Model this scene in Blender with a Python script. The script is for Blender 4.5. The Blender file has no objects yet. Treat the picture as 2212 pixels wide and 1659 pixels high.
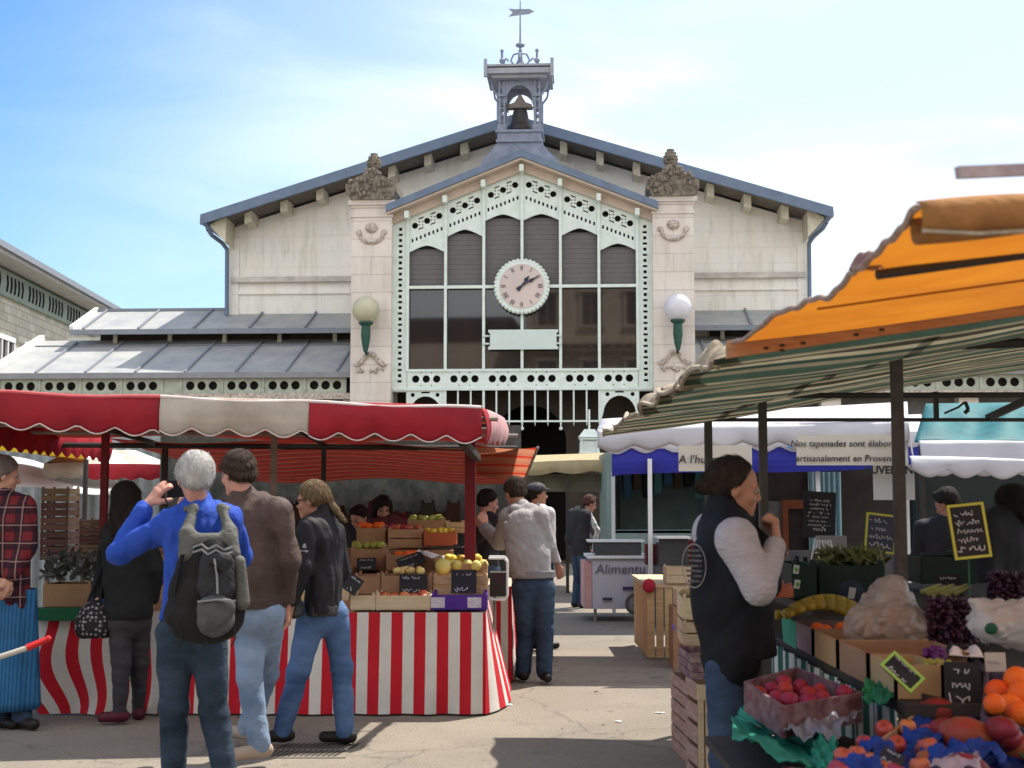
import bpy, math, random
import numpy as np
from mathutils import Vector, Matrix
from mathutils.geometry import tessellate_polygon
R = math.radians
rnd = random.Random(7)
sc = bpy.context.scene
COL = sc.collection
# ---------------------------------------------------------------- camera
FOC = 2900.0
PITCH = math.atan(245.5 / 2900)
CZ = 1.55
cam = bpy.data.cameras.new('camera')
cam.sensor_width = 36; cam.lens = FOC / 2212 * 36
cam.clip_start = 0.05; cam.clip_end = 3000
co = bpy.data.objects.new('camera', cam); COL.objects.link(co)
co.location = (0, 0, CZ); co.rotation_euler = (math.pi / 2 + PITCH, 0, 0)
sc.camera = co
cam.dof.use_dof = True; cam.dof.focus_distance = 15.0; cam.dof.aperture_fstop = 5.6
# ---------------------------------------------------------------- light
SUN_AZ = R(41); SUN_EL = R(60)
SKY_STRENGTH = 0.14
world = bpy.data.worlds.new('World'); sc.world = world; world.use_nodes = True
nt = world.node_tree; nt.nodes.clear()
def wn(t, **k):
    n = nt.nodes.new(t)
    for a, b in k.items(): setattr(n, a, b)
    return n
sky = wn('ShaderNodeTexSky', sky_type='NISHITA', sun_disc=False, sun_elevation=SUN_EL, sun_rotation=SUN_AZ, air_density=1.0, dust_density=0.6, ozone_density=1.6)
tc = wn('ShaderNodeTexCoord')
mp = wn('ShaderNodeMapping'); mp.inputs['Scale'].default_value = (1.1, 1.1, 4.2); mp.inputs['Rotation'].default_value = (0.0, 0.25, 0.5)
nz = wn('ShaderNodeTexNoise'); nz.inputs['Scale'].default_value = 2.3; nz.inputs['Detail'].default_value = 7; nz.inputs['Roughness'].default_value = 0.52; nz.inputs['Distortion'].default_value = 0.35
rp = wn('ShaderNodeMapRange'); rp.inputs[1].default_value = 0.36; rp.inputs[2].default_value = 0.74; rp.interpolation_type = 'SMOOTHSTEP'
sx = wn('ShaderNodeSeparateXYZ')
grd = wn('ShaderNodeMapRange'); grd.inputs[1].default_value = -0.46; grd.inputs[2].default_value = 0.16; grd.interpolation_type = 'SMOOTHSTEP'; grd.inputs[3].default_value = 0.05; grd.inputs[4].default_value = 1.0
mx0 = wn('ShaderNodeMath', operation='MULTIPLY_ADD'); mx0.use_clamp = True
add = wn('ShaderNodeMath', operation='MULTIPLY'); add.use_clamp = True
mixc = wn('ShaderNodeMixRGB'); mixc.inputs[2].default_value = (6.2, 6.5, 6.9, 1)
bg = wn('ShaderNodeBackground'); bg.inputs[1].default_value = SKY_STRENGTH
out = wn('ShaderNodeOutputWorld')
L = nt.links.new
L(tc.outputs['Generated'], mp.inputs['Vector']); L(mp.outputs[0], nz.inputs['Vector']); L(nz.outputs['Fac'], rp.inputs[0])
L(tc.outputs['Generated'], sx.inputs[0]); L(sx.outputs[0], grd.inputs[0])
hsv = wn('ShaderNodeHueSaturation'); hsv.inputs['Saturation'].default_value = 1.42; hsv.inputs['Value'].default_value = 0.80
L(sky.outputs[0], hsv.inputs['Color'])
L(rp.outputs[0], mx0.inputs[0]); mx0.inputs[1].default_value = 0.62; mx0.inputs[2].default_value = 0.50
bk = wn('ShaderNodeMapRange'); bk.inputs[1].default_value = 0.2; bk.inputs[2].default_value = -0.6; bk.inputs[3].default_value = 0.0; bk.inputs[4].default_value = 1.0; L(sx.outputs[1], bk.inputs[0])
mxb = wn('ShaderNodeMath', operation='MAXIMUM'); L(grd.outputs[0], mxb.inputs[0]); L(bk.outputs[0], mxb.inputs[1])
L(mx0.outputs[0], add.inputs[0]); L(mxb.outputs[0], add.inputs[1])
L(add.outputs[0], mixc.inputs[0]); L(hsv.outputs[0], mixc.inputs[1])
ckb = wn('ShaderNodeMixRGB'); ckb.inputs[1].default_value = (6.2, 6.5, 6.9, 1); ckb.inputs[2].default_value = (9.6, 9.4, 9.0, 1); L(bk.outputs[0], ckb.inputs[0]); L(ckb.outputs[0], mixc.inputs[2]); L(mixc.outputs[0], bg.inputs[0]); L(bg.outputs[0], out.inputs[0])
sl = bpy.data.lights.new('sun', 'SUN'); sl.energy = 4.9; sl.angle = R(0.6); sl.color = (1.0, 0.93, 0.82)
so = bpy.data.objects.new('sun', sl); COL.objects.link(so)
sd = Vector((math.sin(SUN_AZ) * math.cos(SUN_EL), math.cos(SUN_AZ) * math.cos(SUN_EL), math.sin(SUN_EL)))
so.rotation_euler = sd.to_track_quat('Z', 'Y').to_euler(); so.location = (20, 20, 30)
sc.view_settings.view_transform = 'Standard'; sc.view_settings.look = 'None'
sc.view_settings.gamma = 1; sc.view_settings.exposure = 0.72
try:
    sc.cycles.max_bounces = 8; sc.cycles.diffuse_bounces = 4; sc.cycles.use_denoising = True
except Exception: pass
# ---------------------------------------------------------------- placing helpers (turn a measured direction + a depth / height into a point)
CP, SP = math.cos(PITCH), math.sin(PITCH)
def ray(px, py):
    x = (px - 1106) / FOC; y = -(py - 829.5) / FOC
    return Vector((x, CP - y * SP, SP + y * CP))
def at(px, py, Y):
    d = ray(px, py); return Vector((0, 0, CZ)) + d * (Y / d.y)
def onz(px, py, z):
    d = ray(px, py); return Vector((0, 0, CZ)) + d * ((z - CZ) / d.z)
def wx(px, Y): return (px - 1106) / FOC * Y
# ---------------------------------------------------------------- materials
MATS = {}
def mat(name, col, rough=0.7, col2=None, nscale=6.0, namt=0.5, bump=0.0, bscale=40.0, metal=0.0, trans=0.0, vari=0.0, stretch=None, spec=0.22, coat=0.0, detail=5):
    """principled with an optional second colour mixed in by noise, bump, translucency and per-object variation"""
    if name in MATS: return MATS[name]
    m = bpy.data.materials.new(name); m.use_nodes = True; t = m.node_tree; N = t.nodes; b = N['Principled BSDF']; o = N['Material Output']
    Lk = t.links.new
    b.inputs['Roughness'].default_value = rough; b.inputs['Metallic'].default_value = metal
    b.inputs['Specular IOR Level'].default_value = spec; b.inputs['Coat Weight'].default_value = coat
    c1 = tuple(col) + (1,)
    tcn = N.new('ShaderNodeTexCoord'); vec = tcn.outputs['Object']
    if stretch:
        mpn = N.new('ShaderNodeMapping'); mpn.inputs['Scale'].default_value = stretch; Lk(vec, mpn.inputs['Vector']); vec = mpn.outputs[0]
    colsock = None
    if col2 is None: col2 = tuple(c * 0.72 for c in col)
    n = N.new('ShaderNodeTexNoise'); n.inputs['Scale'].default_value = nscale; n.inputs['Detail'].default_value = detail; n.inputs['Roughness'].default_value = 0.6
    Lk(vec, n.inputs['Vector'])
    mr = N.new('ShaderNodeMapRange'); mr.inputs[1].default_value = 0.36; mr.inputs[2].default_value = 0.68; mr.inputs[4].default_value = namt
    Lk(n.outputs['Fac'], mr.inputs[0])
    mc = N.new('ShaderNodeMixRGB'); mc.inputs[1].default_value = c1; mc.inputs[2].default_value = tuple(col2) + (1,)
    Lk(mr.outputs[0], mc.inputs[0]); colsock = mc.outputs[0]
    if vari > 0:
        oi = N.new('ShaderNodeObjectInfo'); hs = N.new('ShaderNodeHueSaturation'); ma = N.new('ShaderNodeMapRange')
        ma.inputs[3].default_value = 1 - vari; ma.inputs[4].default_value = 1 + vari; Lk(oi.outputs['Random'], ma.inputs[0]); Lk(ma.outputs[0], hs.inputs['Value'])
        mh = N.new('ShaderNodeMapRange'); mh.inputs[3].default_value = 0.5 - vari * 0.09; mh.inputs[4].default_value = 0.5 + vari * 0.09; Lk(oi.outputs['Random'], mh.inputs[0]); Lk(mh.outputs[0], hs.inputs['Hue'])
        Lk(colsock, hs.inputs['Color']); colsock = hs.outputs[0]
    Lk(colsock, b.inputs['Base Color'])
    if bump > 0:
        n2 = N.new('ShaderNodeTexNoise'); n2.inputs['Scale'].default_value = bscale; n2.inputs['Detail'].default_value = 4; Lk(vec, n2.inputs['Vector'])
        bp = N.new('ShaderNodeBump'); bp.inputs['Strength'].default_value = bump; bp.inputs['Distance'].default_value = 0.02
        Lk(n2.outputs['Fac'], bp.inputs['Height']); Lk(bp.outputs[0], b.inputs['Normal'])
    if trans > 0:
        tr = N.new('ShaderNodeBsdfTranslucent'); Lk(colsock, tr.inputs[0]); ms = N.new('ShaderNodeMixShader'); ms.inputs[0].default_value = trans
        Lk(b.outputs[0], ms.inputs[1]); Lk(tr.outputs[0], ms.inputs[2]); Lk(ms.outputs[0], o.inputs['Surface'])
    m['col'] = colsock.node.name
    MATS[name] = m; return m
def nodes_of(m): return m.node_tree.nodes, m.node_tree.links.new
def stone_mat(name, col, col2, bw, bh, joint=0.75, streak=0.35, dirt=(0.13, 0.12, 0.10), offs=0.0, swap=False):
    """ashlar: brick joints as slightly darker lines with bump, blotchy wear, rain streaks"""
    m = mat(name, col, 0.9, col2, 1.6, 0.9, bump=0.0, detail=8); N, Lk = nodes_of(m); b = N['Principled BSDF']
    tcn = N.new('ShaderNodeTexCoord'); sp = N.new('ShaderNodeSeparateXYZ'); cb = N.new('ShaderNodeCombineXYZ'); Lk(tcn.outputs['Object'], sp.inputs[0])
    Lk(sp.outputs[1 if swap else 0], cb.inputs[0]); Lk(sp.outputs[2], cb.inputs[1])
    br = N.new('ShaderNodeTexBrick'); br.inputs['Color1'].default_value = (1, 1, 1, 1); br.inputs['Color2'].default_value = (1 - (1 - joint) * .45,) * 3 + (1,); br.inputs['Mortar'].default_value = (joint,) * 3 + (1,)
    br.inputs['Scale'].default_value = 1; br.inputs['Brick Width'].default_value = bw; br.inputs['Row Height'].default_value = bh; br.inputs['Mortar Size'].default_value = 0.012; br.inputs['Mortar Smooth'].default_value = 0.3
    Lk(cb.outputs[0], br.inputs['Vector'])
    src = b.inputs['Base Color'].links[0].from_socket
    mu = N.new('ShaderNodeMixRGB'); mu.blend_type = 'MULTIPLY'; mu.inputs[0].default_value = 1; Lk(src, mu.inputs[1]); Lk(br.outputs[0], mu.inputs[2])
    mp_ = N.new('ShaderNodeMapping'); mp_.inputs['Scale'].default_value = (2.2, 2.2, 0.35); Lk(tcn.outputs['Object'], mp_.inputs[0])
    ns = N.new('ShaderNodeTexNoise'); ns.inputs['Scale'].default_value = 2.0; ns.inputs['Detail'].default_value = 9; ns.inputs['Roughness'].default_value = 0.65; Lk(mp_.outputs[0], ns.inputs[0])
    r_ = N.new('ShaderNodeMapRange'); r_.inputs[1].default_value = 0.5; r_.inputs[2].default_value = 0.78; r_.inputs[4].default_value = streak; Lk(ns.outputs['Fac'], r_.inputs[0])
    md = N.new('ShaderNodeMixRGB'); md.inputs[2].default_value = tuple(dirt) + (1,); Lk(r_.outputs[0], md.inputs[0]); Lk(mu.outputs[0], md.inputs[1]); Lk(md.outputs[0], b.inputs['Base Color'])
    bp = N.new('ShaderNodeBump'); bp.inputs['Strength'].default_value = 0.5; bp.inputs['Distance'].default_value = 0.02
    n2 = N.new('ShaderNodeTexNoise'); n2.inputs['Scale'].default_value = 18; n2.inputs['Detail'].default_value = 6; Lk(tcn.outputs['Object'], n2.inputs[0])
    aa = N.new('ShaderNodeMath'); aa.operation = 'MULTIPLY_ADD'; aa.inputs[1].default_value = 0.35; Lk(n2.outputs['Fac'], aa.inputs[0]); Lk(br.outputs['Fac'], aa.inputs[2])
    inv = N.new('ShaderNodeMath'); inv.operation = 'SUBTRACT'; inv.inputs[0].default_value = 1; Lk(aa.outputs[0], inv.inputs[1])
    Lk(inv.outputs[0], bp.inputs['Height']); Lk(bp.outputs[0], b.inputs['Normal'])
    return m
def band_mat(name, axis, period, cols, trans=0.0, rough=0.85, wob=0.02, offset=0.0, dirt=0.35, mode='LINEAR'):
    """stripes across an object axis; cols = [(stop, colour), ...] constant ramp"""
    m = mat(name, (1, 1, 1), rough, (0.62, 0.6, 0.56), 5, dirt, bump=0.25, bscale=14, trans=0.0); N, Lk = nodes_of(m); b = N['Principled BSDF']; o = N['Material Output']
    tcn = N.new('ShaderNodeTexCoord'); sp = N.new('ShaderNodeSeparateXYZ'); Lk(tcn.outputs['Object'], sp.inputs[0])
    nn = N.new('ShaderNodeTexNoise'); nn.inputs['Scale'].default_value = 1.6; Lk(tcn.outputs['Object'], nn.inputs[0])
    a = N.new('ShaderNodeMath'); a.operation = 'MULTIPLY_ADD'; a.inputs[1].default_value = wob; Lk(nn.outputs['Fac'], a.inputs[0]); Lk(sp.outputs['XYZ'.index(axis)], a.inputs[2])
    d = N.new('ShaderNodeMath'); d.operation = 'MULTIPLY_ADD'; d.inputs[1].default_value = 1 / period; d.inputs[2].default_value = offset; Lk(a.outputs[0], d.inputs[0])
    fr = N.new('ShaderNodeMath'); fr.operation = 'FRACT'; Lk(d.outputs[0], fr.inputs[0])
    cr = N.new('ShaderNodeValToRGB'); cr.color_ramp.interpolation = 'CONSTANT'; e = cr.color_ramp.elements
    e[0].position = cols[0][0]; e[0].color = cols[0][1] + (1,); e[1].position = cols[1][0]; e[1].color = cols[1][1] + (1,)
    for p_, c_ in cols[2:]: q = e.new(p_); q.color = c_ + (1,)
    Lk(fr.outputs[0], cr.inputs[0])
    src = b.inputs['Base Color'].links[0].from_socket
    mu = N.new('ShaderNodeMixRGB'); mu.blend_type = 'MULTIPLY'; mu.inputs[0].default_value = 1; Lk(src, mu.inputs[1]); Lk(cr.outputs[0], mu.inputs[2]); Lk(mu.outputs[0], b.inputs['Base Color'])
    if trans > 0:
        tr = N.new('ShaderNodeBsdfTranslucent'); Lk(mu.outputs[0], tr.inputs[0]); ms = N.new('ShaderNodeMixShader'); ms.inputs[0].default_value = trans
        Lk(b.outputs[0], ms.inputs[1]); Lk(tr.outputs[0], ms.inputs[2]); Lk(ms.outputs[0], o.inputs['Surface'])
    return m
# ---------------------------------------------------------------- mesh helpers
class MB:
    def __init__(s): s.v = []; s.f = []; s.m = []; s.mi = 0
    def add(s, vs, fs, mi=None):
        o = len(s.v); s.v += [tuple(v) for v in vs]; s.f += [tuple(o + i for i in f) for f in fs]; s.m += [s.mi if mi is None else mi] * len(fs); return s
    def box(s, c, d, rz=0, rx=0, ry=0, mi=None, taper=1.0):
        hx, hy, hz = d[0] / 2, d[1] / 2, d[2] / 2; M = Matrix.Rotation(rz, 3, 'Z') @ Matrix.Rotation(ry, 3, 'Y') @ Matrix.Rotation(rx, 3, 'X'); c = Vector(c)
        vs = [c + M @ Vector((x * hx * (taper if z > 0 else 1), y * hy * (taper if z > 0 else 1), z * hz)) for z in (-1, 1) for x, y in ((-1, -1), (1, -1), (1, 1), (-1, 1))]
        return s.add(vs, [(3, 2, 1, 0), (4, 5, 6, 7), (0, 1, 5, 4), (1, 2, 6, 5), (2, 3, 7, 6), (3, 0, 4, 7)], mi)
    def bx(s, x0, x1, y0, y1, z0, z1, mi=None): return s.box(((x0 + x1) / 2, (y0 + y1) / 2, (z0 + z1) / 2), (abs(x1 - x0), abs(y1 - y0), abs(z1 - z0)), mi=mi)
    def bar(s, a, b, r, n=8, r2=None, mi=None):
        a = Vector(a); b = Vector(b); d = (b - a); r2 = r if r2 is None else r2
        if d.length < 1e-6: return s
        q = d.normalized(); u = q.orthogonal().normalized(); w = q.cross(u); vs = []
        for p, rr in ((a, r), (b, r2)):
            for i in range(n):
                t = 2 * math.pi * (i + .5) / n; vs.append(p + u * math.cos(t) * rr + w * math.sin(t) * rr)
        fs = [(i, (i + 1) % n, n + (i + 1) % n, n + i) for i in range(n)] + [tuple(range(n - 1, -1, -1)), tuple(range(n, 2 * n))]
        return s.add(vs, fs, mi)
    def sqbar(s, a, b, w, h=None, mi=None):
        h = h or w; a = Vector(a); b = Vector(b); q = (b - a).normalized()
        u = Vector((0, 0, 1)).cross(q)
        if u.length < 1e-3: u = Vector((1, 0, 0))
        u.normalize(); t = q.cross(u); vs = []
        for p in (a, b):
            for i, j in ((-1, -1), (1, -1), (1, 1), (-1, 1)): vs.append(p + u * i * w / 2 + t * j * h / 2)
        return s.add(vs, [(3, 2, 1, 0), (4, 5, 6, 7), (0, 1, 5, 4), (1, 2, 6, 5), (2, 3, 7, 6), (3, 0, 4, 7)], mi)
    def tube(s, pts, r, n=8, mi=None):
        for a, b in zip(pts, pts[1:]): s.bar(a, b, r, n, mi=mi)
        return s
    def lathe(s, c, prof, n=20, mi=None, axis='Z', sy=1.0):
        c = Vector(c); vs = []; k = len(prof)
        for r, z in prof:
            for i in range(n):
                t = 2 * math.pi * i / n; p = Vector((r * math.cos(t), r * math.sin(t) * sy, z))
                if axis == 'Y': p = Vector((p.x, p.z, p.y))
                if axis == 'X': p = Vector((p.z, p.x, p.y))
                vs.append(c + p)
        fs = []
        for j in range(k - 1):
            for i in range(n):
                q = (j * n + i, j * n + (i + 1) % n, (j + 1) * n + (i + 1) % n, (j + 1) * n + i); fs.append(q if axis != 'Y' else q[::-1])
        fs += [tuple(range(n - 1, -1, -1)), tuple(range((k - 1) * n, k * n))]
        return s.add(vs, fs, mi)
    def ball(s, c, r, n=14, sc_=(1, 1, 1), mi=None):
        m = max(6, n // 2); c = Vector(c); vs = []; fs = []
        for j in range(m + 1):
            a = math.pi * j / m
            for i in range(n):
                t = 2 * math.pi * i / n; vs.append(c + Vector((r * sc_[0] * math.sin(a) * math.cos(t), r * sc_[1] * math.sin(a) * math.sin(t), -r * sc_[2] * math.cos(a))))
        for j in range(m):
            for i in range(n): fs.append((j * n + i, j * n + (i + 1) % n, (j + 1) * n + (i + 1) % n, (j + 1) * n + i))
        return s.add(vs, fs, mi)
    def prism(s, poly, y0, y1, plane='XZ', mi=None):
        """polygon in the XZ plane extruded along Y (or XY along Z)"""
        n = len(poly); f = (lambda p, t: (p[0], t, p[1])) if plane == 'XZ' else ((lambda p, t: (p[0], p[1], t)) if plane == 'XY' else (lambda p, t: (t, p[0], p[1])))
        vs = [f(p, y0) for p in poly] + [f(p, y1) for p in poly]
        return s.add(vs, [tuple(range(n)), tuple(range(2 * n - 1, n - 1, -1))] + [(i, n + i, n + (i + 1) % n, (i + 1) % n) for i in range(n)], mi)
    def plate(s, outer, holes, y0, y1, mi=None):
        """flat plate in XZ with real holes, between y0 (front) and y1"""
        loops = [outer] + holes; allp = [p for l in loops for p in l]; n = len(allp)
        tris = tessellate_polygon([[Vector((p[0], p[1], 0)) for p in l] for l in loops])
        vs = [(p[0], y0, p[1]) for p in allp] + [(p[0], y1, p[1]) for p in allp]
        fs = [tuple(t) for t in tris] + [tuple(n + i for i in t[::-1]) for t in tris]; o = 0
        for l in loops:
            k = len(l); fs += [(o + i, o + (i + 1) % k, n + o + (i + 1) % k, n + o + i) for i in range(k)]; o += k
        return s.add(vs, fs, mi)
    def grid(s, fn, nu, nv, mi=None, mfn=None):
        o = len(s.v); s.v += [tuple(fn(i / nu, j / nv)) for j in range(nv + 1) for i in range(nu + 1)]
        for j in range(nv):
            for i in range(nu):
                a = o + j * (nu + 1) + i; s.f.append((a, a + 1, a + nu + 2, a + nu + 1)); s.m.append(mfn(i, j) if mfn else (s.mi if mi is None else mi))
        return s
    def build(s, name, mats, parent=None, local=False, smooth=False, loc=None, recalc=True, solid=0):
        me = bpy.data.meshes.new(name); off = Vector((0, 0, 0))
        if parent is not None and not local:
            p = parent
            while p is not None: off = off + Vector(p.location); p = p.parent
        elif loc is not None: off = Vector(loc)
        me.from_pydata([tuple(Vector(v) - off) for v in s.v], [], s.f)
        if not isinstance(mats, (list, tuple)): mats = [mats]
        for m in mats: me.materials.append(m)
        me.polygons.foreach_set('material_index', s.m)
        if smooth: me.polygons.foreach_set('use_smooth', [True] * len(me.polygons))
        me.validate(); me.update()
        if recalc and not solid:
            import bmesh
            b = bmesh.new(); b.from_mesh(me); bmesh.ops.recalc_face_normals(b, faces=b.faces); b.to_mesh(me); b.free()
        o = bpy.data.objects.new(name, me); COL.objects.link(o)
        if parent is not None: o.parent = parent
        elif loc is not None: o.location = loc
        if solid:
            md = o.modifiers.new('thickness', 'SOLIDIFY'); md.thickness = solid; md.offset = 0
        return o
def tag(o, label=None, cat=None, group=None, kind=None):
    if label: o['label'] = label
    if cat: o['category'] = cat
    if group: o['group'] = group
    if kind: o['kind'] = kind
    return o
def thing(name, label, cat, loc=(0, 0, 0), rz=0, group=None):
    o = bpy.data.objects.new(name, None); o.empty_display_size = 0.1; COL.objects.link(o); o.location = loc; o.rotation_euler = (0, 0, rz)
    return tag(o, label, cat, group)
def copy_tree(o, loc=None, rot=None, label=None, parent=None, scale=None):
    c = o.copy(); COL.objects.link(c); c.parent = parent
    if loc is not None: c.location = loc
    if rot is not None: c.rotation_euler = rot
    if scale is not None: c.scale = scale
    if label: c['label'] = label
    for ch in [x for x in KIDS.get(o.name, [])]: copy_tree(ch, parent=c)
    return c
KIDS = {}
def reg(o):
    KIDS[o.name] = [x for x in COL.objects if x.parent is o]
    for x in KIDS[o.name]: KIDS[x.name] = [y for y in COL.objects if y.parent is x]
def circ(cx, cz, r, n=14, ph=0): return [(cx + r * math.cos(2 * math.pi * i / n + ph), cz + r * math.sin(2 * math.pi * i / n + ph)) for i in range(n)]
def rect(cx, cz, w, h, sl=0.0): return [(cx - w / 2, cz - h / 2 - sl * w / 2), (cx + w / 2, cz - h / 2 + sl * w / 2), (cx + w / 2, cz + h / 2 + sl * w / 2), (cx - w / 2, cz + h / 2 - sl * w / 2)]
def text_mesh(body, size, ext=0.002, shear=0.0, bold=0.0, align='CENTER'):
    cu = bpy.data.curves.new('txt', 'FONT'); cu.body = body; cu.size = size; cu.extrude = ext; cu.shear = shear; cu.offset = bold; cu.align_x = align; cu.align_y = 'CENTER'; cu.resolution_u = 3
    o = bpy.data.objects.new('txt', cu); COL.objects.link(o); dg = bpy.context.evaluated_depsgraph_get(); me = bpy.data.meshes.new_from_object(o.evaluated_get(dg))
    bpy.data.objects.remove(o); bpy.data.curves.remove(cu); return me
def text_part(name, body, size, M, m, parent, **k):
    """M maps text plane (x right, y up, z out) to world"""
    me = text_mesh(body, size, **k); off = Vector((0, 0, 0)); p = parent
    while p is not None: off = off + Vector(p.location); p = p.parent
    me.transform(Matrix.Translation(-off) @ M); me.materials.clear(); me.materials.append(m)
    me.polygons.foreach_set('material_index', [0] * len(me.polygons))
    o = bpy.data.objects.new(name, me); COL.objects.link(o); o.parent = parent; return o
def face_cam(p, yaw=0, tilt=0, roll=0):
    """matrix for a plane standing at p whose normal looks to -Y"""
    return Matrix.Translation(p) @ Matrix.Rotation(yaw, 4, 'Z') @ Matrix.Rotation(math.pi / 2 - tilt, 4, 'X') @ Matrix.Rotation(roll, 4, 'Z')
# ---------------------------------------------------------------- material library
M_cream = stone_mat('gable_stone', (0.80, 0.765, 0.68), (0.82, 0.81, 0.77), 0.9, 0.42, 0.955, 0.55, (0.42, 0.40, 0.33))
M_pier = stone_mat('pier_stone', (0.68, 0.61, 0.55), (0.74, 0.68, 0.63), 1.4, 0.42, 0.76, 0.55, (0.36, 0.31, 0.27))
M_mossy = mat('mossy_stone', (0.25, 0.21, 0.17), 0.95, (0.09, 0.08, 0.065), 9, 1.0, bump=0.9, bscale=22)
M_carve = mat('carved_stone', (0.60, 0.52, 0.46), 0.95, (0.22, 0.18, 0.15), 14, 0.9, bump=0.8, bscale=30)
M_slate = mat('blue_roof_metal', (0.15, 0.20, 0.28), 0.55, (0.10, 0.13, 0.19), 3, 0.6, bump=0.1)
M_zinc = mat('roof_zinc', (0.36, 0.365, 0.355), 0.55, (0.25, 0.265, 0.28), 1.6, 0.9, bump=0.08, bscale=8)
M_zincd = mat('roof_seam', (0.22, 0.24, 0.28), 0.5)
M_green = mat('pale_green_iron', (0.69, 0.77, 0.735), 0.6, (0.56, 0.64, 0.58), 5, 0.8, bump=0.15, bscale=25)
M_frieze = mat('grey_green_frieze', (0.42, 0.45, 0.37), 0.7, (0.28, 0.31, 0.26), 6, 0.9)
M_board = mat('cream_board', (0.60, 0.50, 0.42), 0.8, (0.50, 0.42, 0.34), 6, 0.8)
M_bracket = mat('rafter_paint', (0.62, 0.58, 0.46), 0.8, (0.42, 0.38, 0.29), 9, 0.8)
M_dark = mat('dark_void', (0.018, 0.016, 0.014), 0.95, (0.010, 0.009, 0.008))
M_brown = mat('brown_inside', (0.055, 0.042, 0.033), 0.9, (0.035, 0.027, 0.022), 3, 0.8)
M_blind = band_mat('grey_louvres', 'Z', 0.115, [(0.0, (0.145, 0.135, 0.137)), (0.86, (0.105, 0.098, 0.10))], wob=0.0, dirt=0.2)
M_glass = mat('window_glass', (0.022, 0.015, 0.012), 0.03, (0.03, 0.02, 0.016), 1, 0.6, spec=1.0)
M_bell = mat('bell_bronze', (0.06, 0.055, 0.055), 0.5, (0.035, 0.03, 0.028), 8, 0.8, metal=0.3)
M_cup = mat('bell_tower_metal', (0.24, 0.27, 0.34), 0.6, (0.16, 0.18, 0.24), 7, 0.9, bump=0.2)
M_wood = mat('crate_wood', (0.52, 0.36, 0.20), 0.85, (0.38, 0.25, 0.13), 5, 0.9, bump=0.3, bscale=30, stretch=(1, 1, 6), vari=0.14)
M_pine = mat('pale_pine', (0.62, 0.50, 0.34), 0.85, (0.50, 0.38, 0.24), 5, 0.9, bump=0.3, bscale=30, stretch=(1, 1, 8), vari=0.1)
M_card = mat('cardboard', (0.38, 0.235, 0.13), 0.9, (0.30, 0.18, 0.10), 7, 0.6, bump=0.15, vari=0.15)
M_red = mat('red_paint', (0.16, 0.012, 0.018), 0.5, (0.10, 0.01, 0.012), 8, 0.6)
M_iron = mat('dark_iron', (0.045, 0.04, 0.038), 0.6, (0.03, 0.026, 0.024), 9, 0.7)
M_greyp = mat('grey_pole', (0.30, 0.27, 0.24), 0.5, (0.18, 0.14, 0.12), 9, 0.6)
M_white = mat('white_paint', (0.72, 0.72, 0.72), 0.5, (0.6, 0.6, 0.62), 4, 0.4)
M_chalkb = mat('blackboard', (0.018, 0.018, 0.022), 0.7, (0.035, 0.034, 0.04), 6, 0.8)
M_chalk = mat('chalk', (0.62, 0.62, 0.66), 0.9)
M_yel = mat('yellow_border', (0.55, 0.52, 0.08), 0.6, (0.42, 0.42, 0.06), 8, 0.5)
M_ink = mat('ink', (0.03, 0.028, 0.03), 0.7)
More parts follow.
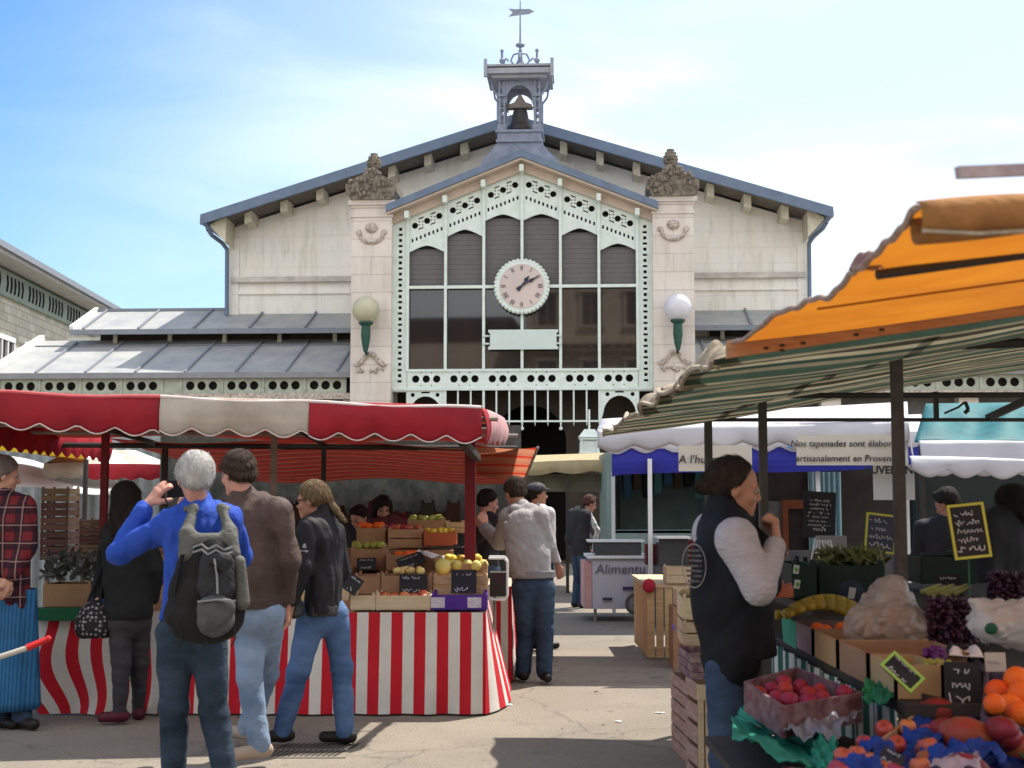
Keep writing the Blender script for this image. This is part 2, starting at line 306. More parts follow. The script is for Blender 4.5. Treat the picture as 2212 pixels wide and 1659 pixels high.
# ---------------------------------------------------------------- ground
def make_ground():
    m = mat('worn_asphalt', (0.258, 0.225, 0.185), 0.92, (0.195, 0.170, 0.142), 0.9, 0.9, detail=9); N, Lk = nodes_of(m); b = N['Principled BSDF']
    t = N.new('ShaderNodeTexCoord'); src = b.inputs['Base Color'].links[0].from_socket
    vo = N.new('ShaderNodeTexNoise'); vo.inputs['Scale'].default_value = 60; vo.inputs['Detail'].default_value = 5; vo.inputs['Roughness'].default_value = 0.8; Lk(t.outputs['Object'], vo.inputs[0])
    r1 = N.new('ShaderNodeMapRange'); r1.inputs[1].default_value = 0.3; r1.inputs[2].default_value = 0.72; r1.inputs[3].default_value = 0.55; r1.inputs[4].default_value = 1.28; Lk(vo.outputs['Fac'], r1.inputs[0])
    mu = N.new('ShaderNodeMixRGB'); mu.blend_type = 'MULTIPLY'; mu.inputs[0].default_value = 1; Lk(src, mu.inputs[1]); Lk(r1.outputs[0], mu.inputs[2])
    n3 = N.new('ShaderNodeTexNoise'); n3.inputs['Scale'].default_value = 2.6; n3.inputs['Detail'].default_value = 10; n3.inputs['Roughness'].default_value = 0.7; Lk(t.outputs['Object'], n3.inputs[0])
    r3 = N.new('ShaderNodeMapRange'); r3.inputs[1].default_value = 0.56; r3.inputs[2].default_value = 0.70; r3.inputs[4].default_value = 0.75; Lk(n3.outputs['Fac'], r3.inputs[0])
    m3 = N.new('ShaderNodeMixRGB'); m3.inputs[2].default_value = (0.14, 0.12, 0.10, 1); Lk(r3.outputs[0], m3.inputs[0]); Lk(mu.outputs[0], m3.inputs[1])
    # cracks
    v = N.new('ShaderNodeTexVoronoi'); v.feature = 'DISTANCE_TO_EDGE'; v.inputs['Scale'].default_value = 0.55
    nd = N.new('ShaderNodeTexNoise'); nd.inputs['Scale'].default_value = 4; nd.inputs['Detail'].default_value = 6; Lk(t.outputs['Object'], nd.inputs[0])
    mxv = N.new('ShaderNodeMixRGB'); mxv.blend_type = 'ADD'; mxv.inputs[0].default_value = 0.35; Lk(t.outputs['Object'], mxv.inputs[1]); Lk(nd.outputs['Color'], mxv.inputs[2]); Lk(mxv.outputs[0], v.inputs['Vector'])
    r4 = N.new('ShaderNodeMapRange'); r4.inputs[1].default_value = 0.0; r4.inputs[2].default_value = 0.010; r4.inputs[3].default_value = 0.55; r4.inputs[4].default_value = 0.0; Lk(v.outputs['Distance'], r4.inputs[0])
    m4 = N.new('ShaderNodeMixRGB'); m4.inputs[2].default_value = (0.08, 0.07, 0.06, 1); Lk(r4.outputs[0], m4.inputs[0]); Lk(m3.outputs[0], m4.inputs[1]); Lk(m4.outputs[0], b.inputs['Base Color'])
    bp = N.new('ShaderNodeBump'); bp.inputs['Strength'].default_value = 0.5; bp.inputs['Distance'].default_value = 0.01; Lk(vo.outputs['Fac'], bp.inputs['Height']); Lk(bp.outputs[0], b.inputs['Normal'])
    g = MB(); g.grid(lambda u, v: (-400 + 800 * u, -400 + 800 * v, 0), 8, 8); tag(g.build('ground', m, recalc=False), kind='structure', label='worn sandy asphalt of the market square')
make_ground()
# ================================================================ MARKET HALL (local frame: x right, y away, z up)
TH = R(3.2); HO = Vector((0.235, 31.0, 0))
hall = thing('market_hall', 'cream stone market hall with clock, bell turret, blue gabled roof and pale green iron front', 'market hall', HO, -TH)
H_ = dict(parent=hall, local=True)
CU = -0.35; GV = 3.5
# gable wall
w = MB(); zr = lambda u: 10.95 - 0.31 * abs(u - CU)
w.prism([(CU - 7.4, 0), (CU + 7.4, 0), (CU + 7.4, zr(CU + 7.4)), (CU, zr(CU)), (CU - 7.4, zr(CU - 7.4))], GV, GV + 0.5)
w.bx(CU - 7.4, CU - 6.9, GV + .5, 24, 0, 8.2); w.bx(CU + 6.9, CU + 7.4, GV + .5, 24, 0, 8.2); w.bx(CU - 7.4, CU + 7.4, 23.5, 24, 0, 8.6)
w.build('wall', M_cream, **H_)
for a, b in ((CU - 7.45, -4.05), (4.05, CU + 7.45)):   # string courses at the foot of the gable
    w = MB(); w.prism([(a, 7.17), (b, 7.17), (b, 7.31), (a, 7.31)], GV - .13, GV); w.build('string_course', mat('stained_moulding', (.66, .63, .57), .9, (.30, .28, .26), 1.6, .8, bump=.4), **H_)
    w = MB(); w.bx(a, b, GV - .06, GV, 6.86, 6.93); w.build('string_course', M_cream, **H_)
# corner pilaster strips
for s in (-1, 1):
    w = MB(); w.bx(CU + s * 7.4 - .14, CU + s * 7.4 + .14, GV - .05, GV + .3, 0, 8.35); w.build('corner_strip', M_cream, **H_)
# roof slabs
def slab(mb, cu, hw, za, sl, th, y0, y1, mi=0):
    for s in (-1, 1):
        mb.prism([(cu, za - th), (cu, za), (cu + s * hw, za - sl * hw), (cu + s * hw, za - sl * hw - th)], y0, y1, mi=mi)
w = MB(); slab(w, CU, 7.95, 11.18, 0.31, 0.10, 2.4, 24.4); roof = w.build('roof', M_slate, **H_)
w = MB(); slab(w, CU, 7.99, 11.235, 0.31, 0.26, 2.33, 2.42); w.build('fascia', M_slate, parent=roof, local=True)
w = MB(); slab(w, CU, 7.85, 11.08, 0.31, 0.06, 2.43, 3.55); w.build('soffit', mat('dark_soffit', (0.16, 0.14, 0.115), 0.9, (0.10, 0.085, 0.07), 5, 0.8), parent=roof, local=True)  # dark brown paints the eave's shade into the soffit colour
for k in range(8):
    for s in (-1, 1):
        if k == 0 and s < 0: continue
        u = s * (0.25 + k * 0.93 + (0.1 if k else .3)); z = 11.02 - 0.31 * abs(u)
        b = MB(); b.prism([(u + CU - .09, z - .30), (u + CU + .09, z - .30 - s * .05), (u + CU + .09, z - s * .028), (u + CU - .09, z + s * .028)], 2.75, GV + .02); b.build('rafter_end', M_bracket, parent=roof, local=True)
for s in (-1, 1):   # kneeler stones under the eaves and curved down pipes
    u = CU + s * 7.4
    b = MB(); b.prism([(u, 8.75), (u + s * .42, 8.55), (u + s * .38, 8.48), (u + s * .1, 8.18), (u, 8.05)], 2.6, GV + .3); b.build('eave_corbel', M_bracket, **H_)
    b = MB(); b.tube([(u + s * .48, 2.55, 8.56), (u + s * .46, 2.6, 8.42), (u + s * .40, 2.75, 8.30), (u + s * .22, 3.1, 8.16), (u + s * .13, 3.25, 8.02), (u + s * .12, 3.3, 6.3)], .055, 8); b.build('downpipe', M_slate, **H_)
    b = MB(); b.bx(u + s * .44, u + s * .60, 2.34, 24, 8.53, 8.66); b.build('gutter', M_slate, **H_)
# porch block side walls and small roof
for s in (-1, 1):
    w = MB(); w.bx(s * 3.05, s * 3.95, .3, GV, 0, 8.1); w.build('porch_wall', M_pier, **H_)
w = MB(); slab(w, 0, 3.15, 9.60, 0.40, 0.17, -0.45, GV); pr = w.build('porch_roof', M_slate, **H_)
w = MB(); slab(w, 0, 3.13, 9.425, 0.40, 0.05, -0.40, 0.0); w.build('porch_soffit', M_board, parent=pr, local=True)
w = MB(); slab(w, 0, 3.05, 9.37, 0.40, 0.20, -0.10, -0.02); w.build('barge_board', M_board, parent=pr, local=True)
# ---- iron screen
MUL = [-2.68, -1.79, -0.895, 0.0, 0.895, 1.79, 2.68]
screen = thing('iron_screen', None, None); screen.parent = hall
for s in (-1, 1):     # perforated stiles
    scr = MB()
    holes = []
    z = 4.25
    while z < 7.9:
        holes.append(rect(s * 2.86, z, .075, .075) if int(round(z / .133)) % 2 else rect(s * 2.86, z, .10, .055)); z += .133
    scr.plate([(s * 2.86 - .17, 4.0), (s * 2.86 + .17, 4.0), (s * 2.86 + .17, 9.2 - .4 * (2.86 + s * .17 * s)), (s * 2.86 - .17, 9.2 - .4 * (2.86 - .17))] if s > 0 else
              [(s * 2.86 - .17, 4.0), (s * 2.86 + .17, 4.0), (s * 2.86 + .17, 9.2 - .4 * 2.69), (s * 2.86 - .17, 9.2 - .4 * 3.03)], holes, 0, .05)
    scr.build('stile', M_green, parent=screen, local=True)
ARCH = {0: (7.28, 7.45), 1: (7.64, 7.82), 2: (8.01, 8.17)}
for i in range(6):
    a, b = MUL[i], MUL[i + 1]; k = i if i < 3 else 5 - i; zs, zp = ARCH[k]; c = (a + b) / 2; hw = (b - a) / 2
    sg = 1 if i < 3 else -1; T = lambda u, z: z - 0.40 * abs(u)
    out_ = [(a, zs)]
    for t in (-.82, -.6, -.35, -.12, 0, .12, .35, .6, .82):
        out_.append((c + t * hw * .95, zs + (zp - zs) * (1 - abs(t) ** 1.5)))
    out_ += [(b, zs), (b, T(b, 9.2)), (a, T(a, 9.2))]
    holes = []
    for j in (-1, 0, 1):
        u = c + j * .285; holes.append(circ(u, T(u, 8.93), .078, 8, .39))
    for j in (-.5, .5):
        u = c + j * .285
        for du in (-.04, .04):
            for dz in (-.04, .04): holes.append(rect(u + du, T(u, 8.93) + dz - sg * 0, .035, .03))
        holes.append(rect(u, T(u, 9.055), .12, .035, .4 * sg)); holes.append(rect(u, T(u, 8.81), .12, .035, .4 * sg))
    for j in range(8):
        u = c + (j - 3.5) * .098; holes.append(rect(u, T(u, 8.60), .045, .085))
    w = MB(); w.plate(out_, holes, .0, .05); w.build('lattice_panel', M_green, parent=screen, local=True)
    # vents under lattice
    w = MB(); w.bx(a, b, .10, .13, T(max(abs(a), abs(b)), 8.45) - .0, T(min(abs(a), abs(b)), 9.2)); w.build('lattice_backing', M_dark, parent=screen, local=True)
    # glass
    w = MB(); w.bx(a, b, .11, .13, 6.46, T(min(abs(a), abs(b)), 8.45) if False else zp + .02); wn_ = w.build('louvred_window', M_blind, **H_)
    w = MB(); w.bx(a, b, .11, .12, 4.45, 6.46); w.build('window_pane', M_glass, **H_)
    # beam with round holes
    w = MB(); w.plate([(a, 4.09), (b, 4.09), (b, 4.50), (a, 4.50)], [circ(c + j * .245, 4.30, .088, 14) for j in (-1, 0, 1)] + [circ(c + j * .245, 4.45 if q else 4.15, .018, 5) for j in (-.5, .5) for q in (0, 1)], -.01, .04); w.build('perforated_beam', M_green, parent=screen, local=True)
w = MB(); w.bx(-3.0, 3.0, .12, .2, 4.0, 4.5); w.bx(-3.0, -2.7, .12, .2, 4.0, 8.2); w.bx(2.7, 3.0, .12, .2, 4.0, 8.2); w.build('stile_backing', M_dark, parent=screen, local=True)
w = MB()
for i, u in enumerate(MUL):
    top = 9.22 - .4 * abs(u); w.bx(u - .032, u + .032, -.05, .055, 4.48, top - .02)
    w.bx(u - .05, u + .05, -.34, -.02, top - .10, top + .06 - .0)
w.bx(-2.7, 2.7, -.035, .05, 6.42, 6.49); w.bx(-2.7, 2.7, -.04, .04, 4.47, 4.53); w.bx(-3.02, 3.02, -.05, .04, 4.03, 4.09)
w.build('mullion', M_green, parent=screen, local=True)
# bars below the beam with hanging spikes
w = MB()
for k in range(13):
    u = -1.79 + k * .2983; big = k % 3 == 0
    w.bx(u - (.028 if big else .018), u + (.028 if big else .018), -.02, .03, 3.30, 4.04)
    w.bar((u, 0, 3.30), (u, 0, 3.12 if big else 3.20), .03 if big else .018, 6, .004)
    if big: w.ball((u, 0, 3.14), .045, 8)
w.bx(-1.82, 1.82, -.03, .04, 3.29, 3.33)
w.build('railing', M_green, parent=screen, local=True)
for s in (-1, 1):   # arched brackets in the outer bays
    c = s * 2.25; w = MB(); pts = [(c + s * .44, 4.05), (c - s * .46, 4.05), (c - s * .46, 3.2), (c - s * .38, 3.2)]
    arc = [(c + s * .0 - s * .38 * math.cos(t), 3.45 + .45 * math.sin(t)) for t in np.linspace(0.1, 3.0, 12)]
    w.plate([(c + s * .45, 4.05), (c - s * .46, 4.05), (c - s * .46, 3.2)] + arc + [(c + s * .45, 3.3)], [circ(c - s * .28, 3.93, .05, 8), circ(c + s * .30, 3.93, .05, 8), rect(c, 3.985, .2, .04)], 0, .05)
    w.build('arched_bracket', M_green, parent=screen, local=True)
# inside of the entrance: brown wall with a dark arch
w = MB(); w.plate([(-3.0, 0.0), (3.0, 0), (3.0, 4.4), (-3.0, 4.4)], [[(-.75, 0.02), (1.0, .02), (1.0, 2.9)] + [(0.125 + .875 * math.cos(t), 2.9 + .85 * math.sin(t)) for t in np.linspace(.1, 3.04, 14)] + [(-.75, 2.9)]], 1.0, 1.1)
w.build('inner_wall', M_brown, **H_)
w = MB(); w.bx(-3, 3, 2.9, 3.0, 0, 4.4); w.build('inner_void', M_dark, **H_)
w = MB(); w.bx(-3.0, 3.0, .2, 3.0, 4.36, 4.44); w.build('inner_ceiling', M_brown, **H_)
# ---- clock
ck = MB(); ck.lathe((0, 0, 6.44), [(.05, -.16), (.60, -.16), (.64, -.12), (.64, .02), (.05, .02)], 40, axis='Y'); clock = ck.build('clock', M_green, smooth=False, **H_)
m = mat('clock_face', (0.60, 0.50, 0.46), 0.5, (0.50, 0.43, 0.42), 1.2, 0.8, coat=0.3); c_ = MB(); c_.lathe((0, 0, 6.44), [(.02, -.17), (.52, -.175), (.52, -.15), (.02, -.15)], 40, axis='Y'); c_.build('clock_face', m, parent=clock, local=True)
c_ = MB()
for k in range(40):   # scalloped rim
    t = 2 * math.pi * k / 40; c_.ball((.615 * math.cos(t), -.13, 6.44 + .615 * math.sin(t)), .045, 6)
c_.build('clock_rim', M_green, parent=clock, local=True, smooth=True)
for k in range(12):
    c_ = MB(); t = R(30 * k); r = .43
    n_ = (2, 1, 2, 3, 3, 1, 2, 3, 4, 2, 1, 2)[k]
    for q in range(n_):
        o_ = (q - (n_ - 1) / 2) * .035; cx = r * math.sin(t) + o_ * math.cos(t); cz = 6.44 + r * math.cos(t) - o_ * math.sin(t)
        c_.box((cx, -.181, cz), (.018, .006, .11), ry=t)
    if n_ > 1: c_.box((r * math.sin(t), -.1815, 6.44 + r * math.cos(t)), (.035 * n_, .004, .012), ry=t)
    c_.build('numeral', mat('clock_numeral', (0.22, 0.17, 0.17), .6), parent=clock, local=True)
def hand(t, l, wd, y):
    c = MB(); d = Vector((math.sin(t), 0, math.cos(t))); o = Vector((0, y, 6.44)); p = Vector((d.z, 0, -d.x))
    q = [o - d * .14 - p * wd * .8, o - d * .14 + p * wd * .8, o + d * l * .45 + p * wd * .45, o + d * l * .55 + p * wd * 1.5, o + d * l, o + d * l * .55 - p * wd * 1.5, o + d * l * .45 - p * wd * .45]
    n = len(q); c.add(q + [v + Vector((0, .012, 0)) for v in q], [tuple(range(n)), tuple(range(2 * n - 1, n - 1, -1))] + [(i, n + i, n + (i + 1) % n, (i + 1) % n) for i in range(n)])
    c.build('clock_hand', mat('clock_hand', (0.03, 0.04, 0.07), .4), parent=clock, local=True)
hand(R(36), .30, .035, -.20); hand(R(60), .42, .028, -.215)
# blank name board
w = MB(); w.plate([(-.78, 4.97), (.84, 4.97), (.84, 5.03), (.80, 5.05), (.80, 5.35), (.84, 5.37), (.84, 5.43), (-.78, 5.43), (-.78, 5.37), (-.74, 5.35), (-.74, 5.05), (-.78, 5.03)], [], -.12, -.06)
w.bx(-.92, -.76, -.09, -.04, 5.09, 5.13); w.bx(-.92, -.76, -.09, -.04, 5.27, 5.31); w.bx(.78, .93, -.09, -.04, 5.09, 5.13); w.bx(.78, .93, -.09, -.04, 5.27, 5.31)
w.build('name_board', mat('pale_board', (0.58, 0.66, 0.64), 0.6, (0.5, 0.6, 0.57), 5, .6), **H_)
# ---- stone piers with mossy caps and pine cones
for s in (-1, 1):
    c = s * 3.50
    w = MB(); w.bx(c - .47, c + .47, -.28, .8, 0, 8.30); w.bx(c - .52, c + .52, -.33, .8, 0, 1.0)
    w.bx(c - .50, c + .50, -.31, .8, 8.30, 8.36); w.bx(c - .55, c + .55, -.36, .8, 8.36, 8.47); w.bx(c - .50, c + .50, -.31, .8, 8.08, 8.13); pier = w.build('stone_pier', M_pier, **H_)
    w = MB(); w.prism([(c - .48, 8.47), (c + .48, 8.47), (c + .56, 8.62), (c + .60, 8.64), (c + .60, 8.84), (c + .52, 8.86), (c + .40, 8.98), (c + .20, 9.06), (c + .12, 9.20), (c - .12, 9.20), (c - .20, 9.06), (c - .40, 8.98), (c - .52, 8.86), (c - .60, 8.84), (c - .60, 8.64), (c - .56, 8.62)], -.42, .7); w.build('capital', M_mossy, parent=pier, local=True)
    w = MB()
    for k in range(70):
        z_ = rnd.uniform(8.55, 9.18); hw_ = .56 if z_ < 8.86 else .56 - (z_ - 8.86) * 1.35; w.ball((c + rnd.uniform(-hw_, hw_), -.42 + rnd.uniform(-.03, .03), z_), rnd.uniform(.025, .055), 6, (1, .8, 1.3))
    w.build('carved_leaves', M_mossy, parent=pier, local=True, smooth=True)
    w = MB(); w.lathe((c - .02, .1, 0), [(.09, 9.15), (.17, 9.2), (.09, 9.25), (.08, 9.28), (.13, 9.34), (.155, 9.43), (.14, 9.53), (.09, 9.63), (.03, 9.70)], 12)
    for j in range(5):
        for k in range(8):
            t = 6.28 * (k + j % 2 * .5) / 8; z = 9.36 + j * .075; r = (.13, .155, .14, .11, .06)[j]; w.ball((c - .02 + r * math.cos(t), .1 + r * math.sin(t), z), .034, 6)
    w.build('pine_cone_finial', M_mossy, parent=pier, local=True)
    # carved laurel ring and garland
    w = MB()
    for k in range(18):
        t = math.pi * k / 17; w.ball((c + .27 * math.cos(t), -.30, 7.66 - .22 * math.sin(t) + .03), .045, 7)
    w.ball((c, -.30, 7.82), .15, 10, (1, .5, .8)); w.ball((c - .3, -.29, 7.72), .07, 8, (1, .5, 1)); w.ball((c + .3, -.29, 7.72), .07, 8, (1, .5, 1))
    w.build('carved_ring', M_carve, parent=pier, local=True, smooth=True)
    w = MB()
    for k in range(30):
        x = -.33 + .66 * k / 29; z = 4.72 + .16 * math.cos(x * 9) * (1 - abs(x)); w.ball((c + x, -.30, z), .045 + .02 * rnd.random(), 6)
    for k in range(12): w.ball((c + rnd.uniform(-.3, .3), -.30, 4.48 + rnd.uniform(-.04, .04)), .04, 6)
    w.build('carved_garland', M_carve, parent=pier, local=True)
# ---- bell turret
TU, TV = -.08, .8
w = MB()
w.prism([(TU - .93, 9.2), (TU + .93, 9.2), (TU + .90, 9.55), (TU + .72, 9.72), (TU + .62, 9.98), (TU - .62, 9.98), (TU - .72, 9.72), (TU - .90, 9.55)], TV - .45, TV + .45)
w.bx(TU - .66, TU + .66, TV - .50, TV + .50, 9.98, 10.05); w.bx(TU - .62, TU + .62, TV - .46, TV + .46, 10.05, 10.22); w.bx(TU - .68, TU + .68, TV - .5, TV + .5, 10.22, 10.28)
for sx_ in (-1, 1):
    for sy_ in (-1, 1):
        x, y = TU + sx_ * .50, TV + sy_ * .38
        w.bx(x - .095, x - .035, y - .05, y + .05, 10.28, 11.5); w.bx(x + .045, x + .095, y - .05, y + .05, 10.28, 11.5)
        for q in range(6): w.bx(x - .09, x + .09, y - .03, y + .03, 10.46 + q * .17, 10.50 + q * .17)
        w.tube([(x + sx_ * .1, y, 11.12), (x + sx_ * .26, y, 11.3), (x + sx_ * .30, y, 11.5)], .03, 5)
        w.bx(x - .12, x + .12, y - .09, y + .09, 10.28, 10.42); w.bx(x - .11, x + .11, y - .08, y + .08, 11.1, 11.16)
        w.bx(x + sx_ * .04, x + sx_ * .15, y - .03, y + .03, 10.5, 11.2)
for sy_ in (-1, 1):     # arched heads
    y = TV + sy_ * .38
    arc = [(TU + .36 * math.cos(t), 11.05 + .34 * math.sin(t)) for t in np.linspace(0, math.pi, 14)]
    w.plate([(TU - .5, 11.5), (TU - .5, 10.95), (TU - .36, 10.95)] + arc[::-1][:] + [(TU + .36, 10.95), (TU + .5, 10.95), (TU + .5, 11.5)], [], y - .03, y + .03)
w.v = [(TU + (v[0] - TU) * (.84 if v[2] > 9.9 else 1), v[1], v[2]) for v in w.v]
bt = w.build('bell_turret', M_cup, **H_)
w = MB(); w.box((TU, TV, 11.55), (1.30, 1.2, .08)); w.box((TU, TV, 11.66), (1.56, 1.4, .13)); w.box((TU, TV, 11.78), (1.62, 1.46, .05)); w.box((TU, TV, 11.86), (1.4, 1.2, .11), taper=.5)
for sx_ in (-1, 1):
    w.bx(TU + sx_ * .79 - .04, TU + sx_ * .79 + .04, TV - .76, TV - .68, 11.5, 11.93)
w.build('turret_roof', mat('turret_roof_paint', (0.34, 0.35, 0.39), .6, (.24, .26, .31), 6, .8), parent=bt, local=True)
for sx_ in (-1, 1):
    for sy_ in (-1, 1):
        w = MB(); x, y = TU + sx_ * .42, TV + sy_ * .36; w.bar((x, y, 11.85), (x, y, 12.28), .03, 6); w.ball((x, y, 12.0), .07, 8); w.ball((x, y, 12.24), .045, 8); w.tube([(x, y, 11.95), (x - sx_ * .1, y, 12.06), (x - sx_ * .16, y, 11.98)], .02, 5); w.build('finial', M_cup, parent=bt, local=True)
w = MB(); w.bar((TU, TV, 11.85), (TU, TV, 13.62), .035, 6, .012); w.ball((TU, TV, 12.50), .12, 12, (1, 1, .45)); w.ball((TU, TV, 12.36), .05, 8); w.lathe((TU, TV, 0), [(.18, 11.9), (.13, 12.0), (.06, 12.15), (.05, 12.3)], 8)
for k in range(4):
    t = k * math.pi / 2; d = Vector((math.cos(t), math.sin(t), 0)); o_ = Vector((TU, TV, 0))
    w.tube([o_ + d * .05 + Vector((0, 0, 12.3)), o_ + d * .16 + Vector((0, 0, 12.27)), o_ + d * .23 + Vector((0, 0, 12.12)), o_ + d * .16 + Vector((0, 0, 12.02)), o_ + d * .24 + Vector((0, 0, 11.95))], .022, 5)
w.plate([(TU - .16, 13.24), (TU + .22, 13.28), (TU + .34, 13.34), (TU + .22, 13.40), (TU - .14, 13.40), (TU - .28, 13.42), (TU - .18, 13.32), (TU - .28, 13.22)], [], TV - .012, TV + .012)
w.build('weather_vane', M_cup, parent=bt, local=True)
w = MB(); w.lathe((TU, TV, 0), [(.02, 10.93), (.10, 10.92), (.17, 10.86), (.19, 10.75), (.22, 10.6), (.27, 10.48), (.34, 10.40), (.34, 10.34), (.30, 10.34)], 24); w.build('bell', M_bell, parent=bt, local=True, smooth=True)
w = MB(); w.ball((TU, TV, 10.32), .07, 10); w.bar((TU, TV, 10.3), (TU, TV, 10.5), .02, 6); w.bx(TU - .2, TU + .05, TV - .1, TV + .1, 10.24, 10.32); w.build('clapper', M_greyp, parent=bt, local=True, smooth=False)
w = MB(); w.prism([(TU - .30, 10.92), (TU + .30, 10.92), (TU + .28, 11.0), (TU + .14, 11.05), (TU + .08, 11.14), (TU + .02, 11.25), (TU - .02, 11.25), (TU - .08, 11.14), (TU - .14, 11.05), (TU - .28, 11.0)], TV - .12, TV + .12); w.bx(TU - .45, TU + .45, TV - .03, TV + .03, 10.93, 10.97); w.build('bell_yoke', mat('yoke_wood', (.26, .22, .20), .8, (.16, .13, .12), 8, .8), parent=bt, local=True)
# ---- globe lamps on the piers
for s, lab, cg in ((-1, 'round wall lamp with a yellowed globe on the left stone pier', (.62, .60, .42)), (1, 'round wall lamp with a clean white globe on the right stone pier', (.78, .78, .84))):
    P0 = hall.matrix_basis
    bpy.context.view_layer.update()
    c = hall.matrix_world @ Vector((s * 3.56, -.62, 5.55)); t = thing('wall_lamp', lab, 'lamp', c, -TH, 'globe lamps on the piers')
    w = MB(); w.ball((0, 0, .30), .315, 28); w.build('globe', mat('globe_glass_' + ('yellow' if s < 0 else 'white'), cg, .12, tuple(x * .85 for x in cg), 3, .5, trans=.25, coat=.5), parent=t, local=True, smooth=True)
    w = MB(); w.lathe((0, 0, 0), [(.16, .02), (.17, -.02), (.10, -.08), (.11, -.3), (.085, -.5), (.05, -.66), (.02, -.7)], 14); w.tube([(0, 0, -.6), (0, .12, -.72), (0, .33, -.66)], .03, 8); w.build('lamp_bracket', mat('dark_green_iron', (.03, .09, .07), .5, (.02, .05, .045), 8, .6), parent=t, local=True)
# ---- side wings
def wing(s, u0, u1, label):
    """s=-1 left / +1 right; u0 near pier, u1 far end"""
    t = thing('market_wing', label, 'market wing', HO, -TH); K = dict(parent=t, local=True)
    ev, ez = 0.0, 4.47; sl = .395; tv = 2.85; X0, X1 = min(u0, u1), max(u0, u1)
    f = lambda v: ez + sl * (v - ev)
    def pan(mb, x0, x1, va, za, vb, zb, th=.07, mi=0):
        mb.add([(x0, va, za), (x1, va, za), (x1, vb, zb), (x0, vb, zb), (x0, va, za - th), (x1, va, za - th), (x1, vb, zb - th), (x0, vb, zb - th)], [(0, 1, 2, 3), (7, 6, 5, 4), (0, 4, 5, 1), (1, 5, 6, 2), (2, 6, 7, 3), (3, 7, 4, 0)], mi)
    w = MB(); pan(w, X0, X1, ev, ez, tv, f(tv)); w.build('lower_roof', M_zinc, **K)
    w = MB(); n = int((X1 - X0) / 1.2)
    for i in range(n + 1):
        x = u0 + s * (.35 + i * 1.2)
        if not X0 < x < X1: continue
        w.sqbar((x, ev + .02, ez + .03), (x, tv - .3, f(tv - .3) + .03), .05, .06)
    w.bx(X0, X1, tv - .55, tv - .49, f(tv - .52), f(tv - .52) + .02); w.build('roof_seam', M_zincd, **K)
    # raised skylight
    lz = 5.78; lv = 2.15
    g = lambda v: lz + .42 * (v - lv)
    a0, a1 = (X0 + 1.05, X1 - .1) if s < 0 else (X0 + .1, X1)
    w = MB(); pan(w, a0, a1, lv, lz, lv + 1.75, g(lv + 1.75)); pan(w, a0, a1, lv + 1.75, g(lv + 1.75), lv + 3.4, g(lv + 1.75) - .7); w.build('skylight_roof', M_zinc, **K)
    w = MB()
    i = 0
    while True:
        x = u0 + s * (.15 + i * 1.42); i += 1
        if not a0 - .2 < x < a1 + .2: break
        x = min(max(x, a0 + .03), a1 - .03); w.sqbar((x, lv, lz + .03), (x, lv + 1.72, g(lv + 1.72) + .03), .05, .06)
    w.bx(a0, a1, lv - .05, lv + .03, lz - .12, lz + .01); w.bx(a0, a1, lv + 1.68, lv + 1.78, g(lv + 1.75) - .02, g(lv + 1.75) + .05)
    w.build('skylight_seam', M_zincd, **K)
    w = MB(); w.bx(a0 + .5, a1 - .3, tv + .02, tv + .1, 5.2, g(tv)); w.build('louvre_strip', M_brown, **K)
    w = MB()
    for i in range(12):
        x = u0 + s * (.9 + i * 1.42)
        if a0 < x < a1: w.bx(x - .05, x + .05, lv + .45, lv + .53, f(lv + .45), g(lv + .45))
    w.build('skylight_post', M_bracket, **K)
    w = MB(); w.bx(X0, X1, ev - .14, ev + .02, ez - .13, ez + .005); w.build('gutter', mat('gutter_zinc', (.25, .25, .27), .5, (.18, .18, .2), 4, .7), **K)
    # frieze with groups of three round holes
    x = u0 + s * .12; k = 0
    while abs(x - u0) < abs(u1 - u0) - 1:
        wd = .98 if k % 5 != 4 else .45; c = x + s * wd / 2
        w = MB(); w.plate([(c - wd / 2, 3.98), (c + wd / 2, 3.98), (c + wd / 2, 4.34), (c - wd / 2, 4.34)], [circ(c + j * .27, 4.17, .105, 14) for j in (-1, 0, 1)] if wd > .5 else [], .0, .05)
        w.bx(c - wd / 2 - .02, c - wd / 2 + .03, -.03, .0, 3.98, 4.34); w.build('frieze_panel', M_frieze, **K); x += s * wd; k += 1
    w = MB(); w.bx(X0, X1, .1, .2, 3.9, 4.4); w.build('frieze_backing', M_dark, **K)
    w = MB(); w.bx(X0, X1, -.06, .05, 3.84, 3.98); w.build('lintel', M_carve, **K)
    # ground floor: stone piers, shutters, dark bays
    w = MB(); w.bx(X0, X1, .5, .6, 0, 3.9); w.build('ground_floor_wall', mat('dim_wall', (.16, .16, .15), .9, (.09, .09, .085), 2, .9), **K)
    x = u0
    while X0 <= x <= X1: w = MB(); w.bx(x - .22, x + .22, .1, .5, 0, 3.84); x += s * 3.1; w.build('stone_column', M_pier, **K)
    i = 0; x = u0 + s * .35
    while abs(x - u0) < abs(u1 - u0) - 2.6:
        if (i % 2 == 0) if s < 0 else True:
            for q in range(3 if s > 0 else 2):
                xx = x + s * (.1 + q * .82); w = MB(); w.bx(min(xx, xx + s * .76), max(xx, xx + s * .76), .40, .46, .1, 3.3); w.build('shutter', band_mat('blue_shutter' if s > 0 else 'grey_shutter', 'X', .11, [(0, (.28, .42, .45) if s > 0 else (.36, .38, .38)), (.85, (.14, .22, .25) if s > 0 else (.2, .21, .21))], wob=0, dirt=.3), **K)
        x += s * 3.1; i += 1
    w = MB(); w.bx(X0, X1, tv, 8.0, 0, 5.0) if False else w.bx(X0, X1, 4.6, 4.9, 0, 5.9); w.build('rear_wall', M_cream, **K)
    return t
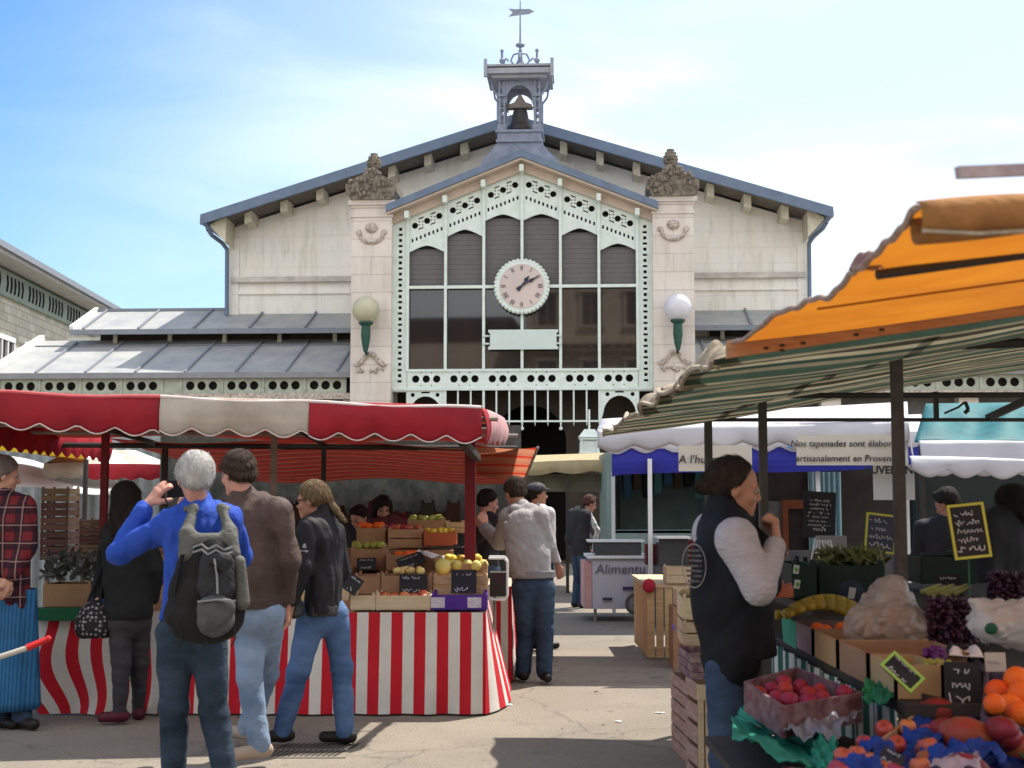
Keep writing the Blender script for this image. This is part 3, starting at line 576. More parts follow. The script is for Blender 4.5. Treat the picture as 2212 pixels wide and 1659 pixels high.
wl = wing(-1, -3.99, -12.6, 'low left wing of the hall with zinc skylight roof and pierced frieze')
w = MB(); w.sqbar((-12.6, -.1, 4.52), (-12.6, 2.9, 4.52 + .395 * 2.95), .14, .14); w.sqbar((-11.55, 2.15, 5.84), (-11.55, 3.9, 5.84 + .42 * 1.72), .10, .10); w.build('verge', M_white, parent=wl, local=True)
wing(1, 3.99, 13.0, 'low right wing of the hall with zinc skylight roof, half hidden by the tarpaulins')
# ---- pavilion on the left edge (its long side runs away from the viewer)
pv = thing('neighbouring_pavilion', 'pale stone pavilion at the left edge with a green pierced eave band', 'building', (-14.0, 33, 0), R(2.6)); pv.scale = (1, 1, 1.20)
K = dict(parent=pv, local=True)
w = MB(); w.bx(-6, -.0, 0.0, 24, 0, 6.4); w.build('wall', stone_mat('pavilion_stone', (.62, .58, .46), (.70, .67, .58), .5, .2, .55, .25, (.25, .22, .16), swap=True), **K)
w = MB(); w.bx(-.02, .10, -.3, 24, 5.95, 6.55); w.build('pierced_band', mat('sage_band', (.30, .36, .30), .7, (.2, .25, .21), 5, .7), **K)
w = MB()
for k in range(70):
    y = .1 + k * .33
    if k % 6 == 5: continue
    w.prism([(y - .05, 6.06), (y + .04, 6.06), (y + .12, 6.26), (y + .05, 6.44), (y - .04, 6.44), (y + .03, 6.26)], .10, .125, plane='YZ')
pb_ = w.build('band_piercing', M_dark, **K); pb_['kind'] = 'stuff'
w = MB(); w.bx(-.05, .75, -.6, 24.4, 6.62, 6.72); w.prism([(.75, 6.72), (.75, 6.80), (-3.2, 8.6), (-7.0, 6.8), (-7, 6.72)], -.6, 24.4); w.build('roof', mat('pavilion_roof', (.55, .53, .50), .7, (.42, .42, .41), 3, .7), **K)
w = MB(); w.bx(.68, .86, -.6, 24.4, 6.70, 6.84); w.build('gutter', M_zincd, **K)
for k in range(7):
    y = .8 + k * 3.0
    w = MB(); w.bx(.0, .05, y - 1.0, y + 1.0, 2.4, 4.95); fr = w.build('window_pane', M_glass, **K)
    w = MB()
    for a in (-1.05, -.5, 0, .5, 1.05): w.bx(.0, .12, y + a - .05, y + a + .05, 2.3, 5.0)
    w.bx(.0, .13, y - 1.1, y + 1.1, 4.93, 5.05); w.bx(.0, .12, y - 1.1, y + 1.1, 3.9, 3.97); w.build('window_frame', M_white, parent=fr, local=True)
# ---- tall stone town house behind the viewer, seen only as the reflection in the panes
th = thing('stone_town_house', 'sunlit stone town house across the square, mirrored in the panes of the hall', 'building', (0, -16, 0), 0)
K = dict(parent=th, local=True)
M_house = stone_mat('house_stone', (.50, .42, .33), (.56, .49, .40), 1.2, .4, .8, .3)
w = MB(); w.bx(-4.5, 16, -8, 0, 0, 15.0); w.bx(-16, -4.5, -9, -3, 0, 11.0); w.build('wall', M_house, **K)
w = MB(); w.bx(-4.7, 14.2, -.05, .35, 10.0, 10.25); w.bx(-4.8, 14.3, -.05, .55, 10.45, 10.7); w.bx(-4.6, 14.1, -.05, .2, 6.9, 7.1)
for k in range(30): w.bx(-4.4 + k * .62, -4.2 + k * .62, 0, .4, 10.25, 10.45)
w.build('cornice', M_house, **K)
w = MB(); w.prism([(-4.7, 15.0), (16.2, 15.0), (14.5, 17.2), (-3, 17.2)], -8, .0); w.prism([(-16.2, 11.0), (-4.6, 11.0), (-5.6, 12.6), (-15, 12.6)], -9, -3.0); w.build('roof', mat('slate_roof', (.05, .05, .055), .7), **K)
for r_ in range(4):
    for k in range(7):
        x = -3.2 + k * 2.6; z = (1.0, 4.1, 7.6, 11.6)[r_]
        w = MB(); w.bx(x - .55, x + .55, .0, .04, z, z + 1.9); fr = w.build('window_pane', M_glass, **K)
        w = MB(); w.bx(x - .72, x - .55, 0, .12, z - .1, z + 2.1); w.bx(x + .55, x + .72, 0, .12, z - .1, z + 2.1); w.bx(x - .8, x + .8, 0, .2, z + 1.95, z + 2.15); w.bx(x - .8, x + .8, 0, .2, z - .15, z); w.bx(x - .02, x + .02, 0, .07, z, z + 1.9); w.build('window_frame', M_house, parent=fr, local=True)
# ================================================================ STALLS
C_RED = (0.46, 0.022, 0.035); C_CRM = (0.62, 0.60, 0.54)
M_ared = mat('awning_red', (0.48, 0.028, 0.045), 0.6, (0.34, 0.022, 0.035), 2.4, 1.0, bump=0.7, bscale=4, trans=0.35, detail=9)
M_acream = mat('awning_cream', (0.64, 0.58, 0.51), 0.7, (0.44, 0.37, 0.30), 2.0, 1.0, bump=0.7, bscale=4, detail=9, trans=0.3)
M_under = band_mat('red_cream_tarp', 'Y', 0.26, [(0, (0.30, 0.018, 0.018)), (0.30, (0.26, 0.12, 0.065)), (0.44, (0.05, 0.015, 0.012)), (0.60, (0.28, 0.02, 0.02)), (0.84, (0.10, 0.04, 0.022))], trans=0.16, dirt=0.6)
M_cloth = mat('stripe_red', (0.50, 0.012, 0.025), 0.8, (0.40, 0.01, 0.02), 4, 0.6, bump=0.3, bscale=9)
M_clothw = mat('stripe_white', (0.62, 0.59, 0.55), 0.8, (0.52, 0.49, 0.45), 4, 0.7, bump=0.3, bscale=9)
def scallop(t, per, amp): return amp * abs(math.cos(math.pi * t / per)) ** 0.8
def valance(P0, P1, drop, per, amp, n, sway=0.012, ph=0.0, drop2=None):
    """hanging strip from P0 to P1 with a scalloped lower edge"""
    P0 = Vector(P0); P1 = Vector(P1); Ln = (P1 - P0).length; nn = Vector(((P1 - P0).y, -(P1 - P0).x, 0)).normalized(); d2 = drop if drop2 is None else drop2
    def fn(u, v):
        p = P0.lerp(P1, u); d = drop + (d2 - drop) * u; d += amp * (0.5 - abs(math.sin(math.pi * (u * Ln + ph) / per)) ** 1.3) * -1 * 1.0
        return p + Vector((0, 0, -d * v + 0.012 * math.sin(u * Ln * 2.1))) + nn * (sway * math.sin(u * Ln * 5 + 2 * v) * v + 0.03 * math.sin(v * 3.0))
    return fn
# ---------------- red and cream stall on the left
A0 = Vector((-4.3, 8.85, 2.275)); B0 = at(1040, 881, 9.3)
stall = thing('red_awning_stall', 'fruit stall frame with red and cream awning above the red-striped counter', 'market stall', (-1.8, 10, 0))
def frontp(x):
    t = (x - A0.x) / (B0.x - A0.x); return Vector((x, A0.y + (B0.y - A0.y) * t, A0.z + (B0.z - A0.z) * t + (.0 if t > .8 else 0) - .018 * math.sin(math.pi * (x + .35) / 1.02) ** 2))
edges = [A0.x, wx(340, 8.98) , wx(665, 9.1), B0.x]
BZ = 2.06
def canopy_pt(x, v):   # v 0 front, 1 rear
    f = frontp(min(x, B0.x)); y = f.y + (11.9 - f.y) * v
    z = f.z + (BZ - .02 * (x + 2) - f.z) * v + .10 * math.sin(math.pi * v) - .02 * math.sin(x * 3 + v * 7)
    return Vector((x, y, z))
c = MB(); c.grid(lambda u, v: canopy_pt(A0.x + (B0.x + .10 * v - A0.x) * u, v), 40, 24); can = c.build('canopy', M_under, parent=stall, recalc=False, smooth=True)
for i in range(3):
    a, b = edges[i], edges[i + 1]
    w = MB(); w.grid(valance(frontp(a) + Vector((0, -.03, .0)), frontp(b) + Vector((0, -.03, .0)), .235, .245, .05, int((b - a) * 40), ph=a + 10), int((b - a) * 40), 8)
    w.build('valance', M_acream if i == 1 else M_ared, parent=stall, solid=.004, smooth=True)
    w = MB(); w.tube([frontp(a + (b - a) * k / 10) + Vector((0, -.028, .004)) for k in range(11)], .014, 8); w.build('edge_piping', mat('pale_piping', (.75, .68, .66), .6) if i else mat('pink_piping', (.6, .12, .13), .6), parent=stall)
    w = MB(); fn = valance(frontp(a) + Vector((0, -.036, .0)), frontp(b) + Vector((0, -.036, .0)), .235, .245, .05, 1, ph=a + 10); w.tube([fn(k / 60, 1.0) for k in range(61)], .0045, 4); w.build('scalloped_braid', mat('pale_piping', (.7, .6, .58), .6), parent=stall)
# sunlit right end of the awning, and the lower flap behind it
B1 = at(1089, 905, 10.5)
w = MB(); w.grid(valance(B0 + Vector((.0, 0, 0)), B1, .25, .2, .04, 20, drop2=.20), 24, 8, mfn=lambda i, j: 0 if i < 5 else 1); w.build('end_valance', [M_ared, mat('bleached_red', (.66, .42, .42), .7, (.58, .30, .31), 5, .8, trans=.35)], parent=stall, solid=.004, smooth=True)  # pale pink past the corner paints strong sunlight into the red cloth
q = [at(1020, 958, 11.4), at(1162, 966, 12.2), at(1136, 1030, 13.3), at(1030, 1026, 13.0)]
w = MB(); w.grid(lambda u, v: (q[0].lerp(q[1], u)).lerp(q[3].lerp(q[2], u), v) + Vector((0, 0, -.03 * math.sin(3.1 * u))), 20, 12)
w.build('rear_flap', band_mat('orange_red_tarp', 'Z', 0.07, [(0, (.50, .20, .11)), (.45, (.50, .045, .02)), (.7, (.46, .16, .09))], trans=.5), parent=stall, recalc=False)
w = MB(); w.tube([q[1], q[2]], .014, 6); w.build('flap_rope', M_greyp, parent=stall)
# long rear slope under the left half
q2 = [Vector((-3.6, 11.9, 2.08)), Vector((.06, 11.9, 2.0)), Vector((.02, 14.6, 1.72)), Vector((-2.9, 14.6, 1.74))]
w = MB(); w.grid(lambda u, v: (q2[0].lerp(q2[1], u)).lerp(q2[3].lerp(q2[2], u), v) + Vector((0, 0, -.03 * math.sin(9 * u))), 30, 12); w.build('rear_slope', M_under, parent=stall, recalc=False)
# left side valance, scalloped, dark red
w = MB(); P = A0 + Vector((.05, .0, 0)); Q = Vector((-3.95, 13.2, 2.16)); w.grid(valance(P, Q, .26, .2, .05, 50), 90, 8); w.build('side_valance', M_ared, parent=stall, solid=.004)
# frame
for px, Y, r, m_, zt in ((1016, 10.6, .042, M_red, 2.12), (592, 11.15, .024, M_greyp, 2.12), (228, 10.5, .026, M_red, 2.15), (357, 12.2, .024, M_iron, 2.05), (700, 12.0, .02, M_iron, 2.05)):
    w = MB(); x = wx(px, Y); w.sqbar((x, Y, 0), (x, Y, zt), r * 2, r * 2); w.build('pole', m_, parent=stall)
w = MB(); a_, b_ = at(1000, 955, 9.6), at(1030, 1000, 10.6); w.sqbar(a_, Vector((b_.x, 10.6, 1.86)), .06, .05); w.build('brace', M_iron, parent=stall)
for y, z, r in ((9.5, 2.135, .018), (10.6, 2.13, .026), (11.3, 2.10, .018), (12.0, 2.02, .026), (10.0, 2.09, .012)):
    w = MB(); w.bar((-4.2, y, z), (-.1 if y < 11 else .05, y, z - .03), r, 8); w.build('cross_rail', M_iron if r > .02 else M_greyp, parent=stall)
for x in (-3.18, -1.68, -.33):
    w = MB(); w.sqbar((x, 9.3, 2.13), (x, 12.0, 2.03), .03, .04); w.build('side_rail', M_iron, parent=stall)
# counter with striped cloth
def cloth_table(name, label, x0, x1, y0, y1, ztop, per, flare, phase, seed, wav=0.02, right=True, zb=.015):
    r_ = random.Random(seed); t = thing(name, label, 'table', ((x0 + x1) / 2, (y0 + y1) / 2, 0))
    w = MB(); w.bx(x0, x1, y0 + .02, y1, ztop - .03, ztop - .004)
    w.build('table_top', M_pine, parent=t)
    for xx in (x0 + .15, (x0 + x1) / 2, x1 - .15):
        w = MB(); w.sqbar((xx, y0 + .25, 0), (xx, y0 + .25, ztop - .03), .05); w.build('leg', M_iron, parent=t)
    n = int((x1 - x0) / per * 8)
    def front(u, v):
        x = x0 + (x1 - x0) * u; k = max(0, 1 - (x - x0) / 1.3); fx = (.05 + .10 * k) * math.sin(v * 5.2 + x * 3) * v * k
        return Vector((x + fx, y0 - .01 - .07 * v - wav * math.sin(x * 17 + 1.3 * math.sin(v * 2 + x * 4)) * v - .05 * k * math.sin(x * 11 + v * 3) * v, ztop + (zb - ztop) * v))
    w = MB(); w.grid(front, n, 14, mfn=lambda i, j: int((i / 4 + phase)) % 2)
    w.build('cloth_front', [M_cloth, M_clothw], parent=t, smooth=True, recalc=False)
    if right:
        def side(u, v):
            p = Vector((x1 - .0, y0 - .01, ztop)).lerp(Vector((x1, y1, ztop)), u); fl = flare * v * min(1, u * 3.2)
            return Vector((p.x + fl + .015 * math.sin(u * 14) * v, p.y - .07 * v * (1 - u) , ztop + (zb - ztop) * v))
        w = MB(); w.grid(side, 24, 14, mfn=lambda i, j: int((i / 3 + .8)) % 2); w.build('cloth_side', [M_cloth, M_clothw], parent=t, smooth=True, recalc=False)
    return t
cloth_table('striped_counter', 'long counter wrapped in red and white striped cloth', wx(75, 9.8), wx(1050, 9.8), 9.8, 11.0, .725, .164, .17, 0.4, 3)
cloth_table('rear_counter', 'dim side counter with dark red striped cloth behind the main counter', -1.6, wx(1105, 11.6), 11.5, 12.8, .80, .12, .05, 0, 5)
# stepped stand under the crates
w = MB(); w.bx(-3.3, -.25, 10.05, 11.0, .725, .80); w.bx(-3.2, -.25, 10.40, 11.0, .80, .94); w.bx(-3.1, -.45, 11.0, 11.6, 0.0, 1.12); tag(w.build('display_steps', M_card, loc=(-1.7, 10.6, .725)), 'plain brown display steps carrying crates on the striped counter', 'display stand')
# ---------------------------------------------------------------- goods: kinds
def crate_mesh(w_, d_, h_, m_, slats=2, name='crate', label_mb=None):
    w = MB(); t = .008; sh = h_ / slats * .86
    for k in range(slats):
        z = h_ * (k + .5) / slats
        w.box((0, -d_ / 2, z), (w_, t, sh)); w.box((0, d_ / 2, z), (w_, t, sh)); w.box((-w_ / 2, 0, z), (t, d_, sh)); w.box((w_ / 2, 0, z), (t, d_, sh))
    for a in (-1, 1):
        for b in (-1, 1): w.box((a * (w_ / 2 - .012), b * (d_ / 2 - .012), h_ / 2 + .006), (.02, .02, h_ + .012))
    w.box((0, 0, .006), (w_ - .01, d_ - .01, .008)); return w.build(name, m_)
def put_crate(px0, px1, yb, yt, Y, d_, m_, label, name='wooden_crate', cat='crate', group=None, slats=2, rz=0, z=None):
    a, b = at(px0, yb, Y), at(px1, yb, Y); t = at(px0, yt, Y); o = crate_mesh(b.x - a.x - .006, d_, t.z - a.z, m_, slats, name)
    o.location = ((a.x + b.x) / 2, Y + d_ / 2, a.z if z is None else z); o.rotation_euler = (0, 0, rz); return tag(o, label, cat, group)
def fruit_mesh(kind):
    w = MB(); n = 14
    if kind == 'apple': w.lathe((0, 0, 0), [(.004, .058), (.014, .066), (.027, .066), (.036, .052), (.038, .036), (.032, .016), (.020, .003), (.006, .004)][::-1], n)
    elif kind == 'lemon': w.lathe((0, 0, 0.03), [(.003, -.045), (.012, -.038), (.026, -.024), (.032, 0), (.026, .024), (.012, .038), (.003, .045)], n, axis='X')
    elif kind == 'melon': w.lathe((0, 0, .06), [(.005, -.058), (.03, -.052), (.052, -.028), (.060, 0), (.052, .028), (.03, .052), (.005, .058)], n)
    elif kind == 'orange': w.ball((0, 0, .038), .038, 16)
    elif kind == 'mango': w.lathe((0, 0, .045), [(.004, -.07), (.024, -.062), (.042, -.03), (.046, .0), (.040, .03), (.022, .058), (.004, .066)], 16, axis='X')
    elif kind == 'tomato': w.ball((0, 0, .03), .036, 14, (1, 1, .82))
    w.add([], [])
    if kind in ('apple', 'tomato'): w.bar((0, 0, .055), (.004, .002, .075), .0022, 5, mi=1)
    return w
FM = {
 'apple_red': mat('apple_skin', (.40, .022, .025), .42, (.50, .20, .07), 14, .6, vari=.35, spec=.5, bump=.1), 'apple_pale': mat('pale_apple_skin', (.66, .55, .20), .35, (.70, .40, .20), 16, .7, vari=.2),
 'lemon': mat('lemon_skin', (.68, .50, .06), .42, (.60, .42, .05), 20, .6, bump=.25, bscale=120, vari=.12), 'melon': mat('melon_skin', (.66, .56, .18), .45, (.52, .50, .14), 14, .7, bump=.3, bscale=50, vari=.1),
 'orange': mat('orange_skin', (.85, .16, .02), .4, (.75, .11, .015), 12, .6, bump=.3, bscale=160, vari=.1), 'mango': mat('mango_skin', (.30, .030, .03), .42, (.17, .075, .02), 9, 1.0, vari=.3),
 'pomegranate': mat('pomegranate_skin', (.34, .018, .03), .42, (.20, .02, .02), 14, .8, vari=.2), 'pear': mat('pear_skin', (.35, .38, .08), .5, (.28, .24, .06), 18, .7, vari=.2)}
M_stem = mat('stem', (.12, .08, .04), .8)
PROTO = {}
def fruit(kind, shape, loc, label, cat, group, sc_=1.0, name=None):
    k = (kind, shape)
    if k not in PROTO:
        w = fruit_mesh(shape); me_o = w.build(name or cat, [FM[kind], M_stem], smooth=True); PROTO[k] = me_o; o = me_o
    else: o = PROTO[k].copy(); COL.objects.link(o)
    o.location = loc; o.rotation_euler = (rnd.uniform(-.5, .5), rnd.uniform(-.5, .5), rnd.uniform(0, 6.28)); o.scale = (sc_,) * 3
    return tag(o, label, cat, group)
def fill(kind, shape, x0, x1, y0, y1, z, nx, ny, label, cat, group, sc_=1.0, dz=0.0, jit=.008, name=None):
    for j in range(ny):
        for i in range(nx):
            x = x0 + (x1 - x0) * (i + .5) / nx; y = y0 + (y1 - y0) * (j + .5) / ny
            fruit(kind, shape, (x + rnd.uniform(-jit, jit), y + rnd.uniform(-jit, jit), z + dz * j + rnd.uniform(0, .012)), label, cat, group, sc_ * rnd.uniform(.92, 1.08), name)
def chalk_sign(px, py, w_, h_, Y, label, seed, yaw=0, tilt=0.12, roll=0, border=None, rod=0, name='price_sign', lines=3, m_=None, word=None):
    """small black price slate with unreadable chalk strokes"""
    r_ = random.Random(seed); p = at(px, py, Y); t = thing(name, label, 'sign', p)
    M = Matrix.Rotation(yaw, 4, 'Z') @ Matrix.Rotation(math.pi / 2 - tilt, 4, 'X') @ Matrix.Rotation(roll, 4, 'Z')
    def put(mb, nm, mt):
        mb.v = [tuple(M @ Vector(v)) for v in mb.v]; return mb.build(nm, mt, parent=t, local=True)
    b = MB(); b.box((0, 0, 0), (w_, h_, .006)); put(b, 'board', m_ or M_chalkb)
    if border:
        b = MB(); e = w_ * .07
        b.box((0, h_ / 2 - e / 2, .002), (w_, e, .008)); b.box((0, -h_ / 2 + e / 2, .002), (w_, e, .008)); b.box((-w_ / 2 + e / 2, 0, .002), (e, h_ - 2 * e, .008)); b.box((w_ / 2 - e / 2, 0, .002), (e, h_ - 2 * e, .008)); put(b, 'border', border)
    b = MB()
    for k in range(lines):
        y = h_ * (.30 - .62 * k / max(1, lines - 1)) if lines > 1 else 0; x = -w_ * .36; hh = h_ * .20 * (1.25 if k == lines - 1 else .8) * (3 / max(3, lines)) ; 
        x = -w_ * r_.uniform(.28, .40); xe = w_ * r_.uniform(.18, .38); th_ = hh * .10; ph = r_.uniform(0, 6); prev = None
        while x < xe:      # a line of joined-up scribble with gaps between words
            ph += r_.uniform(.9, 1.7); yy = y + hh * (.30 * math.sin(ph) + (.35 if r_.random() < .14 else 0) - (.25 if r_.random() < .06 else 0)); cur = Vector((x + hh * .16 * math.cos(ph * 1.3), yy, .006))
            if prev is not None: d_ = cur - prev; b.box((prev + cur) / 2, (d_.length + th_ * .5, th_, .004), rz=math.atan2(d_.y, d_.x))
            prev = cur; x += hh * r_.uniform(.10, .22)
            if r_.random() < .07: prev = None; x += hh * .45
    put(b, 'chalk_writing', M_chalk)
    if rod:
        b = MB(); b.bar((0, .012, -h_ / 2 + .02), (0, .012, -rod), .004, 6); b.build('rod', M_green if border is None else mat('green_rod', (.03, .10, .06), .5), parent=t, local=True)
    return t
# row 0 on the counter edge
M_purple = mat('purple_card', (.06, .02, .22), .5, (.10, .03, .25), 6, .7)
put_crate(757, 811, 1319, 1284, 9.83, .3, M_pine, 'narrow pale crate at the counter edge, left of the red apples', slats=1)
c0 = put_crate(812, 930, 1319, 1284, 9.83, .3, M_pine, 'wide pale crate with red apples on the counter edge', slats=1)
c1 = put_crate(932, 1052, 1319, 1283, 9.83, .3, M_purple, 'purple fruit box with white printed panels at the counter corner', name='fruit_box', slats=1)
for x in (-.155, .11): w = MB(); w.box((x, -.156, .058), (.10, .006, .075)); w.build('printed_panel', mat('print_panel', (.6, .56, .6), .6, (.4, .3, .42), 30, .9), parent=c1, local=True)
fill('apple_red', 'apple', wx(822, 9.83), wx(922, 9.83), 9.86, 10.06, at(800, 1303, 9.83).z, 5, 2, 'shiny red apple heaped in the wide pale crate at the counter edge', 'apple', 'red apples in the counter crate', .95)
# row 1
put_crate(765, 821, 1286, 1241, 10.12, .3, M_card, 'brown box in the middle row, left end by the dark jacket', slats=1)
put_crate(823, 934, 1286, 1241, 10.12, .3, M_card, 'brown open box under the yellow apples', slats=1)
put_crate(936, 1052, 1286, 1241, 10.12, .3, M_wood, 'wooden crate under the yellow melons', slats=2)
fill('apple_pale', 'apple', wx(852, 10.2), wx(912, 10.2), 10.16, 10.36, at(850, 1244, 10.14).z, 4, 2, 'pale yellow apple in the brown box of the middle row', 'apple', 'yellow apples in the middle row', .8)
w_, h_ = 110 / FOC * 10.4, 40 / FOC * 10.4
put_crate(940, 1052, 1240, 1216, 10.45, .34, M_card, 'open brown tray holding the yellow melons', slats=1)
for i in range(6): fruit('melon', 'melon', (wx(958 + i * 17.5, 10.5), 10.46 + (i % 2) * .07, at(950, 1232, 10.5).z), 'small yellow melon in the row on the open brown tray', 'melon', 'yellow melons', .72)
fruit('melon', 'melon', (wx(966, 10.45), 10.40, at(950, 1239, 10.45).z), 'larger pale yellow melon at the left end of the melon tray', 'melon', 'yellow melons', 1.05)
fill('lemon', 'lemon', wx(960, 10.9), wx(1040, 10.9), 10.62, 10.85, at(950, 1214, 10.8).z, 5, 2, 'yellow lemon behind the melons on the tray', 'lemon', 'lemons behind the melons', 1.0)
# row 3 and up
put_crate(757, 832, 1232, 1182, 10.75, .3, M_card, 'tall brown carton beside the dark jacket on the stall', slats=1)
put_crate(834, 938, 1233, 1196, 10.6, .3, M_card, 'brown carton behind the yellow apples', slats=1)
fill('orange', 'orange', wx(860, 10.85), wx(905, 10.85), 10.7, 10.84, at(860, 1208, 10.8).z, 3, 2, 'small orange in the carton behind the yellow apples', 'orange', 'oranges on the left stall', .9)
for i, (a, b, yb, yt, Y, mm, lb) in enumerate([(770, 832, 1184, 1138, 11.25, M_card, 'carton at the back of the stall, left end'), (838, 912, 1184, 1142, 11.2, M_wood, 'wooden crate at the back of the stall, middle'), (915, 985, 1180, 1148, 11.15, mat('orange_card', (.42, .11, .05), .8, (.34, .09, .04), 5, .5), 'orange-red carton at the back of the stall'), (880, 960, 1150, 1122, 11.4, M_card, 'carton stacked on top at the back of the stall'), (962, 1003, 1152, 1128, 11.4, M_wood, 'small crate stacked by the red post')]):
    put_crate(a, b, yb, yt, Y, .28, mm, lb, slats=1 if mm is not M_wood else 2)
for i, (px, py, ww, hh, Y, rl, lb) in enumerate([(893, 1262, 60, 42, 10.06, 0, 'black price slate on the brown box above the red apples'), (1002, 1256, 54, 50, 10.05, 0, 'black price slate on the crate below the melons'), (1006, 1190, 52, 30, 10.7, .05, 'black price slate behind the melons near the red post'), (888, 1212, 60, 28, 10.5, .35, 'tilted price slate above the yellow apples'), (792, 1218, 42, 26, 10.6, 0, 'price slate on the tall brown carton'), (762, 1262, 34, 38, 9.78, -.6, 'slate leaning at the left end of the counter crates')]):
    chalk_sign(px, py, ww / FOC * Y, hh / FOC * Y, Y, lb, 20 + i, roll=rl, lines=2)
w = MB(); w.grid(lambda u, v: Vector((wx(905 + 55 * u, 10.5), 10.45 + .12 * v, at(930, 1192 + 14 * u, 10.5).z + .02 * math.sin(u * 9 + v * 5))), 10, 5); tag(w.build('paper_sheet', M_white, loc=at(930, 1198, 10.5), solid=.002), 'crumpled white paper lying beside the melons', 'paper')
for i in range(9):      # trays between the shoppers
    a = 262 + i * 55; m_ = (M_card, M_wood, M_pine)[i % 3]
    put_crate(a, a + 52, 1300, 1262, 10.05, .3, m_, 'low tray of produce on the counter, glimpsed between the shoppers', slats=1, group='trays glimpsed between the shoppers')
    fill(('apple_pale', 'orange', 'pear', 'pomegranate')[i % 4], ('apple', 'orange', 'apple', 'tomato')[i % 4], wx(a + 4, 10.1), wx(a + 48, 10.1), 10.1, 10.3, at(a, 1272, 10.1).z, 3, 2, ('pale apple', 'orange', 'green pear', 'red tomato')[i % 4] + ' in a low tray glimpsed between the shoppers', ('apple', 'orange', 'pear', 'tomato')[i % 4], 'fruit glimpsed between the shoppers', .85, name=('apple', 'orange', 'pear', 'tomato')[i % 4])
    put_crate(a, a + 52, 1262, 1222, 10.5, .3, (M_wood, M_card)[i % 2], 'tray in the upper row of the counter, glimpsed between the shoppers', slats=1, group='upper trays glimpsed between the shoppers')
    if i < 8: put_crate(a + 8, a + 58, 1236, 1196, 10.95, .3, (M_card, M_wood)[i % 2], 'carton in the back row of the counter, glimpsed between the shoppers', slats=1, group='back row cartons glimpsed between the shoppers')
for (a, b, yy, Y, kd, sh, cat_) in ((762, 828, 1182, 10.85, 'pear', 'apple', 'pear'), (842, 908, 1144, 11.3, 'apple_red', 'apple', 'apple'), (918, 982, 1150, 11.25, 'lemon', 'lemon', 'lemon'), (774, 828, 1140, 11.35, 'orange', 'orange', 'orange'), (884, 956, 1124, 11.5, 'pear', 'apple', 'pear')):
    fill(kd, sh, wx(a, Y), wx(b, Y), Y - .02, Y + .18, at(a, yy + 6, Y).z, 5, 2, cat_ + ' heaped above the rim of a back carton on the red stall', cat_, cat_ + 's heaped in the back cartons', .85, name=cat_)
# left part of the counter
M_ggreen = mat('green_cloth', (.02, .13, .06), .8, (.015, .09, .045), 5, .7)
M_bluec = mat('blue_card', (.02, .09, .20), .7, (.015, .06, .13), 6, .7)
w = MB(); a_ = at(70, 1341, 9.7); w.bx(a_.x, wx(226, 9.7), 9.70, 9.80, a_.z, at(70, 1314, 9.7).z); tag(w.build('green_ledge', M_ggreen, loc=(a_.x + .3, 9.72, a_.z)), 'dark green padded ledge along the left end of the counter', 'ledge')
put_crate(92, 196, 1314, 1258, 9.85, .32, M_card, 'large cardboard box at the left end of the counter', slats=1)
put_crate(198, 246, 1314, 1250, 9.85, .3, M_bluec, 'dark blue box beside the large cardboard box', slats=1, name='fruit_box')
w = MB()
for k in range(160):
    c_ = Vector((wx(rnd.uniform(95, 245), 10), 10.05 + rnd.uniform(-.12, .2), at(150, rnd.uniform(1198, 1250), 10).z)); d_ = Vector((rnd.uniform(-1, 1), rnd.uniform(-.5, .5), rnd.uniform(-.3, 1))).normalized() * .06
    u_ = d_.orthogonal().normalized() * .02; w.add([c_ - u_, c_ + u_, c_ + d_ + u_ * .6, c_ + d_ * 1.2, c_ + d_ - u_ * .6], [(0, 1, 2, 3, 4)])
tag(w.build('leafy_vegetables', mat('veg_dark', (.05, .07, .045), .7, (.16, .16, .15), 30, .9), loc=at(170, 1240, 10)), 'heap of grey-green leafy vegetables at the left end', 'vegetables', kind='stuff')
put_crate(222, 292, 1262, 1178, 10.3, .3, M_wood, 'wooden crate of tomatoes half behind the long-haired woman', slats=2)
fill('pomegranate', 'tomato', wx(228, 10.3), wx(288, 10.3), 10.32, 10.5, at(240, 1186, 10.3).z, 4, 2, 'red tomato in the crate by the long-haired woman', 'tomato', 'tomatoes by the long-haired woman')
w = MB(); w.lathe((0, 0, 0), [(.03, -.12), (.05, -.10), (.055, .0), (.05, .09), (.02, .12)], 12); tag(w.build('yellow_bag', mat('yellow_plastic', (.42, .33, .02), .5, (.35, .28, .02), 8, .6), loc=at(216, 1270, 9.45), smooth=True), 'yellow plastic bag hanging over the dotted bag', 'bag')
bg_ = bpy.data.objects[-1] if False else None
# dark crate stacks deep inside the stall on the left
def slat_stack(px0, px1, yb, yt, Y, lab, seed, m_=None):
    a, b, t = at(px0, yb, Y), at(px1, yb, Y), at(px0, yt, Y); n = 5; h = (t.z - max(a.z, 0)) / n; x = (a.x + b.x) / 2
    for k in range(n):
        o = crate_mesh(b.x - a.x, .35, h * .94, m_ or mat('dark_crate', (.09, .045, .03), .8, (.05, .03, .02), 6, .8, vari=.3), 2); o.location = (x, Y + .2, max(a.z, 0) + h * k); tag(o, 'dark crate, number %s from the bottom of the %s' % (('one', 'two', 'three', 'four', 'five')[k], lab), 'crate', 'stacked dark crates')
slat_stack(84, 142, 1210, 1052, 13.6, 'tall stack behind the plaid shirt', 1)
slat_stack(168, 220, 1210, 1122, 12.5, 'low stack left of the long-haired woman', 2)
w = MB()
for s_ in range(6):
    Y = 14.8 + .1 * s_; w.bx(wx(640, 15), wx(1010, 15), Y, Y + .05, 1.2 + s_ * .14, 1.24 + s_ * .14)
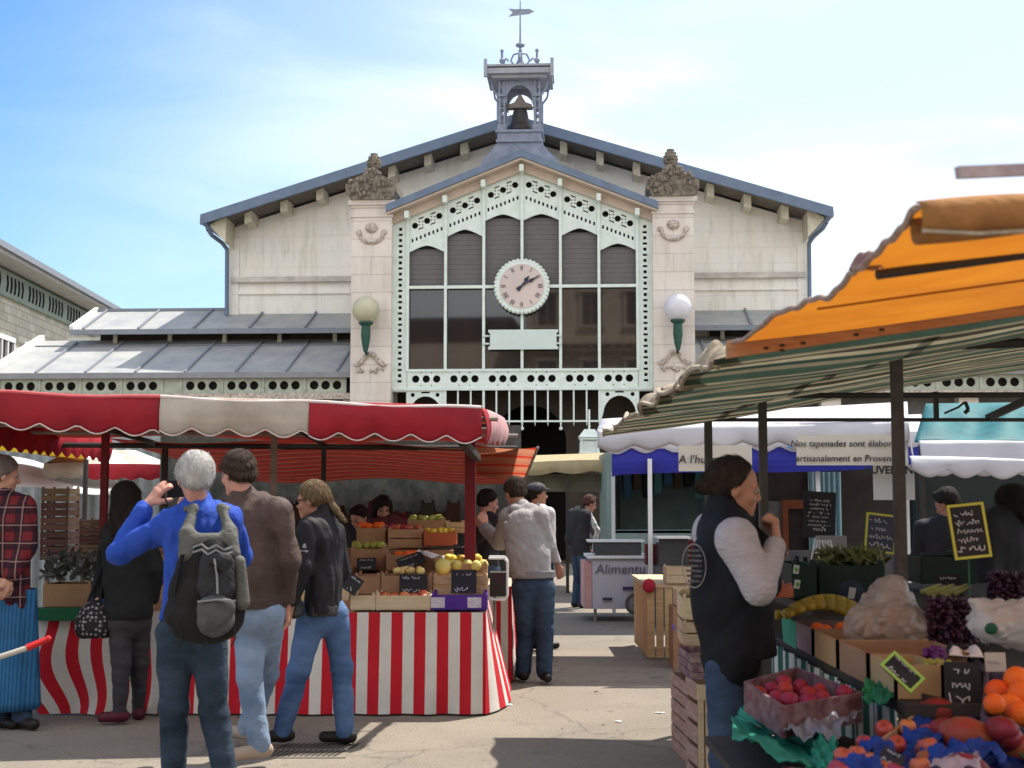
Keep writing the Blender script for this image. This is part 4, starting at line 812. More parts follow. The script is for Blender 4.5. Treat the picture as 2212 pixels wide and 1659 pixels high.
tag(w.build('shelf_rack', mat('dark_green_rack', (.05, .055, .05), .8, (.10, .10, .095), 9, .9), loc=(-1.5, 15, 1.2)), 'dim rack of shelves at the back behind the red stall', 'rack')
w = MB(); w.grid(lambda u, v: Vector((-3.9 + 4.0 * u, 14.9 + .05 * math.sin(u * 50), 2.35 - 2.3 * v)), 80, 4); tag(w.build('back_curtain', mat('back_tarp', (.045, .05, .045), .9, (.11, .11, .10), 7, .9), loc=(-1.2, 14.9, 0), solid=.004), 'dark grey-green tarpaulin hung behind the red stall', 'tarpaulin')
# white wire trolley at the right end of the counter
t = thing('wire_trolley', 'white wire trolley hooked at the right end of the striped counter', 'trolley', at(1076, 1290, 10.3))
c_ = at(1076, 1250, 10.3); hw, hh = 20 / FOC * 10.3, 44 / FOC * 10.3
w = MB(); pts = [(c_.x - hw, 10.25, c_.z + hh), (c_.x + hw * .7, 10.25, c_.z + hh), (c_.x + hw, 10.25, c_.z + hh * .8), (c_.x + hw, 10.25, c_.z - hh * .8), (c_.x + hw * .7, 10.25, c_.z - hh), (c_.x - hw, 10.25, c_.z - hh * .95)]; w.tube(pts, .010, 6); w.build('wire_frame', M_white, parent=t)
w = MB(); w.tube([(p[0], p[1] + .3, p[2]) for p in pts], .008, 6)
w.build('rear_wire_frame', M_white, parent=t)
w = MB(); w.bx(c_.x - hw * .9, c_.x + hw * .9, 10.27, 10.52, c_.z - hh * .85, c_.z + hh * .3); w.build('basket_lining', mat('dark_plum', (.05, .02, .03), .7, (.02, .05, .03), 9, .9), parent=t)
w = MB(); w.bar((c_.x - .03, 10.5, .0), (c_.x - .03, 10.5, c_.z - hh * .8), .015, 8); w.build('leg', M_greyp, parent=t)
# ---------------- stalls far left: yellow edge, cream/red awning, white tarp
t = thing('yellow_edged_stall', 'stall at the far left with yellow-edged tarpaulin', 'market stall', (-5.2, 14, 0))
w = MB(); P = [at(-40, 945, 13), at(186, 992, 13.5), at(190, 1000, 16), at(-40, 960, 16)]
w.grid(lambda u, v: P[0].lerp(P[1], u).lerp(P[3].lerp(P[2], u), v), 12, 6); w.build('canopy', mat('ochre_tarp', (.40, .20, .03), .8, (.25, .12, .03), 4, .9, trans=.5), parent=t, recalc=False, solid=.004)
w = MB(); w.grid(lambda u, v: P[0].lerp(P[1], u) + Vector((0, -.02, .035 - (.14 * (1 - .75 * u)) * v)), 14, 3); w.build('yellow_valance', mat('yellow_tarp', (.85, .66, .05), .6, (.75, .56, .04), 5, .5, trans=.4), parent=t, solid=.004)
w = MB(); x_ = P[1]; w.sqbar((x_.x, 13.5, 0), (x_.x, 13.5, x_.z), .04); w.build('pole', M_iron, parent=t)
t = thing('cream_red_stall', 'small awning with cream and red scalloped valance behind the yellow-edged stall', 'market stall', (-4, 16, 0))
for (a, b, m_) in ((95, 188, M_acream), (188, 372, M_ared)):
    P0, P1 = at(a, 1002, 15), at(b, 1000 + (0 if a < 100 else 6), 15); w = MB(); w.grid(valance(P0, P1, .165, .2, .03, 20), 40, 5); w.build('valance', m_, parent=t, solid=.004)
w = MB(); P = [at(95, 1002, 15), at(372, 1004, 15), at(290, 972, 17.5), at(160, 970, 17.5)]; w.grid(lambda u, v: P[0].lerp(P[1], u).lerp(P[3].lerp(P[2], u), v), 12, 6, mfn=lambda i, j: 0 if i % 4 < 2 else 1); w.build('canopy', [M_acream, M_clothw], parent=t, solid=.004)
for x in (110, 360): w = MB(); w.sqbar((wx(x, 15.1), 15.1, 0), (wx(x, 15.1), 15.1, 1.95), .04); w.build('pole', M_iron, parent=t)
t = thing('white_tarp_stall', 'low bright white tarpaulin stall at the far left', 'market stall', (-4.5, 17, 0))
w = MB(); P = [at(-30, 1062, 14.2), at(285, 1058, 14.2), at(250, 1032, 16.5), at(-30, 985, 16.5)]; w.grid(lambda u, v: P[0].lerp(P[1], u).lerp(P[3].lerp(P[2], u), v) + Vector((0, 0, .05 * math.sin(u * 6))), 16, 8); w.build('canopy', mat('white_tarp', (.80, .80, .80), .6, (.72, .72, .74), 3, .6, bump=.3, bscale=4, trans=.25), parent=t, solid=.004, smooth=True)
for x in (60, 270): w = MB(); w.sqbar((wx(x, 14.4), 14.4, 0), (wx(x, 14.4), 14.4, 1.6), .035); w.build('pole', M_white, parent=t)
w = MB(); w.grid(lambda u, v: Vector((wx(-30 + 410 * u, 17.5), 17.5 + .04 * math.sin(u * 90), 2.35 - 2.35 * v)), 120, 3); tag(w.build('pale_screen_fence', mat('pale_blue_tarp', (.32, .36, .37), .7, (.22, .24, .25), 3, .8), loc=(-4, 17.5, 0), solid=.004), 'pale ribbed screen standing behind the left stalls', 'screen')
w = MB(); P = [at(-20, 905, 19), at(245, 960, 20), at(245, 990, 20), at(-20, 960, 19)]; w.grid(lambda u, v: P[0].lerp(P[1], u).lerp(P[3].lerp(P[2], u), v), 10, 4); t = thing('mauve_awning_stall', 'stall with a pale mauve awning far behind on the left', 'market stall', (-6, 19.5, 0)); w.build('canopy', mat('mauve_tarp', (.50, .47, .52), .8, (.42, .40, .45), 3, .6), parent=t, solid=.01)
for x in (20, 230): w = MB(); w.sqbar((wx(x, 19.6), 19.6, 0), (wx(x, 19.6), 19.6, 2.3), .05); w.build('pole', M_greyp, parent=t)

# tan awning and hanging lantern in the entrance
t = thing('tan_awning_stall', 'tan canvas awning across the dark entrance behind the hooded man', 'market stall', (.5, 22, 0))
w = MB(); w.grid(valance(at(1120, 1000, 22), at(1345, 992, 22), .20, .6, .04, 1), 40, 5); w.build('valance', mat('tan_canvas', (.50, .42, .26), .8, (.38, .31, .18), 4, .8, trans=.3), parent=t, solid=.006)
w = MB(); w.add([at(1120, 1000, 22), at(1345, 992, 22), at(1320, 978, 25), at(1150, 984, 25)], [(0, 1, 2, 3)]); w.build('canopy', mat('tan_canvas', (.5, .42, .26)), parent=t, solid=.006)
w = MB(); a_, b_ = at(1125, 1062, 22.3), at(1300, 1024, 22.3); w.bx(a_.x, b_.x, 22.3, 22.34, a_.z, b_.z); w.build('side_cloth', mat('olive_cloth', (.15, .14, .10), .9, (.09, .085, .065), 4, .8), parent=t)
for x in (1128, 1225, 1335): w = MB(); w.sqbar((wx(x, 22.1), 22.1, 0), (wx(x, 22.1), 22.1, 2.15), .05); w.build('pole', M_iron, parent=t)
t = thing('hanging_lantern', 'pale green glazed iron lantern hanging below the right end of the iron railing', 'lantern', at(1273, 1000, 29.5))
c_ = at(1273, 968, 29.5); w = MB()
for dx in (-.19, .19):
    for dy in (-.19, .19): w.sqbar((c_.x + dx, c_.y + dy, c_.z - .38), (c_.x + dx * .9, c_.y + dy * .9, c_.z + .22), .04)
for z_ in (-.38, -.1, .2): w.box((c_.x, c_.y, c_.z + z_), (.44, .44, .04))
w.box((c_.x, c_.y, c_.z + .32), (.5, .5, .18), taper=.45); w.bar((c_.x, c_.y, c_.z + .35), (c_.x, c_.y, c_.z + .85), .025, 6); w.build('lantern_frame', M_green, parent=t)
w = MB(); w.box((c_.x, c_.y, c_.z - .1), (.33, .33, .52)); w.build('lantern_glass', mat('milky_glass', (.6, .66, .66), .2), parent=t)

r_ = random.Random(5)
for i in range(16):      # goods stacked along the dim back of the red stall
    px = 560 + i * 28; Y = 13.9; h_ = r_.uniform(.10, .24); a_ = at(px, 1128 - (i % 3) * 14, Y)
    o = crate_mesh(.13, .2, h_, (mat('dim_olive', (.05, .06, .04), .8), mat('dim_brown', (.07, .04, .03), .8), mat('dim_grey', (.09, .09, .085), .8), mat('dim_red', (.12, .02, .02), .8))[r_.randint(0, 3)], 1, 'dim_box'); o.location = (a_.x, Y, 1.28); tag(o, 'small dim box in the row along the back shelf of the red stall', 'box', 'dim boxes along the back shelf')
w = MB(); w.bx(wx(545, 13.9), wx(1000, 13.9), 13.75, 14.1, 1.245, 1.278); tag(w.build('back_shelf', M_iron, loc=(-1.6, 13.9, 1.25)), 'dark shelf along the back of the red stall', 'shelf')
for x in (548, 770, 995): w = MB(); w.sqbar((wx(x, 13.9), 13.92, 0), (wx(x, 13.9), 13.92, 1.245), .04); o = w.build('shelf_leg', M_iron, parent=bpy.data.objects['back_shelf'])
# ================================================================ MIDDLE AND RIGHT STALLS
M_wtarp = mat('pale_tarp', (.66, .66, .72), .55, (.54, .54, .60), 2.2, .8, bump=.35, bscale=4, trans=.3)
M_btarp = mat('blue_tarp', (.035, .04, .36), .55, (.03, .03, .28), 4, .6, bump=.2, bscale=6, trans=.15)
M_teal = mat('teal_tarp', (.012, .17, .19), .6, (.008, .10, .13), 3, .9, bump=.6, bscale=4, trans=.3)
def quad(P, mb, nu=14, nv=8, wob=0.0, fr=7, mfn=None):
    P = [Vector(p) for p in P]; return mb.grid(lambda u, v: P[0].lerp(P[1], u).lerp(P[3].lerp(P[2], u), v) + Vector((0, 0, wob * math.sin(u * fr) * math.sin(3.14 * v))), nu, nv, mfn=mfn)
def post(t, px, Y, z0, z1, wd, m_, name='pole'):
    w = MB(); x = wx(px, Y); w.sqbar((x, Y, z0), (x, Y, z1), wd, wd); return w.build(name, m_, parent=t)
# front white awning
t = thing('white_awning_stall', 'stall frame under a pale grey-white scalloped awning right of the aisle', 'market stall', (2.2, 13, 0))
F0, F1 = at(1290, 928, 12.2), at(1962, 905, 12.2)
R0, R1 = at(1300, 905, 14.4), at(1960, 868, 14.4)
w = MB(); quad([F0, F1, R1, R0], w, 24, 8, .04); w.build('canopy', M_wtarp, parent=t, solid=.004, smooth=True, recalc=False)
w = MB(); w.grid(valance(F0, F1, .19, .33, .05, 1), 90, 5); w.build('valance', M_wtarp, parent=t, solid=.004, smooth=True)
w = MB(); P = [F1, F1 + Vector((.12, .4, -.02)), F1 + Vector((.16, .4, -.34)), F1 + Vector((.02, 0, -.30))]; quad(P, w, 6, 4); w.build('corner_flap', M_wtarp, parent=t, solid=.004)
w = MB(); w.bar(F0 + Vector((0, .03, -.02)), F1 + Vector((0, .03, -.02)), .016, 8); w.build('front_rail', M_white, parent=t)
post(t, 1955, 12.3, 0, 2.1, .04, M_white)
# blue valanced white awning further back
t = thing('blue_valance_stall', 'white stall with royal blue scalloped valance and slim white poles', 'market stall', (2.5, 16.8, 0))
Yb = 16.4
F0, F1 = at(1322, 973, Yb), at(2000, 958, Yb)
w = MB(); w.grid(valance(F0, F1, .30, 9, .0, 1), 60, 4); w.build('blue_curtain', M_btarp, parent=t, solid=.004)
b0, b1 = at(1322, 976, 17.6), at(1640, 970, 17.6)
w = MB(); P0, P1 = at(1300, 950, Yb - .05), at(2000, 935, Yb - .05); w.grid(valance(P0, P1, .15, .36, .07, 1), 120, 5); w.build('valance', M_wtarp, parent=t, solid=.004)
w = MB(); quad([at(1300, 948, Yb), at(2000, 932, Yb), at(1990, 895, 19.5), at(1335, 915, 19.5)], w, 20, 6, .03); w.build('canopy', M_wtarp, parent=t, solid=.004, recalc=False)
w = MB(); P = [at(1322, 984, Yb), at(1398, 984, Yb + 1.6), at(1398, 1010, Yb + 1.6), at(1322, 1030, Yb)]; quad(P, w, 8, 4); w.build('blue_side_curtain', M_btarp, parent=t, solid=.004)
post(t, 1403, 16.3, 0.35, 2.02, .05, M_white); post(t, 1324, 18.2, 0, 1.9, .045, M_white); post(t, 1765, 16.6, 0, 1.95, .05, M_white)
w = MB(); a_, b_ = at(1700, 955, Yb - .1), at(1745, 968, Yb - .1); w.bx(a_.x, b_.x, Yb - .13, Yb - .12, b_.z, a_.z); lg = w.build('emblem', mat('emblem_blue', (.12, .25, .5), .6), parent=t)
for (x0, x1, y0, y1, c) in ((1722, 1746, 953, 962, (.12, .4, .08)), (1712, 1748, 962, 969, (.6, .38, .05))):
    w = MB(); a_, b_ = at(x0, y0, Yb - .1), at(x1, y1, Yb - .1); w.prism([(a_.x, b_.z), (b_.x, b_.z), (b_.x, a_.z), (a_.x + .05, a_.z)], Yb - .145, Yb - .135); w.build('emblem', mat('emblem%d' % x0, c, .6), parent=t)
# long hand-lettered banner and the small one
def banner(px0, px1, py0, py1, Y, lines, size, label, al='CENTER', dx=0):
    a, b = at(px0, py1, Y), at(px1, py0, Y); t = thing('paper_banner', label, 'sign', ((a.x + b.x) / 2, Y, a.z)); w = MB()
    w.grid(lambda u, v: Vector((a.x + (b.x - a.x) * u, Y + .006 * math.sin(u * 9), a.z + (b.z - a.z) * v)), 20, 2); w.build('paper', mat('banner_paper', (.56, .52, .46), .8, (.50, .46, .41), 3, .6), parent=t, solid=.003)
    n = len(lines)
    for i, s_ in enumerate(lines):
        z = a.z + (b.z - a.z) * (1 - (i + .55) / n); text_part('lettering', s_, size, Matrix.Translation(((a.x + b.x) / 2 + dx, Y - .012, z)) @ Matrix.Rotation(math.pi / 2, 4, 'X'), M_ink, t, shear=.12, align=al)
    return t
banner(1721, 1938, 941, 1005, 11.9, ['Nos tapenades sont élaborées', 'artisanalement en Provence'], .082, 'long cream paper banner about tapenades hanging from the white awning')
banner(1466, 1624, 962, 1018, 12.0, ["A l'huile"], .105, "cream paper banner reading A l'huile, half hidden by the vendor", dx=-.16)
text_part('lettering', 'AUVERGNE', .095, Matrix.Translation(at(1925, 1016, 11.9)) @ Matrix.Rotation(math.pi / 2, 4, 'X'), M_ink, bpy.data.objects['blue_valance_stall'], bold=.003)
w = MB(); a_, b_ = at(1888, 1080, 12.0), at(1975, 1004, 12.0); w.bx(a_.x, b_.x, 12.0, 12.02, a_.z, b_.z); tag(w.build('white_board', mat('dull_white', (.42, .41, .40), .7, (.35, .34, .34), 3, .6), loc=((a_.x + b_.x) / 2, 12, a_.z)), 'dull white board lettered in capitals behind the right pole', 'sign')
# counters under the white stalls
t = thing('white_counter', 'white market counter with printed front and a round tyre-like picture', 'counter', (wx(1330, 17), 17.2, 0))
X0, X1 = wx(1278, 17), wx(1402, 17); zt = at(1300, 1206, 17).z
w = MB(); w.bx(X0, X1, 17.0, 17.9, .16, zt); w.build('body', mat('counter_white', (.46, .45, .52), .5, (.38, .38, .45), 2.5, .8), parent=t)
w = MB(); w.bx(X0 - .10, X0 - .003, 17.02, 17.9, .16, zt - .05); w.build('side_panel', mat('counter_pink', (.55, .33, .32), .6, (.42, .22, .23), 4, .8), parent=t)
w = MB(); w.bx(X0 - .06, X1 + .02, 16.96, 17.9, zt, zt + .03); w.build('worktop', M_white, parent=t)
w = MB(); w.bx(wx(1285, 17), wx(1385, 17), 17.1, 17.5, zt + .03, at(1300, 1172, 17.1).z); w.build('display_case', mat('smoked_case', (.05, .055, .06), .15, (.08, .08, .085), 3, .5), parent=t)
w = MB(); z_ = at(1300, 1171, 17.1).z; w.bx(wx(1270, 17), wx(1392, 17), 17.08, 17.52, z_, z_ + .025); w.build('case_rim', M_greyp if False else M_white, parent=t)
text_part('lettering', 'Alimentu', .17, Matrix.Translation(at(1340, 1230, 16.985)) @ Matrix.Rotation(math.pi / 2, 4, 'X'), mat('grey_ink', (.12, .11, .15), .7), t, shear=.1)
w = MB(); c_ = at(1374, 1305, 16.98); w.lathe((c_.x, 16.985, c_.z), [(.09, 0), (.09, -.01), (.14, -.01), (.14, 0)], 20, axis='Y'); w.build('tyre_picture', mat('tyre_print', (.12, .11, .11), .7), parent=t)
w = MB(); w.lathe((c_.x, 16.985, c_.z), [(.02, 0), (.02, -.016), (.09, -.016), (.09, 0)], 20, axis='Y'); w.build('hub_picture', mat('hub_print', (.32, .31, .31), .7, (.1, .1, .1), 30, 1), parent=t)
w = MB(); a_ = at(1345, 1262, 16.98); w.bx(a_.x, X1, 16.97, 16.99, c_.z + .18, c_.z + .215); w.bx(wx(1300, 17), wx(1320, 17), 16.97, 16.99, c_.z + .05, c_.z + .08); w.build('printed_line', mat('violet_print', (.05, .04, .11), .7), parent=t)
for x in (X0 + .04, X1 - .04): w = MB(); w.bar((x, 17.1, 0), (x, 17.1, .17), .02, 8); w.build('leg', M_greyp, parent=t)
t = thing('grey_counter', 'dark grey chilled counter beside the white printed one', 'counter', (wx(1460, 16), 16, 0))
w = MB(); w.bx(wx(1418, 16), wx(1700, 16), 16.0, 16.9, 0, at(1400, 1225, 16).z); w.build('body', mat('counter_grey', (.10, .10, .105), .5, (.07, .07, .075), 3, .7), parent=t)
w = MB(); w.bx(wx(1422, 16), wx(1485, 16), 16.05, 16.4, at(1400, 1225, 16).z + .002, at(1400, 1164, 16).z); w.build('display_case', mat('smoked_case', (.06, .065, .07), .15), parent=t)
w = MB(); z_ = at(1400, 1164, 16).z; w.bx(wx(1418, 16), wx(1490, 16), 16.0, 16.45, z_ + .002, z_ + .025); w.build('case_rim', M_white, parent=t)
for i, (px, h_) in enumerate(((1410, .25), (1500, .30), (1560, .2))):
    w = MB(); x = wx(px, 16.5); z0 = at(1400, 1225, 16).z; w.bx(x - .09, x + .09, 16.5, 16.75, z0 + .002, z0 + h_); tag(w.build('dark_red_tin', mat('dark_red_tin', (.12, .015, .02), .5), loc=(x, 16.6, z0)), ('dark red tin behind the white pole on the grey counter', 'dark red tin in the middle of the grey counter', 'dark red tin at the right of the grey counter')[i], 'tin')
# vans and screens far behind, at the foot of the hall
t = thing('market_trailer', 'pale blue-green catering trailer with open hatch behind the white counters', 'trailer', (3.0, 21.5, 0))
w = MB(); X0, X1 = wx(1310, 21), wx(1550, 21); w.plate([(X0, .35), (X1, .35), (X1, 2.25), (X0, 2.25)], [[(X0 + .12, 1.05), (X1 - .12, 1.05), (X1 - .12, 2.05), (X0 + .12, 2.05)]], 21.0, 21.06); w.bx(X0, X1, 21.06, 22.8, 2.2, 2.26); w.bx(X0, X0 + .05, 21.06, 22.8, .35, 2.2); w.bx(X1 - .05, X1, 21.06, 22.8, .35, 2.2); w.bx(X0, X1, 22.75, 22.8, .35, 2.2); w.build('body', mat('trailer_teal', (.20, .27, .26), .5, (.13, .19, .18), 3, .8), parent=t)
w = MB(); w.bx(X0 + .1, X1 - .1, 21.0, 21.4, 1.0, 1.04); w.build('counter_top', M_white, parent=t)
for i in range(9):
    w = MB(); x = X0 + .2 + i * .17; h_ = .35 + .3 * rnd.random(); w.bx(x, x + .12, 22.3, 22.5, 2.15 - h_, 2.12); w.build('hanging_goods', (mat('goods_blue', (.06, .16, .30), .6), mat('goods_teal', (.10, .28, .28), .6), mat('goods_dark', (.03, .03, .035), .8), mat('goods_brown', (.12, .08, .05), .8))[(i * 7 + 1) % 4], parent=t)
w = MB(); w.lathe((X0 + .5, 21.2, .3), [(.1, -.09), (.28, -.09), (.3, 0), (.28, .09), (.1, .09)], 20, axis='Y'); w.build('wheel', M_iron, parent=t)
t = thing('blue_canopied_kiosk', 'small kiosk with pale blue curtain and dark doorway right of the vendor', 'kiosk', (5, 18, 0))
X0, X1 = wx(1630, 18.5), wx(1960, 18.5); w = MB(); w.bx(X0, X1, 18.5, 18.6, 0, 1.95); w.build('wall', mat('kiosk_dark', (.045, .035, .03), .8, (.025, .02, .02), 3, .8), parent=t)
w = MB(); w.grid(lambda u, v: Vector((wx(1748 + 70 * u, 18.3), 18.4 + .03 * math.sin(u * 38), 1.9 - 1.9 * v)), 40, 3); w.build('pale_blue_curtain', mat('pale_blue_cloth', (.30, .46, .52), .6, (.2, .33, .38), 3, .6), parent=t, solid=.01)
w = MB(); w.bx(wx(1688, 18.3), wx(1750, 18.3), 18.36, 18.46, 1.40, 1.52); w.bx(wx(1688, 18.3), wx(1700, 18.3), 18.3, 18.40, .5, 1.52); w.build('door_frame', mat('rust_wood', (.18, .05, .02), .7), parent=t)
w = MB(); w.bx(wx(1640, 18.3), wx(1690, 18.3), 18.36, 18.44, .9, 1.5); w.build('side_panel', mat('dim_wall', (.16, .16, .15)), parent=t)
# teal awning far right with white scalloped one under it
t = thing('teal_awning_stall', 'stall with bright teal tarpaulin at the right, partly behind the striped one', 'market stall', (5, 12.5, 0))
w = MB(); quad([at(1975, 955, 11.2), at(2330, 962, 11.2), at(2330, 868, 13), at(2000, 872, 13)], w, 30, 10, .06, 14); w.build('canopy', M_teal, parent=t, recalc=False, solid=.004, smooth=True)
w = MB(); w.grid(valance(at(1985, 952, 11.1), at(2330, 958, 11.1), .26, .36, .07, 1, sway=.03), 80, 8); w.build('valance', M_wtarp, parent=t, solid=.004, smooth=True)
w = MB(); w.grid(valance(at(1965, 985, 10.9), at(2330, 1000, 10.9), .14, .30, .06, 1, sway=.03), 80, 6); w.build('lower_valance', M_wtarp, parent=t, solid=.004, smooth=True)
post(t, 1990, 11.4, 0, 2.0, .04, M_iron)
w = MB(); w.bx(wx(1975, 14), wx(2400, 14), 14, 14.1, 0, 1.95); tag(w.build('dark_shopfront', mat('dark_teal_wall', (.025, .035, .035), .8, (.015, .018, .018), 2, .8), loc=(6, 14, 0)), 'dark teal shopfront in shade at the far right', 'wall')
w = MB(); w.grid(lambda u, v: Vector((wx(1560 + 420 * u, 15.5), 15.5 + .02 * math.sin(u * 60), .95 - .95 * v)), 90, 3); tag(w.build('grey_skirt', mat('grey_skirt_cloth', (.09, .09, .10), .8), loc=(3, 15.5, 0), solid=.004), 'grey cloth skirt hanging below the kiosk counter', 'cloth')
# ---------------------------------------------------------------- striped green tarpaulin and orange tarpaulin
M_gstripe = band_mat('green_striped_tarp', 'Y', 0.29, [(0, (.05, .09, .065)), (.30, (.32, .28, .18)), (.44, (.05, .05, .038)), (.60, (.42, .37, .25)), (.74, (.03, .065, .055)), (.86, (.24, .21, .14))], trans=.2, dirt=.7, wob=.05)
M_orange = mat('orange_tarp', (.56, .20, .018), .6, (.38, .105, .010), 1.3, 1.0, bump=.6, bscale=6, trans=.42, detail=8)
rs = thing('green_striped_stall', 'fruit stall frame under a sagging green and beige striped tarpaulin', 'market stall', (1.7, 7.2, 0))
E0 = at(1300, 938, 9.75); E1 = at(1540, 778, 4.85)
def gpt(u, v):     # u away along the aisle edge (0 near .. 1 far), v 0 aisle .. 1 right
    e = E1.lerp(E0, u); x = e.x + v * 4.2 + .02 * math.sin(u * 40) * (1 - v); sag = .05 * math.sin(math.pi * ((u * 3) % 1)) + .022 * math.sin(u * 55 + v * 2)
    return Vector((x, e.y + .02 * math.sin(v * 20), e.z + .158 * v * 4.2 - sag * (.7 + .3 * math.sin(v * 9)) + .02 * abs(math.sin(u * 17)) * (1 - v) ** 4))
w = MB(); w.grid(gpt, 90, 50); w.build('canopy', M_gstripe, parent=rs, recalc=False, smooth=True)
w = MB(); w.tube([gpt(k / 60, 0) + Vector((-.005, 0, .004)) for k in range(61)], .011, 5); w.build('frayed_edge', mat('rope', (.45, .38, .28), .9, (.25, .2, .15), 30, .9), parent=rs)
# crumpled flaps along the aisle edge
for (u0, u1, hh, sd_) in ((.0, .14, .085, 3), (.30, .52, .05, 5), (.16, .27, .045, 8)):
    w = MB(); w.grid(lambda a, b: gpt(u0 + (u1 - u0) * a, b * .035) + Vector((-.05 * b - .02 * math.sin(a * 13 + sd_), .02 * math.sin(a * 22), hh * math.sin(math.pi * a) * (math.sin(b * 2.6)) + .012 * math.sin(a * 31))), 26, 8); w.build('crumpled_flap', mat('stained_tarp', (.48, .40, .30), .85, (.22, .18, .13), 9, .9, bump=.4, trans=.25), parent=rs, solid=.004, smooth=True)
pole_pts = ((1940, 5.9, .046, 2.20), (1648, 8.1, .046, 2.15), (1530, 9.25, .05, 2.10))
for px, Y, wd, z1 in pole_pts: post(rs, px, Y, 0, z1, wd, mat('pole_grey', (.085, .075, .07), .55, (.05, .045, .04), 12, .8))
w = MB(); w.bar((wx(1530, 9.25), 9.25, 2.085), (wx(1530, 9.25) + 3.6, 9.25, 2.085), .014, 8); w.build('rear_rail', M_iron, parent=rs)
w = MB(); w.bar((wx(1648, 8.1), 8.1, 2.165), (wx(1648, 8.1) + 3.4, 8.1, 2.175), .018, 8); w.build('middle_rail', M_iron, parent=rs)
w = MB(); w.bar((wx(1940, 5.9), 5.9, 2.215), (wx(1940, 5.9) + 2.8, 5.9, 2.30), .022, 8); w.build('front_rail', M_iron, parent=rs)
w = MB(); w.sqbar((wx(1530, 9.25), 9.3, 2.10), (1.7, 5.0, 2.22), .035, .045); w.build('side_rail', M_iron, parent=rs)
w = MB(); w.sqbar((3.3, 9.3, 2.10), (3.3, 4.9, 2.55), .035, .045); w.build('side_rail', M_iron, parent=rs)
w = MB(); w.sqbar((wx(2024, 9.25), 9.25, 2.08), (wx(2024, 9.25), 9.25, 2.28), .03); w.build('strut', M_iron, parent=rs)
w = MB(); w.tube([at(2040, 893, 9.2), at(2070, 880, 9.2), at(2085, 868, 9.2)], .008, 5); w.tube([at(2085, 868, 9.2), at(2092, 885, 9.2), at(2084, 892, 9.2)], .014, 6); w.build('hook', M_iron, parent=rs)
w = MB(); w.add([at(1572, 735, 4.75), at(1572, 773, 4.75), at(2240, 676, 4.75), at(2240, 648, 4.75)] + [at(1572, 735, 4.75) + Vector((0, .045, 0)), at(1572, 773, 4.75) + Vector((0, .045, 0)), at(2240, 676, 4.75) + Vector((0, .045, 0)), at(2240, 648, 4.75) + Vector((0, .045, 0))], [(0, 1, 2, 3), (7, 6, 5, 4), (0, 4, 5, 1), (1, 5, 6, 2), (2, 6, 7, 3), (3, 7, 4, 0)])
w.build('wooden_beam', mat('knotty_wood', (.46, .25, .13), .8, (.32, .15, .07), 7, .9, bump=.3, stretch=(1, 1, 8)), parent=rs)
w = MB()
for px, py in ((1655, 752), (1690, 746), (1735, 741), (1850, 723), (1690, 757), (1905, 712)): p = at(px, py, 4.748); w.ball(p, .007, 8, (1.5, .4, .8))
w.build('knot', M_iron, parent=rs)['kind'] = 'stuff'
ot = thing('orange_tarpaulin_stall', 'glowing orange tarpaulin awning with rolled edge, nearest on the right', 'market stall', (1.2, 3.7, 0))
edge = [(1580, 742, 4.80), (1640, 712, 4.3), (1700, 667, 3.81), (1745, 655, 3.55), (1790, 640, 3.31), (1835, 605, 3.08), (1858, 575, 3.0), (1905, 545, 2.84), (1950, 490, 2.66), (1985, 452, 2.56)]
EP = [at(*e) for e in edge]
def epos(u):
    k = u * (len(EP) - 1); i = min(int(k), len(EP) - 2); return EP[i].lerp(EP[i + 1], k - i)
def opt(u, v):
    p = epos(u); return Vector((p.x + v * 2.2, p.y + v * (.10 * (1 - u) + .16 * u), p.z + v * 2.2 * (.150 - .012 * u) - .02 * math.sin(math.pi * v) - .006 * math.sin(u * 30 + v * 5)))
w = MB(); w.grid(opt, 70, 30); w.build('canopy', M_orange, parent=ot, recalc=False, smooth=True)
w = MB(); w.tube([opt(k / 80, 0) + Vector((-.004, 0, .003 * math.sin(k))) for k in range(81)], .008, 6); w.build('corded_edge', mat('pink_rope', (.42, .30, .24), .9, (.2, .13, .1), 40, .9), parent=ot)
w = MB()   # rolled front edge
def roll(u, v):
    p = opt(1.0, u); a = v * 5.2; r = .034 * (1 - .12 * v) + .01 * math.sin(u * 16 + 1); return p + Vector((0, .02 - r * math.sin(a), -.030 + r * math.cos(a)))
w.grid(roll, 50, 14); w.build('rolled_edge', mat('roll_canvas', (.50, .24, .08), .85, (.30, .14, .05), 9, .9, bump=.3, trans=.3), parent=ot, solid=.004, smooth=True)
w = MB(); w.tube([opt(1.0, k / 20) + Vector((0, -.02, -.052 - .02 * math.sin(k * .9))) for k in range(21)], .004, 5); w.build('loose_cord', mat('rope', (.5, .42, .3)), parent=ot)
for u, r in ((.64, .012), (.30, .0035)):
    w = MB(); a_, b_ = opt(u, 0.02), opt(u, 1); w.bar(a_ + Vector((0, 0, -.014)), b_ + Vector((0, 0, -.014)), r, 8); w.build('canopy_pipe' if r > .01 else 'seam', M_iron if r > .01 else mat('seam_brown', (.35, .13, .02), .8), parent=ot)
w = MB(); w.grid(lambda a, b: opt(.62 + .06 * a, .0) + Vector((-.012 + .05 * b + .01 * math.sin(a * 9), 0, .035 * math.sin(3.1 * b) + .006 * math.sin(a * 25))), 10, 8); w.build('crumpled_flap', mat('plum_canvas', (.20, .10, .11), .8, (.40, .33, .28), 15, .8), parent=ot, solid=.004)
w = MB(); a_, b_ = at(2068, 373, 2.35), at(2330, 362, 2.45); w.sqbar(a_, b_, .014, .022); w.build('pole_end', mat('weathered_lath', (.42, .34, .34), .7, (.25, .17, .19), 14, .8), parent=ot)
